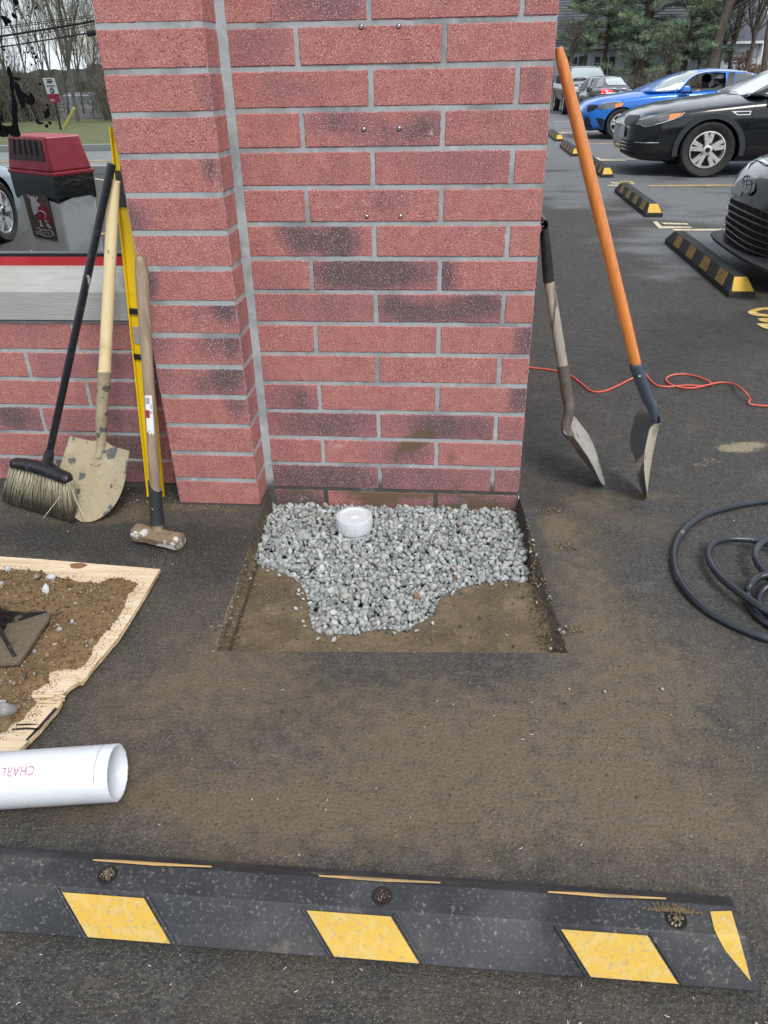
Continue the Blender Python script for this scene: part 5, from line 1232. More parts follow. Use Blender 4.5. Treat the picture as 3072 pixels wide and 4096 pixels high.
def cam_line(bvh, px, rad, off, mt, name, parent, n=6):
    P = smooth_path([(x, y, 0) for x, y in px], n); o = []
    for q in P:
        h = bvh.ray_cast(Vector(CAM), Vector(ray(q[0], q[1])).normalized())
        if h[0] is not None: 
            nr = h[1] if h[1].dot(Vector(ray(q[0], q[1]))) < 0 else -h[1]; o.append(np.array(h[0]+nr*off))
    if len(o) < 3: return None
    b = MB(); b.tube(o, rad, 6); return b.build(name, mt, parent)
def dc(bv, pts, f, mt, name, parent, off=.004, st=6): return decal_cam(bv, [f(*q) for q in pts], mt, name, parent, off, st)

# --- black sedan (third bay)
X0, Y0, S = 2.905, 9.74, 1.0
def Tk(l, s, z): return (X0+l*S, Y0+s*S, z*S*.965)
t = thing('parked_car', 'shiny black sedan nosed in, silver five spoke front wheel in view', 'car', (X0, Y0, 0), 'cars parked in the lot')
zb_ = lambda l: np.interp(l, [1.35, 1.6, 2.4, 3.3, 3.9, 4.3], [.97, .985, .985, 1.0, 1.03, 1.04])
ob = car_body(Tk, SED, m_dgrey, t, [(.98, .33, .395), (3.78, .33, .395)], (CAB, zb_, .85))
for l in (.98, 3.78):
    for sg in (-1, 1): wheel(Tk, l, sg*.82, .345, .345, .23, t, 5, .66, sg)
bv = bvh_of(ob); q4 = lambda x, y: (2300+x/2.149, 200+y/2.149)
hl_ = dc(bv, [(525, 640), (548, 600), (570, 566), (700, 562), (800, 552), (870, 544), (940, 541), (900, 572), (830, 602), (740, 620), (640, 642), (600, 660), (570, 638)], q4, m_lens, 'headlight', t)
bvl = bvh_of(ob); dc(bvl, [(820, 556), (880, 548), (932, 543), (895, 568), (850, 590), (800, 606)], q4, m_amber, 'amber_lens', hl_, .009, 5); dc(bvl, [(690, 566), (790, 560), (790, 605), (700, 615)], q4, m_lens, 'bulb_lens', hl_, .008, 5)
cam_line(bvl, [q4(*q) for q in ((528, 640), (570, 640), (600, 660), (700, 640), (800, 612), (900, 575), (942, 541))], .006, .010, m_chrome, 'chrome_strip', hl_)
dc(bv, [(432, 585), (470, 560), (560, 562), (545, 600), (520, 640), (440, 655), (425, 625)], q4, m_dark, 'grille', t, .006)
dc(bv, [(398, 765), (470, 775), (560, 800), (700, 790), (725, 740), (735, 700), (735, 795), (690, 900), (640, 880), (520, 900), (430, 890), (390, 870)], q4, m_dark, 'lower_intake', t, .006)
cam_line(bv, [q4(*q) for q in ((517, 793), (620, 797), (722, 796))], .006, .012, m_chrome, 'trim_strip', t)
for yy in (800, 830, 860): cam_line(bv, [q4(*q) for q in ((405, yy-20), (460, yy), (540, yy+12))], .006, .012, m_black, 'intake_slat', t)
dc(bv, [(395, 690), (412, 645), (440, 660), (432, 745), (388, 745)], q4, mat('plate', (.55, .56, .58), .5), 'number_plate', t, .02)
cam_line(bv, [q4(*q) for q in ((1560, 450), (1530, 560), (1500, 700), (1480, 830), (1470, 940))], .003, .001, m_dark, 'door_gap', t)
cam_line(bv, [q4(*q) for q in ((1380, 940), (1500, 942), (1650, 945))], .004, .001, m_dark, 'sill_line', t)
cam_line(bv, [q4(*q) for q in ((368, 868), (390, 905), (440, 945), (520, 975), (600, 985), (680, 990))], .018, .012, m_black, 'lip_spoiler', t)
vt = dc(bv, [(1345, 528), (1515, 523), (1505, 558), (1395, 560)], q4, m_chrome, 'fender_vent', t, .006, 4); 
dc(bv, [(1378, 535), (1505, 530), (1498, 551), (1400, 553)], q4, m_dark, 'vent_gap', vt, .011, 4)
fl_ = MB(); k = 40; secs = []
for i in range(k+1):
    a = R(-8+196*i/k); c, s_ = math.cos(a), math.sin(a); secs.append([Tk(.98+(.39)*c, -.90, .33+.39*s_), Tk(.98+.39*c, -.952, .33+.39*s_), Tk(.98+.455*c, -.950, .33+.455*s_), Tk(.98+.46*c, -.90, .33+.46*s_)])
fl_.loft(secs); fl_.build('arch_flare', m_flare, t, recalc=True, ang=50)
dc(bv, [(1300, 372), (1420, 320), (1560, 250), (1659, 200), (1800, 130), (1800, 230), (1600, 330), (1480, 400), (1400, 385)], q4, m_wsg, 'windshield', t, .004, 8)
dc(bv, [(1620, 440), (1700, 360), (1900, 300), (2100, 300), (2100, 420), (1700, 440)], q4, m_cglass, 'side_window', t, .004, 12)
b = MB(); mc = V3(Tk(1.72, -1.0, 1.02)); b.box(mc, (.12, .20, .14), taper=.8); bevel(b.build('mirror', m_dgrey, t), .03, 3)
cam_line(bv, [q4(*q) for q in ((1600, 450), (1640, 405), (1700, 350))], .008, .006, m_chrome, 'window_trim', t)

# --- blue saloon with its window open
X0b, Y0b, Sb = 3.125, 15.80, .87
def Tc(l, s, z): return (X0b+l*Sb, Y0b+s*Sb, z*Sb*.985)
t = thing('parked_car', 'bright blue car with open window and a white capped driver', 'car', (X0b, Y0b, 0), 'cars parked in the lot')
CABc = [(1.30, .97, .80), (1.62, 1.10, .755), (1.98, 1.25, .70), (2.35, 1.375, .62), (2.75, 1.425, .585), (3.2, 1.415, .58), (3.6, 1.36, .585), (3.95, 1.27, .60), (4.3, 1.15, .66), (4.5, 1.05, .70)]
wpx = [(872, 357), (935, 295), (1005, 240), (1060, 212), (1120, 198), (1230, 190), (1312, 196), (1302, 270), (1272, 362)]
def civic_cut():
    b = MB(); P = []
    for q in wpx:
        g_ = W(*q4(*q), 15.14); P.append((g_[0], 14.4, g_[2]))
    b.prism(P, (0, 3.0, 0)); return b
obc = car_body(Tc, SED, m_blue, t, [(.87, .31, .375), (3.6, .31, .375)], (CABc, zb_, .85), cuts=(civic_cut,))
for l in (.87, 3.6):
    for sg in (-1, 1): wheel(Tc, l, sg*.82, .325, .325, .22, t, 5, .68, sg)
bv = bvh_of(obc)
hl_ = dc(bv, [(195, 480), (250, 462), (330, 448), (395, 445), (425, 460), (385, 490), (330, 503), (200, 512)], q4, m_lens, 'headlight', t, .006, 5)
dc(bv, [(345, 465), (395, 455), (422, 461), (390, 488), (345, 496)], q4, m_amber, 'amber_lens', hl_, .012, 4); cam_line(bv, [q4(*q) for q in ((230, 465), (310, 450), (395, 446))], .008, .012, m_clear, 'chrome_strip', hl_)
dc(bv, [(108, 480), (150, 470), (200, 475), (192, 500), (150, 520), (105, 535)], q4, m_dark, 'grille', t, .006, 5)
dc(bv, [(82, 570), (120, 578), (148, 672), (80, 660)], q4, m_dark, 'lower_intake', t, .006, 5)
for yy in (590, 607, 624, 641, 656): cam_line(bv, [q4(*q) for q in ((82, yy), (105, yy+2), (140, yy+8))], .006, .012, m_flare, 'intake_slat', t)
dc(bv, [(182, 582), (235, 588), (270, 620), (293, 665), (225, 668), (200, 625)], q4, m_dark, 'fog_lamp_recess', t, .008, 5)
cam_line(bv, [q4(*q) for q in ((66, 668), (130, 684), (200, 672), (250, 655))], .012, .010, m_dark, 'lip_spoiler', t)
dc(bv, [(655, 352), (720, 305), (820, 240), (930, 190), (1010, 172), (1080, 180), (1000, 225), (900, 290), (820, 352), (740, 356)], q4, m_wsg, 'windshield', t, .004, 6)
dc(bv, [(1385, 200), (1500, 198), (1600, 208), (1700, 240), (1700, 350), (1370, 335)], q4, m_cglass, 'rear_window', t, .005, 7)
dc(bv, [(1322, 195), (1378, 192), (1360, 362), (1283, 362)], q4, m_dark, 'door_pillar', t, .005, 6)
cam_line(bv, [q4(*q) for q in ((858, 358), (930, 288), (1005, 228), (1090, 196), (1200, 183), (1330, 184), (1500, 192), (1600, 208))], .010, .008, m_chrome, 'window_trim', t)
cam_line(bv, [q4(*q) for q in ((820, 370), (812, 420), (800, 480))], .004, .001, m_dark, 'door_gap', t)
q = W(*q4(952, 335), 14.93); b = MB(); b.box(q, (.185, .12, .115), taper=.82); bevel(b.build('mirror', m_blue, t), .03, 3)
b = MB(); b.box(V3(q)+V3((.03, 0, -.055)), (.20, .10, .05)); bevel(b.build('mirror_base', m_dark, t), .015, 2)
# inside: seats, dashboard and steering wheel
b = MB()
for sy in (-.36, .36):
    for lx in (2.98,): 
        b.prism([Tc(lx, sy-.22, .55), Tc(lx+.14, sy-.22, .55), Tc(lx+.42, sy-.20, 1.16), Tc(lx+.30, sy-.20, 1.18)], (0, .42*Sb, 0)); b.box(Tc(lx+.38, sy, 1.26), (.09, .24, .17))
b.build('seats', m_dark, t, recalc=True)
b = MB(); b.prism([Tc(1.5, -.75, .93), Tc(2.0, -.75, .96), Tc(2.08, -.75, .86), Tc(1.5, -.75, .80)], (0, 1.5*Sb, 0)); b.build('dashboard', m_dark, t, recalc=True)
cS = V3(Tc(2.16, -.36, .95)); b = MB(); b.tube([cS+V3((.045*math.sin(a), .16*math.cos(a), .15*math.sin(a))) for a in np.linspace(0, 6.2832, 25)[:-1]], .012, 8, closed=True); b.build('steering_wheel', m_dark, t)

def person(label, base, head, shoulder, hip, hand, elbow, face, cloth_m, cap_m, hair_m, scale, capdir):
    t = thing('person', label, 'person', base)
    me = bpy.data.meshes.new('body'); hv = V3(head); sh = V3(shoulder); hp = V3(hip)
    s = scale; side = V3((0, .17*s, 0)); base = V3(parent_loc(t))
    nk_ = lerp(sh, hv, .35)
    V = [hp, lerp(hp, sh, .5), lerp(hp, sh, .88), nk_, lerp(nk_, hv, .6), hv+V3((0, 0, .05*s)), sh-side, V3(elbow), V3(hand), V3(hand)+V3((-.06*s, 0, .01)), sh+side, V3(elbow)+2*side, V3(hand)+2*side*.8, hv+V3((-.075*s, 0, -.035*s)), V3(hand)+V3((-.05*s, .03*s, .0))]
    E_ = [(0, 1), (1, 2), (2, 3), (3, 4), (4, 5), (2, 6), (6, 7), (7, 8), (8, 9), (2, 10), (10, 11), (11, 12), (4, 13), (8, 14)]
    rad = [.15, .15, .13, .055, .075, .088, .06, .045, .03, .014, .06, .045, .03, .035, .012]
    me.from_pydata([tuple(q-base) for q in V], E_, []); o = bpy.data.objects.new('body', me); col.objects.link(o); o.parent = t
    sk = o.modifiers.new('skin', 'SKIN'); ly = me.skin_vertices[0] if me.skin_vertices else None
    if ly is None:
        bm = bmesh.new(); bm.from_mesh(me); bm.verts.layers.skin.verify(); bm.to_mesh(me); bm.free(); ly = me.skin_vertices[0]
    for i, r_ in enumerate(rad): ly.data[i].radius = (r_*s, r_*s*(1.15 if i in (1, 2) else 1))
    ly.data[0].use_root = True
    ss = o.modifiers.new('sub', 'SUBSURF'); ss.levels = 2; ss.render_levels = 2
    me.materials.append(face); 
    # hair and cap sit on the head, clothing over trunk and arms
    def dome(c, r_, zc, n, m_, nm, k=24, r2=None):
        b = MB(); secs = []
        for j in range(9):
            ph = zc+(R(90)-zc)*j/8; q = max(.001, math.cos(ph)); secs.append([c+V3((r_*q*math.cos(6.2832*i/k)*1.12, r_*q*math.sin(6.2832*i/k), (r2 or r_)*math.sin(ph))) for i in range(k)])
        b.loft(secs, cap=False); return b
    hb_ = dome(hv+V3((.022*s, 0, .035*s)), .105*s, R(-75), 0, hair_m, 'hair'); hb_.build('hair', hair_m, t)
    if cap_m:
        cb_ = dome(hv+V3((.004*s, 0, .058*s)), .116*s, R(-8), 0, cap_m, 'cap', r2=.105*s)
        cb_.prism([hv+V3((capdir*q[0]*s, q[1]*s, .050*s)) for q in ((.09, -.08), (.17, -.065), (.20, 0), (.17, .065), (.09, .08))], (0, 0, .012*s)); cb_.build('cap', cap_m, t)
    b = MB()
    def sleeve(A, B_, r0, r1): b.tube([A, lerp(A, B_, .5), B_], [r0, (r0+r1)/2, r1], 12)
    b.loft([[lerp(hp, sh, u)+V3((r_*math.cos(6.2832*i/20), r_*1.35*math.sin(6.2832*i/20), 0)) for i in range(20)] for u, r_ in ((-.1, .165*s), (.4, .17*s), (.85, .15*s), (1.08, .10*s), (1.2, .062*s))])
    sleeve(sh-side*1.05, V3(elbow), .078*s, .062*s); sleeve(V3(elbow), lerp(elbow, hand, .85), .062*s, .046*s); sleeve(sh+side*1.05, V3(elbow)+2*side, .078*s, .062*s)
    b.build('jacket', cloth_m, t, ang=70); return t
m_skin = mat('skin', (.46, .25, .17), .55); m_grn = mat('grey_green_sleeve', (.055, .068, .066), .85); m_cap = mat('white_cap', (.62, .60, .58), .8); m_hairm = mat('dark_hair', (.02, .014, .012), .6); m_blk = mat('black_cloth', (.012, .012, .014), .85)
hd_ = W(*q4(1243, 262), 15.45); hnd = W(*q4(1055, 352), 15.30); elb = W(*q4(1190, 352), 15.30); shd = W(*q4(1262, 318), 15.47)
person('driver in white cap and grey green sleeves inside the blue car', (shd[0], 15.47, .35), hd_, shd, V3(shd)+V3((.02, 0, -.42)), hnd, elb, m_skin, m_grn, m_cap, m_hairm, .87, -1)
hd2 = W(*q4(1120, 262), 16.05); sh2 = V3(hd2)+V3((.06, 0, -.26))
person('passenger in black beyond the driver in the blue car', (sh2[0], 16.05, .35), hd2, sh2, sh2+V3((.05, 0, -.40)), sh2+V3((-.25, -.1, -.25)), sh2+V3((-.05, -.12, -.25)), m_skin, m_blk, None, m_hairm, .87, -1)

# --- black car in the nearest bay: wide slatted grille
Xn, Yn, Sn = 2.575, 3.28, .92
NOSE = [(0, .26, .215, .47, .50), (.03, .42, .18, .57, .605), (.09, .58, .155, .67, .71), (.2, .73, .15, .745, .80), (.35, .83, .15, .79, .855), (.55, .89, .155, .82, .895), (.9, .93, .17, .86, .94), (1.35, .94, .17, .90, 1.0), (1.6, .94, .17, .925, 1.01)]+SED[8:]
def Tn(l, s, z): return (Xn+l*Sn, Yn+s*Sn, z*Sn)
t = thing('parked_car', 'black car nose with a wide slatted grille at the right edge', 'car', (Xn, Yn, 0), 'cars parked in the lot')
m_pblack = paint('glossy_black', (.010, .008, .009), .12)
ob = car_body(Tn, NOSE, m_pblack, t, [(.95, .33, .39), (3.78, .33, .39)], (CAB, zb_, .85))
for l in (.95, 3.78):
    for sg in (-1, 1): wheel(Tn, l, sg*.82, .335, .335, .23, t, 5, .66, sg)
bv = bvh_of(ob); z6c = lambda x, y: (2750+x/2.54, 650+y/2.54)
g_ = dc(bv, [(440, 322), (520, 370), (640, 425), (760, 468), (818, 498), (1000, 560), (1000, 1040), (818, 1000), (700, 1005), (560, 930), (400, 785), (345, 690), (345, 560), (375, 420), (405, 352)], z6c, m_hole, 'grille', t, .003, 12)
for ln in (((440, 330), (520, 380), (640, 430), (818, 500), (950, 545)), ((402, 372), (470, 430), (600, 500), (740, 560), (880, 615)), ((378, 420), (450, 490), (600, 570), (740, 630), (880, 680)), ((362, 470), (440, 550), (600, 650), (740, 718), (880, 768)), ((354, 525), (430, 610), (600, 730), (740, 795), (880, 842)), ((347, 580), (420, 670), (600, 800), (740, 862), (880, 905)), ((350, 640), (425, 742), (600, 865), (740, 925), (880, 965))):
    cam_line(bv, [z6c(*q) for q in ln], .0075, .012, m_pblack, 'slat', g_)
for x_, a_, b_ in ((455, 350, 800), (520, 385, 870), (590, 420, 930), (665, 450, 960), (745, 480, 1000), (815, 520, 1000)):
    cam_line(bv, [z6c(x_+3, a_), z6c(x_+1, (a_+b_)/2), z6c(x_-2, b_)], .0025, .004, m_flare, 'grille_rib', g_)
b = MB(); LP = [W(*z6c(*q), Y_) for q, Y_ in (((262, 735), 3.95), ((300, 790), 3.7), ((400, 868), 3.42), ((520, 945), 3.12), ((640, 1015), 2.86), ((760, 1072), 2.66), ((860, 1110), 2.52))]
LQ = smooth_path(LP, 5); secs = [[p+V3((-.022, 0, .012)), p+V3((.0, 0, .030)), p+V3((.10, 0, .045)), p+V3((.10, 0, -.03)), p+V3((.0, 0, -.018)), p+V3((-.020, 0, -.006))] for p in LQ]
b.loft(secs); b.build('lip_blade', m_dark, t, recalc=True, ang=50)
b = dc(bv, [(248, 758), (262, 715), (296, 690), (330, 700), (400, 790), (560, 930), (700, 1010), (760, 1012), (900, 1010), (900, 1150), (818, 1125), (720, 1082), (600, 1015), (440, 905), (300, 805)], z6c, m_pblack, 'lip_spoiler', t, .014, 10)
m_ring = mat('dark_chrome', (.16, .15, .16), .2, metal=1.0)
el = [(627+math.cos(a)*68*.93+math.sin(a)*18, 235+math.sin(a)*92-math.cos(a)*20) for a in np.linspace(0, 6.2832, 21)[:-1]]
em = dc(bv, el, z6c, m_lens, 'emblem', t, .006, 8)
cam_line(bv, [z6c(*q) for q in el+[el[0]]], .004, .010, m_ring, 'ring', em)
cam_line(bv, [z6c(627+math.cos(a)*26, 235+math.sin(a)*80) for a in np.linspace(0, 6.2832, 17)], .003, .010, m_ring, 'ring', em); cam_line(bv, [z6c(627+math.cos(a)*46, 205+math.sin(a)*24) for a in np.linspace(0, 6.2832, 17)], .003, .010, m_ring, 'ring', em)
dc(bv, [(455, 285), (500, 215), (560, 160), (575, 220), (560, 300), (540, 345), (490, 320)], z6c, m_lens, 'upper_grille', t, .004, 8)
dc(bv, [(600, 85), (640, 25), (700, -20), (760, 0), (818, 30), (818, 10), (740, -60), (690, -60), (620, 20)], z6c, m_clear, 'headlight', t, .006, 8)
cam_line(bv, [z6c(*q) for q in ((735, 0), (780, 30), (830, 40), (900, 45))], .002, .002, m_dark, 'hood_gap', t)

# --- small black saloon seen from behind
S5 = .72
def Th(l, s, z): return (4.72+s*S5, 24.9-l*S5*1.02, z*S5)     # nose points away
t = thing('parked_car', 'black saloon seen from behind with red tail lights', 'car', (4.72, 20.1, 0), 'cars parked in the lot')
ob = car_body(Th, SED, m_black, t, [(.95, .33, .39), (3.78, .33, .39)], (CAB, zb_, .83))
for l in (.95, 3.78):
    for sg in (-1, 1): wheel(Th, l, sg*.82, .33, .33, .22, t, 5, .66, sg)
bv = bvh_of(ob); q3 = lambda x, y: (2180+x/1.86, y/1.86)
dc(bv, [(455, 580), (560, 576), (680, 582), (698, 625), (620, 632), (470, 634), (450, 610)], q3, m_wsg, 'rear_window', t, .006, 4)
for L_ in (((412, 668), (440, 662), (500, 672), (512, 682), (490, 698), (420, 702)), ((668, 665), (705, 656), (748, 668), (740, 680), (672, 682))):
    o = dc(bv, L_, q3, m_redl, 'tail_light', t, .010, 3)
    cx_ = sum(q[0] for q in L_)/len(L_); cy2 = sum(q[1] for q in L_)/len(L_); dc(bv, [(cx_-12, cy2-6), (cx_+8, cy2-5), (cx_+6, cy2+6), (cx_-12, cy2+7)], q3, m_clear, 'reverse_lens', o, .016, 3)
dc(bv, [(575, 657), (590, 652), (608, 655), (605, 665), (588, 668), (572, 664)], q3, m_chrome, 'emblem', t, .012, 3); dc(bv, [(500, 658), (525, 656), (526, 664), (502, 665)], q3, m_chrome, 'badge', t, .012, 3)
dc(bv, [(552, 684), (622, 682), (622, 700), (552, 702)], q3, mat('plate', (.55, .56, .58), .5), 'number_plate', t, .012, 3)
dc(bv, [(375, 655), (395, 605), (432, 572), (436, 620), (425, 645)], q3, m_cglass, 'side_window', t, .006, 3)
b = MB(); q = W(*q3(331, 665), 21.6); b.box(q, (.17, .10, .13), taper=.85); bevel(b.build('mirror', m_black, t), .03, 3)
b = MB(); q = W(*q3(568, 568), 21.8); b.prism([V3(q)+V3((-.02, 0, 0)), V3(q)+V3((.02, 0, 0)), V3(q)+V3((.012, .0, .06)), V3(q)+V3((-.004, 0, .06))], (0, .12, 0)); b.build('roof_antenna', m_dark, t)

# --- dark pickup facing the viewer
S6 = .70
PUP = [(0, .80, .55, 1.02, 1.06), (.03, .92, .50, 1.10, 1.14), (.12, .98, .46, 1.16, 1.20), (.5, 1.0, .44, 1.22, 1.27), (1.2, 1.0, .44, 1.26, 1.31), (1.6, 1.0, .44, 1.27, 1.32), (3.5, 1.0, .44, 1.28, 1.32), (3.8, 1.0, .46, 1.28, 1.32), (5.5, 1.0, .5, 1.28, 1.32), (5.6, .95, .55, 1.25, 1.28)]
PCAB = [(1.45, 1.27, .88), (1.75, 1.52, .82), (2.05, 1.78, .76), (2.35, 1.86, .73), (3.0, 1.87, .72), (3.6, 1.85, .72), (3.75, 1.75, .74), (3.8, 1.30, .80)]
def Tp(l, s, z): return (4.52+s*S6+l*.0, 24.0+l*S6, z*S6)
t = thing('parked_car', 'dark pickup truck facing the camera with a silver framed grille', 'pickup truck', (4.52, 24.0, 0), 'cars parked in the lot')
m_pick = paint('gunmetal_paint', (.028, .032, .038))
ob = car_body(Tp, PUP, m_pick, t, [(.95, .42, .47), (4.5, .42, .47)], (PCAB, lambda l: 1.27, .93))
for l in (.95, 4.5):
    for sg in (-1, 1): wheel(Tp, l, sg*.86, .41, .41, .26, t, 6, .62, sg)
bv = bvh_of(ob); q5 = lambda x, y: (2180+x/2.975, 150+y/2.975)
dc(bv, [(300, 500), (318, 380), (345, 365), (500, 362), (680, 368), (722, 455), (700, 488), (500, 492)], q5, m_wsg, 'windshield', t, .01, 7)
gr = dc(bv, [(400, 568), (640, 568), (640, 700), (410, 692)], q5, m_chrome, 'grille_frame', t, .012, 7); dc(bv, [(422, 586), (640, 586), (640, 684), (424, 680)], q5, m_hole, 'grille', gr, .02, 7)
for yy in (608, 633, 660): cam_line(bv, [q5(424, yy), q5(530, yy), q5(640, yy)], .012, .026, m_chrome, 'grille_bar', gr)
dc(bv, [(316, 585), (398, 588), (396, 662), (335, 668)], q5, m_clear, 'headlight', t, .012, 6)
dc(bv, [(340, 720), (500, 718), (640, 718), (640, 765), (520, 760), (400, 768), (395, 815), (350, 800)], q5, m_rim, 'bumper', t, .02, 7); dc(bv, [(402, 772), (520, 765), (640, 765), (640, 810), (400, 812)], q5, m_dark, 'lower_intake', t, .02, 7)
cam_line(bv, [q5(*q) for q in ((340, 494), (430, 486), (495, 496))], .012, .02, m_dark, 'wiper', t); cam_line(bv, [q5(*q) for q in ((540, 494), (600, 490), (650, 492))], .012, .02, m_dark, 'wiper', t)
b = MB()
for sx in (-.62, .62): b.tube([Tp(2.3, sx, 1.90), Tp(2.5, sx, 1.93), Tp(3.6, sx, 1.93), Tp(3.7, sx, 1.9)], .016, 6)
b.build('roof_rail', m_dark, t)
b = MB(); b.box(Tp(1.9, -1.12, 1.35), (.16, .10, .22)); bevel(b.build('mirror', m_dark, t), .02, 2)
# --- roof of a dark vehicle just inside the top right
def Tr(l, s, z): return (10.6+l*S6, 22.6+s*S6, z*S6*1.05)
t = thing('parked_car', 'dark vehicle behind the blue car, cut off at the right edge', 'car', (11, 22.6, 0), 'cars parked in the lot')
ob = car_body(Tr, PUP, m_black, t, [(.95, .42, .47), (4.5, .42, .47)], ([(q[0]-.9, q[1]*.98, q[2]) for q in PCAB], lambda l: 1.22, .93))
for l in (.95, 4.5): wheel(Tr, l, -.86, .41, .41, .26, t, 6, .62, -1)
# ================================================================ FAR SIDE OF THE LOT
q3 = lambda x, y: (2180+x/1.86, y/1.86)
m_mulch = mat('leaf_litter', (.085, .062, .045), .95, layers=[((.045, .033, .024), 3, .42, .62, .8, {'d': 7}), ((.16, .12, .08), 9, .55, .7, .6, {'d': 6}), ((.07, .085, .035), 1.2, .56, .7, .6, {'d': 5})], bump=[(8, .8, {'h': .05, 'd': 6})])
b = MB(); vs = []; NX_, NY_ = 80, 30
for j in range(NY_+1):
    for i in range(NX_+1):
        x = -6+44*i/NX_; y = 33.5+36*j/NY_; vs.append((x, y, .01+.22*min(1, max(0, (y-34)/5))+.05*fbm(x, y, .6, 3)*min(1, max(0, (y-33.5)/2))))
b.add(vs, [(j*(NX_+1)+i, j*(NX_+1)+i+1, (j+1)*(NX_+1)+i+1, (j+1)*(NX_+1)+i) for j in range(NY_) for i in range(NX_)])
tag(b.build('bank', m_mulch, ang=180), kind='structure')
# --- long house with pale blue siding and a dark roof
m_sid = mat('blue_siding', (.74, .80, .90), .7, layers=[((.50, .57, .67), 1.5, .45, .65, .5, {'d': 4})]); m_shg = mat('dark_shingle', (.10, .105, .13), .9, layers=[((.065, .07, .09), 4, .45, .62, .7, {'s': (1, 1, 1), 'd': 6}), ((.15, .155, .18), 14, .55, .7, .6, {'s': (1, 1, 5)})])
m_trim = mat('white_trim', (.72, .73, .74), .6); m_shut = mat('dark_shutter', (.05, .055, .065), .7); m_hwin = mat('house_glass', (.07, .085, .10), .08, spec=1.0)
YH = 47.0
def hx(px): return W(*q3(px, 400), YH)[0]
def hz(py, px=1000): return W(*q3(px, py), YH)[2]
HX0, HX1 = hx(-700), hx(1560); ev = hz(345)
hs_obj = thing('house', 'long pale blue sided house with a huge dark shingle roof behind the pines', 'house', ((HX0+HX1)/2, YH+5, 0))
def siding(name, x0, x1, y, z0, z1, parent, d=10):
    b = MB(); n = int((z1-z0)/.085)
    for i in range(n):
        za = z0+(z1-z0)*i/n; zb = z0+(z1-z0)*(i+1)/n
        b.add([(x0, y-.028, za), (x1, y-.028, za), (x1, y, zb), (x0, y, zb), (x0, y, za), (x1, y, za)], [(0, 1, 2, 3), (4, 5, 1, 0)])
    b.box(((x0+x1)/2, y+d/2+.02, (z0+z1)/2), (x1-x0, d, z1-z0)); return b.build(name, m_sid, parent, smooth=False)
siding('wall', HX0, hx(1215), YH, .2, ev, hs_obj); siding('wing_wall', hx(1275), hx(1558), YH-.9, .2, hz(335), hs_obj, 3)
b = MB(); rz = 8.5
b.prism([(HX0-.6, YH-.45, ev-.02), (HX0-.6, YH-.45, ev+.10), (HX0-.6, YH+8, rz), (HX0-.6, YH+16, ev), (HX0-.6, YH+16, ev-.1)], (HX1-HX0+.4, 0, 0)); b.build('roof', m_shg, hs_obj, smooth=False, recalc=True)
# shingle courses
b = MB()
for i in range(44):
    f = i/44; y = YH-.45+8.4*f; z = ev+.10+(rz-ev-.10)*f; b.box((( HX0+HX1)/2-.1, y+.02, z+.012), (HX1-HX0+.3, .05, .03))
b.build('shingle_courses', m_shut, hs_obj, smooth=False)
b = MB(); b.box(((HX0+hx(1225))/2, YH-.52, ev+.03), (hx(1225)-HX0+1.2, .14, .13)); b.build('gutter', m_trim, hs_obj, smooth=False)
b = MB(); b.box((hx(1445), YH-1.45, hz(334)+.02), (hx(1612)-hx(1285), .14, .12)); b.build('gutter', m_trim, hs_obj, smooth=False)
b = MB(); b.prism([(hx(1270), YH-1.4, hz(336)), (hx(1270), YH-1.4, hz(336)+.08), (hx(1270), YH+1.6, hz(336)+2.3), (hx(1270), YH+1.6, hz(336))], (hx(1612)-hx(1270), 0, 0)); b.build('wing_roof', m_shg, hs_obj, smooth=False, recalc=True)
for x_ in (1290, 1552): b = MB(); b.box((hx(x_), YH-.95, (hz(335)+.2)/2+.1), (.13, .10, hz(335)-.2)); b.build('corner_board', m_trim, hs_obj, smooth=False)
for (x0, x1, y0, y1, yo) in ((427, 472, 418, 545, 0), (975, 1012, 440, 545, 0), (695, 735, 430, 540, 0), (1365, 1440, 394, 460, -.93), (205, 245, 410, 520, 0)):
    zt_, zb2 = hz(y0), hz(y1); xa, xb = hx(x0), hx(x1); yy = YH+yo-.05
    wn = MB(); wn.box(((xa+xb)/2, yy, (zt_+zb2)/2), (xb-xa+.12, .06, zt_-zb2+.12)); f_ = wn.build('window', m_trim, hs_obj, smooth=False)
    b = MB(); b.box(((xa+xb)/2, yy-.035, (zt_+zb2)/2), (xb-xa, .02, zt_-zb2)); b.build('pane', m_hwin, f_, smooth=False)
    b = MB(); b.box(((xa+xb)/2, yy-.05, (zt_+zb2)/2), (xb-xa, .02, .03)); b.build('glazing_bar', m_trim, f_, smooth=False)
    for sx in (-1, 1): b = MB(); b.box(((xa+xb)/2+sx*((xb-xa)/2+.24), yy-.01, (zt_+zb2)/2), (.30, .05, zt_-zb2+.1)); b.build('shutter', m_shut, hs_obj, smooth=False)

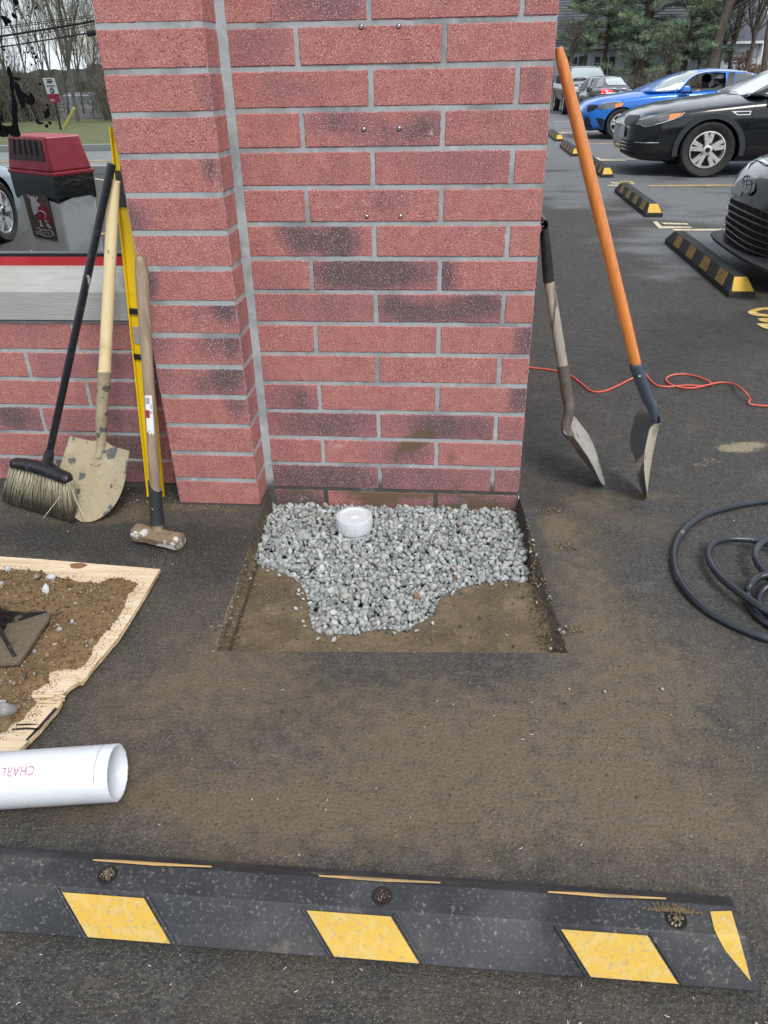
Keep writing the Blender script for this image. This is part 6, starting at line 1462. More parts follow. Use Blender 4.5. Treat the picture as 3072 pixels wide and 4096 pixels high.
# --- trees
m_bark = mat('grey_bark', (.105, .085, .070), .95, layers=[((.05, .04, .033), 9, .45, .62, .8, {'s': (3, 3, .5), 'd': 6}), ((.17, .15, .125), 16, .56, .7, .5, {'s': (2, 2, .6)})], bump=[(14, .8, {'s': (4, 4, .6), 'h': .02})])
m_dbark = mat('dark_bark', (.050, .036, .028), .95, layers=[((.09, .065, .05), 10, .5, .66, .7, {'s': (3, 3, .5), 'd': 6})], bump=[(14, .8, {'s': (4, 4, .6), 'h': .02})])
m_needle = mat('pine_needles', (.05, .08, .05), .75, attr='tint')
def pine(x, y, h, cb, rad, seed, label, trunk_r=.16, z0=.3):
    rr = np.random.default_rng(seed); t = thing('pine_tree', label, 'pine tree', (x, y, z0), 'pine trees in front of the house')
    b = MB(); P = [(x+.06*math.sin(i*.9+seed), y, z0-.3+(h+.3)*i/12) for i in range(13)]; b.tube(P, [trunk_r*(1-.85*i/12) for i in range(13)], 9)
    V = []; C = []
    brs = []
    z = cb
    while z < h-.2:
        for k in range(rr.integers(4, 7)):
            a = rr.uniform(0, 6.28); f = (z-cb)/(h-cb); L_ = rad*(1-.75*f)*rr.uniform(.55, 1.1); zz = z+rr.uniform(-.2, .2)
            up = rr.uniform(-.05, .30)
            p0 = V3((x, y, zz)); p1 = p0+V3((math.cos(a)*L_, math.sin(a)*L_, up*L_)); mid = lerp(p0, p1, .5)+V3((0, 0, -.05*L_))
            brs.append((p0, mid, p1, L_)); b.tube([p0, mid, p1], [.035, .022, .008], 4)
        z += rr.uniform(.28, .5)
    for (p0, mid, p1, L_) in brs:
        m = int(9+L_*13)
        for k in range(m):
            f = rr.uniform(.25, 1.0); c = (lerp(p0, mid, f*2) if f < .5 else lerp(mid, p1, f*2-1))+rr.normal(0, .13, 3)*np.array([1, 1, .5])
            g_ = rr.uniform(.6, 1.45); yl = rr.random() < .16
            base = V3((.24, .29, .10)) if yl else (V3((.14, .22, .13)) if rr.random() < .6 else V3((.19, .27, .21)))
            sz = rr.uniform(.11, .23)
            for q in range(13):
                d = rr.normal(0, 1, 3); d[2] = abs(d[2])*.8+.15; d /= np.linalg.norm(d); s_ = np.cross(d, rr.normal(0, 1, 3)); s_ /= np.linalg.norm(s_)+1e-9
                o = c+rr.normal(0, .045, 3)
                V += [o-s_*.010, o+s_*.010, o+d*sz]; cc = tuple(base*g_*rr.uniform(.8, 1.2)); C += [cc]*3
    tr = b.build('trunk', m_dbark, t, ang=80)
    me = bpy.data.meshes.new('crown'); A = np.array(V)-np.array((x, y, z0)); n = len(A)
    me.vertices.add(n); me.vertices.foreach_set('co', A.ravel()); me.loops.add(n); me.loops.foreach_set('vertex_index', np.arange(n, dtype=np.int32))
    me.polygons.add(n//3); me.polygons.foreach_set('loop_start', np.arange(0, n, 3, dtype=np.int32)); me.update(calc_edges=True)
    ca = me.color_attributes.new('tint', 'FLOAT_COLOR', 'POINT'); cc = np.ones((n, 4), np.float32); cc[:, :3] = np.array(C); ca.data.foreach_set('color', cc.ravel()); me.materials.append(m_needle)
    o = bpy.data.objects.new('crown', me); col.objects.link(o); o.parent = t; return t
def tx(px, py=500, Y=44): return W(*q3(px, py), Y)[0]
pine(tx(300, Y=45), 45.0, 7.2, 2.3, 2.0, 3, 'leftmost pine, bushy, in front of the roof beside the brick edge', .12)
pine(tx(432, Y=44), 44.0, 8.4, 2.2, 2.3, 11, 'slender pine just left of the pair standing over the black saloon', .12)
pine(tx(708, Y=43), 43.0, 9.0, 1.15, 2.1, 5, 'thick trunked pine with low green boughs above the black saloon', .19)
pine(tx(745, Y=46), 46.0, 9.5, 2.6, 2.4, 8, 'dark pine behind the thick trunked one, reaching out of frame', .17)
pine(tx(1030, Y=44), 44.0, 8.6, 1.5, 2.3, 6, 'blue green pine above the roof of the blue car', .15)
pine(tx(1150, Y=45.5), 45.5, 7.8, 1.7, 1.6, 9, 'thin pine between the blue green pine and the big bare trunk', .10)
def bare_tree(name_t, x, y, h, seed, r0=.16, spread=.55, depth=5, z0=0.0, mt=None, first=.35, minr=.006, lean=(0, 0), sides=5):
    rr = np.random.default_rng(seed); b = MB(); cr = MB()
    def grow(mb, p, d, L_, r_, dep):
        n = 5 if dep > 1 else 3; P = [p]; dd = d.copy()
        for i in range(n):
            dd = unit(dd+rr.normal(0, .10, 3)+V3((0, 0, .035))); P.append(P[-1]+dd*L_/n)
        r1 = max(minr, r_*.55); mb.tube(P, list(np.linspace(r_, r1, n+1)), sides if dep > 2 else 3, cap=False)
        if dep == 0: return
        k = rr.integers(3, 6)
        for j in range(k):
            i = rr.integers(max(1, n//3), n+1); f = unit(rr.normal(0, 1, 3)*np.array([1, 1, .4])); nd = unit(P[i]-P[i-1]); nd = unit(nd*(1-spread*.55)+f*spread+V3((0, 0, .22)))
            grow(cr, P[i], nd, L_*rr.uniform(.5, .78), max(minr, r_*.5*rr.uniform(.7, 1)), dep-1)
    p = V3((x, y, z0)); d = unit(V3((lean[0], lean[1], 1)))
    P = [p]; 
    for i in range(6): d = unit(d+rr.normal(0, .05, 3)); P.append(P[-1]+d*h*first/6)
    b.tube(P, list(np.linspace(r0, r0*.78, 7)), 8)
    for j in range(rr.integers(3, 5)):
        f = unit(rr.normal(0, 1, 3)*np.array([1, 1, .2])); nd = unit(d*.9+f*spread*.7+V3((0, 0, .3))); grow(cr, P[-1-rr.integers(0, 2)], nd, h*rr.uniform(.26, .36), r0*.55, depth-1)
    grow(cr, P[-1], d, h*.38, r0*.72, depth-1)
    t = thing(name_t, None, None, (x, y, z0)); b.build('trunk', mt or m_bark, t, ang=80); cr.build('crown', mt or m_bark, t, ang=180); return t
# big bare trunk with rough bark
xt = tx(1240, Y=42.5)
t = thing('bare_tree', 'big rough barked bare trunk between the pines and the house wing', 'tree', (xt, 42.5, .3))
b = MB(); P = [(xt+.95*(i/12)**1.1+.04*math.sin(i*1.3), 42.5, .2+7.8*i/12) for i in range(13)]; P = [(xt+q[0]-xt-.12, q[1], q[2]) for q in P]
sec = []
for i, p in enumerate(P):
    r_ = .25*(1-.035*i)+.14*math.exp(-i*.9); sec.append([(p[0]+r_*math.cos(6.2832*k/18)*(1+.12*math.sin(5*6.2832*k/18+i*.7)), p[1]+r_*math.sin(6.2832*k/18), p[2]) for k in range(18)])
b.loft(sec); b.build('trunk', m_bark, t, ang=80)
b = MB()
for k, (z_, a_, L_) in enumerate(((2.2, .4, 1.6), (2.9, 2.8, 1.4), (3.4, .1, 2.0), (4.2, 3.0, 2.0), (4.0, .8, 1.5), (5.0, 1, 2))):
    p = V3((xt+.95*((z_-.2)/7.8)**1.1, 42.5, z_)); q = p+V3((math.cos(a_)*L_, -.2, .7*L_)); m_ = lerp(p, q, .5)+V3((0, 0, -.1)); b.tube([p, m_, q], [.06, .035, .012], 5)
    for j in range(5): c = lerp(m_, q, j/5); b.tube([c, c+V3((random.uniform(-.5, .5), random.uniform(-.3, .3), random.uniform(.1, .6)))], [.014, .005], 3)
b.build('crown', m_bark, t, ang=180)
for (px, Y, h, sd, lab) in ((1500, 43, 6.5, 21, 'bare deciduous tree in front of the house wing, left of the right edge'), (1640, 41, 8.5, 22, 'large spreading bare tree at the top right corner'), (1380, 45, 5.5, 23, 'thin bare tree right of the big rough trunk'), (1212, 45, 6.5, 24, 'thin dark bare tree left of the big rough trunk'), (890, 42.5, 2.4, 25, 'small bare sapling above the blue car hood, in front of the siding'), (180, 43.5, 3.6, 26, 'bare sapling behind the pickup roof')):
    o = bare_tree('bare_tree', tx(px, Y=Y), Y, h, sd, r0=.035*h**.7, depth=4, z0=.35, spread=.75); tag(o, lab, 'tree', 'bare trees by the house')
# brown leaved shrub and scrub
m_rust = mat('rusty_leaves', (.17, .075, .035), .9, attr='tint')
def shrub(name, label, x, y, z, rx, rz, n, cols, seed, kind=None, leaf=.05):
    rr = np.random.default_rng(seed); b = MB()
    for i in range(n):
        d = rr.normal(0, 1, 3); d /= np.linalg.norm(d); f = rr.uniform(.2, 1)**.5; c = V3((x, y, z))+d*np.array([rx, rx*.7, rz])*f*(1+.25*nz2(d[0]*2, d[2]*2, 1.5, seed))
        u = rr.normal(0, 1, 3); u /= np.linalg.norm(u); v = np.cross(u, d); b.add([c-u*leaf, c+v*leaf*.6, c+u*leaf, c-v*leaf*.6], [(0, 1, 2, 3)], 0, tuple(V3(cols[rr.integers(len(cols))])*rr.uniform(.6, 1.3)))
    o = b.build(name, m_rust, smooth=False); return tag(o, label, 'shrub', None, kind)
shrub('shrub', 'rusty brown leaved shrub under the house wing window', tx(1470, Y=44.5), 44.5, 1.0, .62, .75, 1500, [(.20, .10, .06), (.13, .07, .045), (.25, .13, .08)], 5)
shrub('shrub', 'orange brown shrub at the foot of the wing corner', tx(1560, Y=44), 44, .8, .5, .45, 900, [(.24, .11, .05), (.16, .08, .045)], 6)
b = MB(); rr = np.random.default_rng(77)
for i in range(650):
    px = rr.uniform(60, 1700); Y = rr.uniform(38, 45); x = tx(px, Y=Y); h = rr.uniform(.25, 1.25)*(1 if px < 420 else .65); p = V3((x, Y, .35)); d = unit(V3((rr.normal(0, .35), rr.normal(0, .3), 1))); q = p+d*h; b.tube([p, lerp(p, q, .5)+rr.normal(0, .05, 3), q], [.012, .008, .003], 3, cap=False)
    for j in range(2): c = lerp(p, q, rr.uniform(.4, 1)); b.tube([c, c+rr.normal(0, .22, 3)+V3((0, 0, .1))], [.006, .003], 3, cap=False)
tag(b.build('underbrush', m_bark, ang=180), kind='stuff')
# low evergreen boughs along the bank
b = MB()
for i in range(2500):
    px = rr.choice([rr.uniform(520, 900), rr.uniform(930, 1260), rr.uniform(60, 420)], p=[.45, .4, .15]); Y = rr.uniform(41, 44.5); x = tx(px, Y=Y); cz = .5+rr.random()**2*1.1
    c = V3((x, Y, cz))+rr.normal(0, .08, 3); u = rr.normal(0, 1, 3); u /= np.linalg.norm(u); v = rr.normal(0, 1, 3); v /= np.linalg.norm(v)
    if mnoise.noise(Vector((x*1.3, Y, cz*1.8))) < -.02: continue
    b.add([c-v*.02, c+v*.02, c+u*.17], [(0, 1, 2)], 0, tuple(V3((.11, .16, .085))*rr.uniform(.6, 1.3)))
tag(b.build('low_boughs', m_needle, smooth=False), kind='stuff')
# ================================================================ WHAT THE WINDOW REFLECTS (street side, behind the viewer)
m_road = mat('road_grey', (.21, .215, .215), .85, layers=[((.16, .165, .17), 1.2, .45, .65, .6, {'d': 6})]); m_curb = mat('curb_concrete', (.36, .35, .32), .85)
m_lawn = mat('lawn', (.13, .14, .05), .95, layers=[((.14, .13, .06), .5, .45, .62, .8, {'d': 7}), ((.05, .07, .025), 3, .5, .7, .6, {'d': 6})], bump=[(20, .8, {'h': .05})])
def slab(name, x0, x1, y0, y1, z0, z1, m): b = MB(); b.box(((x0+x1)/2, (y0+y1)/2, (z0+z1)/2), (x1-x0, y1-y0, z1-z0)); return tag(b.build(name, m, smooth=False), kind='structure')
yc = GM(440, 695)[1]; yf = GM(440, 604)[1]
slab('kerb', -60, 20, yc-.14, yc+.0, -.05, .11, m_curb); slab('road', -80, 40, yf, yc-.14, -.05, .006, m_road); slab('kerb', -80, 40, yf-.15, yf, -.05, .12, m_curb)
b = MB(); vs = []
for j in range(31):
    for i in range(61): x = -90+130*i/60; y = yf-.15-48*j/30; vs.append((x, y, .12+.03*fbm(x, y, .3, 3)-max(0, -y-24)*.09))
b.add(vs, [(j*61+i+1, j*61+i, (j+1)*61+i, (j+1)*61+i+1) for j in range(30) for i in range(60)]); tag(b.build('lawn', m_lawn, ang=180), kind='structure')
ym = (yc+yf)/2
marking([[(-60, ym), (30, ym), (30, ym+.1), (-60, ym+.1)]], m_lot, .012)
P_ = [tuple(GM(*q)[:2]) for q in ((380, 715), (437, 722), (437, 726), (380, 719))]; marking([P_], m_lotw, .005)
P_ = [tuple(GM(*q)[:2]) for q in ((60, 1030), (128, 1002), (133, 1010), (75, 1040))]; marking([P_], m_lot, .005)
P_ = [tuple(GM(*q)[:2]) for q in ((400, 935), (440, 930), (440, 936), (405, 940))]; marking([P_], m_lot, .005)
# --- street trees
m_bark2 = mat('pale_bark', (.21, .18, .145), .95, layers=[((.11, .09, .07), 5, .45, .65, .7, {'d': 5})])
rr = np.random.default_rng(5)
protos = []
spots_ = [(322, 22.0, 7.6, 41, 'tallest double stemmed bare tree mirrored beside the pier', .17), (60, 23.0, 7.6, 42, 'bare tree with many upright stems mirrored at the left edge', .12), (150, 24.0, 6.6, 43, 'bare tree mirrored behind the black drips on the glass', .10), (290, 26.0, 5.6, 44, 'slim bare tree mirrored between the sign and the pier', .09)]
for px, Yv, h, sd, lab, r0 in spots_:
    q = WM(px, 520, Yv); o = bare_tree('street_tree', q[0], q[1], h, sd, r0=r0*.36, depth=5 if px == 322 else 4, z0=.1, spread=.42, first=.2, minr=.0045, mt=m_bark2, sides=4); tag(o, lab, 'tree', 'bare street trees mirrored in the window'); protos.append(o)
WL = ['bare tree outside the left edge of the mirrored view', 'bare tree mirrored left of the thick black drips, in the far row', 'bare tree mirrored between the black drips and the sign', 'bare tree mirrored far back, directly above the sign', 'bare tree mirrored just right of the sign post', 'bare tree mirrored in front of the pale house, near the pier edge', 'far bare tree mirrored behind the pale house by the pier', 'bare tree hidden at the pier edge of the mirrored wood', 'outermost bare tree left of the mirrored view', 'faint bare tree mirrored far behind the tallest one']
places = [(-60, 22), (20, 25), (105, 22.6), (205, 27), (245, 24), (385, 24.4), (430, 27), (470, 23), (-110, 24.5), (350, 28)]
for i, (px, Yv) in enumerate(places):
    q = WM(px, 520, Yv); c = copy_tree(protos[1+i % 3], None, WL[i]); c.location = (q[0], q[1], .1); c.rotation_euler = (0, 0, rr.uniform(0, 6.28)); s_ = rr.uniform(.6, .92); c.scale = (s_, s_, s_*rr.uniform(.85, 1.05))
    c['group'] = 'bare street trees mirrored in the window'
b = MB()
for i in range(2600):
    Yv = rr.uniform(22, 36); px = rr.uniform(-260, 620); q = WM(px, 520, Yv)
    if 235 < px < 425 and rr.random() < .97: continue
    q = WM(px, 520, Yv); p = V3((q[0], q[1], .15)); h = rr.uniform(.4, 1.5)*(.45 if 225 < px < 430 else 1)*(.75+.5*nz2(px*.01, Yv*.1, 1)); d = unit(V3((rr.normal(0, .16), rr.normal(0, .16), 1))); e = p+d*h; b.tube([p, lerp(p, e, .5)+rr.normal(0, .07, 3), e], [.024, .016, .007], 3, cap=False)
    for j in range(3): c = lerp(p, e, rr.uniform(.35, 1)); b.tube([c, c+rr.normal(0, .35, 3)+V3((0, 0, .3))], [.010, .005], 3, cap=False)
tag(b.build('wood_thicket', m_bark2, ang=180), kind='stuff')
m_wood2 = mat('wood_mass', (.12, .11, .085), 1.0, layers=[((.20, .18, .145), 1.5, .45, .65, .8, {'s': (3, 1, .6), 'd': 7}), ((.035, .045, .022), .7, .52, .66, .8, {'d': 6})])
b = MB(); n = 160; tops = []
for i in range(n+1):
    x = -60+90*i/n; tops.append((x, 2*YG-56, 1.7+.45*fbm(x, 0, .35, 4)+.3*nz2(x, 3, 3.5)))
b.add([(x, y, -4) for x, y, z in tops]+[(x, y+.3*nz2(x, 1, 1), z) for x, y, z in tops]+[(x, y-6, z-.4) for x, y, z in tops], [(i+1, i, n+1+i, n+2+i) for i in range(n)]+[(n+2+i, n+1+i, 2*n+2+i, 2*n+3+i) for i in range(n)]); tag(b.build('far_woods', m_wood2, ang=180), kind='stuff')
# --- pale house across the street
def hm(x, y, Y=42): return WM(x/3.016, y/3.016, Y)
a0, a1 = hm(690, 1480), hm(1290, 1150)
t = thing('house', 'pale house mirrored in the window behind the trees across the street', 'house', ((a0[0]+a1[0])/2, a0[1]-2, 0))
m_phouse = mat('grey_white_siding', (.34, .37, .38), .8, layers=[((.28, .31, .33), 2, .5, .7, .5)]); m_wht = mat('bright_white', (.80, .79, .72), .6)
b = MB(); b.box(((a0[0]+a1[0])/2, a0[1]-2, a1[2]/2-.1), (a1[0]-a0[0], 4, a1[2]+.2)); b.build('wall', m_phouse, t, smooth=False)
b = MB(); r0_, r1_ = hm(640, 1330), hm(1340, 1150); b.prism([(r0_[0], a0[1]+.2, hm(700, 1290)[2]), (r0_[0], a0[1]-2, hm(700, 1130)[2]), (r0_[0], a0[1]-4.2, hm(700, 1290)[2])], (r1_[0]-r0_[0], 0, 0)); b.build('roof', mat('grey_roof', (.17, .18, .19), .9), t, smooth=False, recalc=True)
for (x0, x1, y0, y1) in ((865, 965, 1305, 1480), (1010, 1080, 1320, 1480), (1120, 1180, 1290, 1400)):
    p0, p1 = hm(x0, y1), hm(x1, y0); b = MB(); b.box(((p0[0]+p1[0])/2, a0[1]+.06, (p0[2]+p1[2])/2), (p1[0]-p0[0], .1, p1[2]-p0[2])); w_ = b.build('window', m_wht, t, smooth=False)
    b = MB(); b.box(((p0[0]+p1[0])/2, a0[1]+.13, (p0[2]*.45+p1[2]*.55)), ((p1[0]-p0[0])*.5, .04, (p1[2]-p0[2])*.5)); b.build('pane', m_hwin, w_, smooth=False)
# --- utility wires
m_wire = mat('wire', (.012, .012, .014), .6)
def wire(pts, r_, label, Yv=16): 
    P = [WM(x/3.016, y/3.016, Yv) for x, y in pts]; b = MB(); b.tube(smooth_path(P, 5), r_, 6); return tag(b.build('power_line', m_wire), label, 'power line', 'overhead wires mirrored in the window')
wire([(-900, 570), (0, 440), (480, 365), (850, 305), (1140, 250), (2200, 20)], .022, 'thickest black overhead cable mirrored in the window')
wire([(-900, 690), (0, 570), (480, 495), (1050, 402), (2200, 190)], .015, 'lowest overhead wire, carrying the black splice case')
wire([(-900, 430), (0, 322), (500, 262), (1110, 185), (2200, 20)], .007, 'topmost thin overhead wire')
wire([(-900, 450), (0, 345), (500, 285), (1110, 208), (2200, 50)], .007, 'thin overhead wire just below the topmost one')
wire([(-900, 560), (0, 480), (600, 385), (1140, 295), (2200, 100)], .006, 'thin overhead wire just below the thickest cable')
p0, p1 = WM(1048/3.016, 410/3.016, 15.9), WM(1150/3.016, 393/3.016, 15.9); b = MB(); b.tube([p0, lerp(p0, p1, .06), lerp(p0, p1, .94), p1], [.03, .055, .055, .03], 12); tag(b.build('splice_case', m_wire), 'black splice case hanging on the lowest wire', 'splice case')
# leaning yellow guy guard
p0, p1 = WM(755/3.016, 1575/3.016, 19.5), WM(895/3.016, 1305/3.016, 19.5); b = MB(); b.tube([p0, p1], .035, 8); tag(b.build('guy_wire_guard', mat('guard_yellow', (.72, .58, .12), .5)), 'yellow guard on a slanting guy wire by the mirrored sign', 'wire guard')
# --- numbered sign on a perforated post (word panels on a white and red plate)
sb = GM(248, 541); Ys = 2*YG-sb[1]
def sg(x, y, d=0.0): q = WM(x/3.016, y/3.016, Ys); return np.array([q[0], q[1]+d, q[2]])
t = thing('pickup_sign', 'white and red numbered pickup sign on a thin dark post, mirrored in the window', 'sign', (sb[0], sb[1], 0))
b = MB(); b.tube([sb, sg(650, 1190, -.02), sg(612, 1010, -.02)], .028, 4); b.build('post', m_dark, t)
c4_ = [sg(553, 977), sg(665, 977), sg(703, 1195), sg(590, 1203)]
ur = unit(V3(c4_[1])-V3(c4_[0])); W_ = .275; H_ = .55; cx = sg(628, 1090)
ul = V3((1, 0, 0)); dn = unit(V3((.10, 0, -1)))
SW, SH = .30, .545
o_ = cx-ul*SW/2-dn*SH/2
def panel(u0, u1, v0, v1, d, m, nm, par): b = MB(); P = [o_+ul*SW*u+dn*SH*v+V3((0, d, 0)) for u, v in ((u0, v0), (u1, v0), (u1, v1), (u0, v1))]; b.prism(P, (0, .004, 0)); return b.build(nm, m, par, smooth=False, recalc=True)
pn = panel(0, 1, 0, 1, .0, m_trim, 'plate', t); panel(0, 1, .64, 1, .005, m_maroon, 'red_panel', pn); panel(.12, .88, .30, .335, .005, m_ink, 'print_line', pn); panel(.12, .88, .36, .375, .005, m_ink, 'print_line', pn); panel(.12, .5, .86, .885, .010, m_trim, 'print_line', pn); panel(.12, .5, .92, .94, .010, m_trim, 'print_line', pn)
panel(.25, .75, .05, .09, .005, m_maroon, 'logo', pn); panel(.30, .80, .11, .17, .005, m_ink, 'logo', pn); panel(.22, .7, .18, .22, .005, m_maroon, 'logo', pn)
cc_ = o_+ul*SW*.5+dn*SH*.52+V3((0, .006, 0)); b = MB(); b.prism([cc_+ul*.062*math.cos(a)+V3((0, 0, .062*math.sin(a))) for a in np.linspace(0, 6.2832, 25)[:-1]], (0, .003, 0)); b.build('number_disc', m_ink, pn, smooth=False, recalc=True)
def text_mesh(body, size, origin, ux_, uy_, m, nm, par, ext=.0):
    fc = bpy.data.curves.new('t', 'FONT'); fc.body = body; fc.size = size; fc.align_x = 'CENTER'; fc.align_y = 'CENTER'; fo = bpy.data.objects.new('t', fc); col.objects.link(fo)
    dg = bpy.context.evaluated_depsgraph_get(); dg.update(); fm = bpy.data.meshes.new_from_object(fo.evaluated_get(dg)); bpy.data.objects.remove(fo)
    b = MB(); b.add([V3(origin)+V3(ux_)*v.co[0]+V3(uy_)*v.co[1] for v in fm.vertices], [tuple(p.vertices) for p in fm.polygons]); return b.build(nm, m, par, smooth=False)
text_mesh('26', .085, cc_+V3((0, .006, 0)), (-1, 0, 0), (0, 0, 1), m_trim, 'number', pn)   # faces the building: reads true from the window side
# --- litter bin
CB = GM(284, 1041); CR_ = GM(414, 1014); CL = GM(129, 1011)
e1 = CR_-CB; e2 = CL-CB; e1[2] = e2[2] = 0
h1 = unit(e1); h2 = unit(V3((-h1[1], h1[0], 0)));
if np.dot(h2, e2) < 0: h2 = -h2
Wd, Dp = np.linalg.norm(e1)*1.04, np.linalg.norm(e2)
t = thing('litter_bin', 'grey bin with red plastic hood and black bag, mirrored in the window', 'litter bin', (CB[0], CB[1], 0))
m_bin = mat('speckled_grey_plastic', (.56, .57, .55), .7, layers=[((.33, .34, .33), 5, .45, .65, .6, {'d': 6}), ((.10, .10, .095), 14, .62, .72, .7, {'d': 6, 'z': (-.3, .12), 'nm': .3})]); m_hood = mat('red_plastic', (.34, .012, .028), .45, layers=[((.46, .06, .08), 6, .5, .7, .5, {'d': 5}), ((.16, .01, .015), 5, .56, .7, .5)]); m_bag = mat('black_bag', (.008, .008, .009), .18, spec=.8, bump=[(16, .9, {'s': (1, 1, 2), 'h': .006, 'd': 3})])
def cr4(z, g0, lean=0.0): 
    c = CB+h1*Wd/2+h2*Dp/2; return [c+h1*Wd/2*g0*sx+h2*Dp/2*g0*sy+V3((0, 0, z)) for sx, sy in ((-1, -1), (1, -1), (1, 1), (-1, 1))]
b = MB(); b.loft([cr4(0, 1.0), cr4(.05, 1.0), cr4(.62, 1.08)]); o = b.build('body', m_bin, t, smooth=False, recalc=True); bevel(o, .02, 3)
b = MB(); secs = []
for z, g0 in ((.470, 1.075), (.50, 1.095), (.58, 1.11), (.645, 1.11)):
    r4 = cr4(z, g0); ring_ = []
    for i in range(4):
        for k in range(8): q = lerp(r4[i], r4[(i+1) % 4], k/8); ring_.append(q+V3((0, 0, (-.030 if k == 0 else .0)+.006*nz2(i*8+k, z*5, .4) if z < .55 else 0)))
    secs.append(ring_)
b.loft(secs); b.build('bag', m_bag, t, recalc=True, ang=60)
b = MB(); b.loft([cr4(.635, 1.16), cr4(.665, 1.16)]); o = b.build('hood_rim', m_hood, t, smooth=False, recalc=True); bevel(o, .008, 2)
b = MB(); b.loft([cr4(.665, 1.12), cr4(.90, .95), cr4(.915, .92)]); hood = b.build('hood', m_hood, t, smooth=False, recalc=True); bevel(hood, .02, 3)
# opening on the left hand face (as mirrored), with slatted flap
r0_, r1_ = cr4(.665, 1.125), cr4(.90, .955)
A_, B_, C_, D_ = r0_[0], r0_[3], r1_[3], r1_[0]
def hf(u, v): return lerp(lerp(A_, B_, u), lerp(D_, C_, u), v)
nf = unit(np.cross(B_-A_, D_-A_)); nf = nf if np.dot(nf, -h1) > 0 else -nf
b = MB(); b.prism([hf(.10, .32)+nf*.002, hf(.93, .32)+nf*.002, hf(.93, .95)+nf*.002, hf(.10, .95)+nf*.002], nf*.003); op_ = b.build('opening', mat('bin_dark', (.035, .006, .010), .6), hood, smooth=False, recalc=True)
for u in (.22, .36, .5, .64, .78): b = MB(); b.prism([hf(u, .48)+nf*.004, hf(u+.03, .48)+nf*.004, hf(u+.03, .93)+nf*.004, hf(u, .93)+nf*.004], nf*.006); b.build('flap_rib', m_hole, op_, smooth=False, recalc=True)
# brown panel with the red and white bull badge and its script line
s0_, s1_ = cr4(.05, 1.003), cr4(.60, 1.08)
A2, B2, C2, D2 = s0_[0], s0_[3], s1_[3], s1_[0]
def bf(u, v): return lerp(lerp(A2, B2, u), lerp(D2, C2, u), v)-h1*.006
def bpoly(P, d, m, nm, par, f=None): b = MB(); b.prism([bf(*q)-h1*d for q in P], -h1*.002); return b.build(nm, m, par, smooth=False, recalc=True)
z4p = lambda x, y: ((360-x)/350*.98+.02 if False else 0, 0)
def zp(x, y):        # badge coordinates: x 0..210 from its left side in the mirror, y 0..490 downwards
    return (.80-.0031*x*1.0, .80-y*.00130)
pb2 = bpoly([zp(5, 0), zp(175, 0), zp(190, 15), zp(190, 475), zp(175, 490), zp(5, 490), zp(-8, 475), zp(-8, 15)], .001, mat('badge_brown', (.10, .075, .058), .7), 'badge', t)
m_bw = mat('badge_white', (.55, .56, .56), .6)
bpoly([zp(60, 60), zp(95, 40), zp(115, 70), zp(150, 110), zp(170, 150), zp(178, 260), zp(165, 320), zp(120, 280), zp(70, 275), zp(60, 200)], .004, m_maroon, 'bull_body', pb2)
bpoly([zp(55, 30), zp(75, 20), zp(95, 35), zp(100, 75), zp(125, 110), zp(100, 135), zp(80, 200), zp(50, 235), zp(45, 160), zp(50, 90)], .007, m_bw, 'bull_mane', pb2)
for P in ([zp(48, 5), zp(38, 20), zp(45, 50), zp(62, 55), zp(52, 40)], [zp(108, 15), zp(118, 30), zp(110, 55), zp(92, 52), zp(104, 40)]): bpoly(P, .008, m_bw, 'horn', pb2)
bpoly([zp(80, 280), zp(95, 280), zp(95, 320), zp(105, 350), zp(75, 352), zp(85, 320)], .007, m_bw, 'bull_leg', pb2); bpoly([zp(135, 300), zp(150, 310), zp(165, 340), zp(172, 355), zp(140, 345)], .007, m_bw, 'bull_leg', pb2)
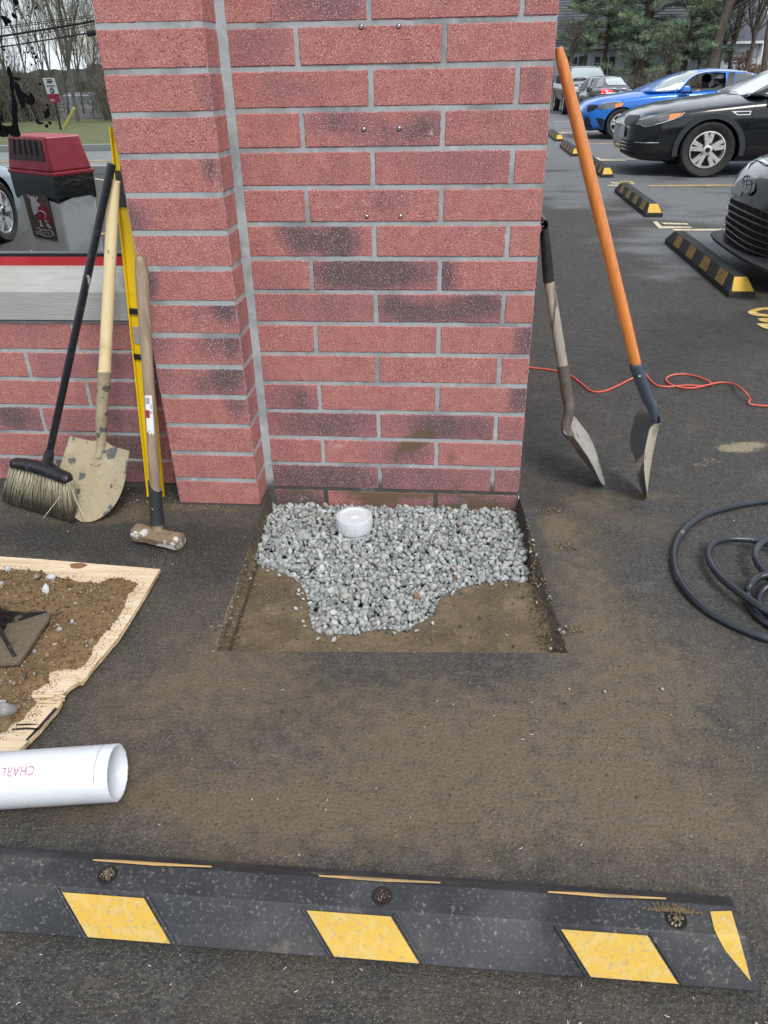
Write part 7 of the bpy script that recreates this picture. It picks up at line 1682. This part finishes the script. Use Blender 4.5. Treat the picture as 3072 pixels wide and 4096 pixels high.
tl_ = [bf(*zp(x, y))-h1*.009 for x, y in ((85, 200), (95, 180), (125, 175), (148, 200), (140, 240), (130, 270), (145, 285), (158, 275))]; b = MB(); b.tube(smooth_path(tl_, 4), .004, 5); b.build('bull_tail', m_bw, pb2)
pz = [bf(*zp(x, y))-h1*.006 for x, y in ((20, 420), (175, 400))]
tl2 = [bf(*zp(x, y))-h1*.006 for x, y in ((40, 385), (55, 372), (70, 385), (60, 400), (80, 392), (100, 380), (125, 392), (135, 372), (150, 385))]; b = MB(); b.tube(smooth_path(tl2, 3), .003, 4); b.build('script_flourish', m_bw, pb2)
ctr_ = bf(*zp(92, 425))-h1*.006; ru = unit(bf(*zp(0, 425))-bf(*zp(180, 425))); 
# seen in the mirror the word runs backwards; on the bin itself it reads normally
outn = -h1; rgt = unit(np.cross((0, 0, 1), outn)); b = MB()
for k, (x_, h_) in enumerate(((28, 26), (42, 22), (56, 26), (70, 20), (84, 24), (100, 26), (116, 22), (132, 26))):
    P = [bf(*zp(x_+dx, 418+dy))-h1*.006 for dx, dy in ((-4, h_/2), (2, -h_/2), (6, 0), (1, h_/2))]; b.tube(P, .0022, 4)
P = [bf(*zp(x, y))-h1*.006 for x, y in ((20, 445), (60, 438), (90, 452), (140, 448), (165, 415), (160, 380), (175, 430))]; b.tube(smooth_path(P, 3), .003, 4)
b.build('script_line', m_bw, pb2)
# --- pale car beyond the bin, parked square to the window
Sm = .76; wc = WM(43, 838, 4.70)
Xm = wc[0]-.93*Sm; Ym = wc[1]-.95*Sm*.85
def Tm(l, s, z):
    l = l if l > .95 else .95-(.95-l)*.85
    return (Xm+s*Sm, Ym+l*Sm, z*Sm)
t = thing('parked_car', 'pale blue grey car with silver wheel mirrored at the left of the window', 'car', (Xm, Ym, 0))
m_pale = paint('pale_blue_paint', (.30, .37, .42))
ob = car_body(Tm, SED, m_pale, t, [(.95, .34, .40), (3.78, .34, .40)], (CAB, zb_, .85))
for l in (.95, 3.78): wheel(Tm, l, .82, .34, .34, .22, t, 5, .72, 1); wheel(Tm, l, -.82, .34, .34, .22, t, 5, .70, -1)
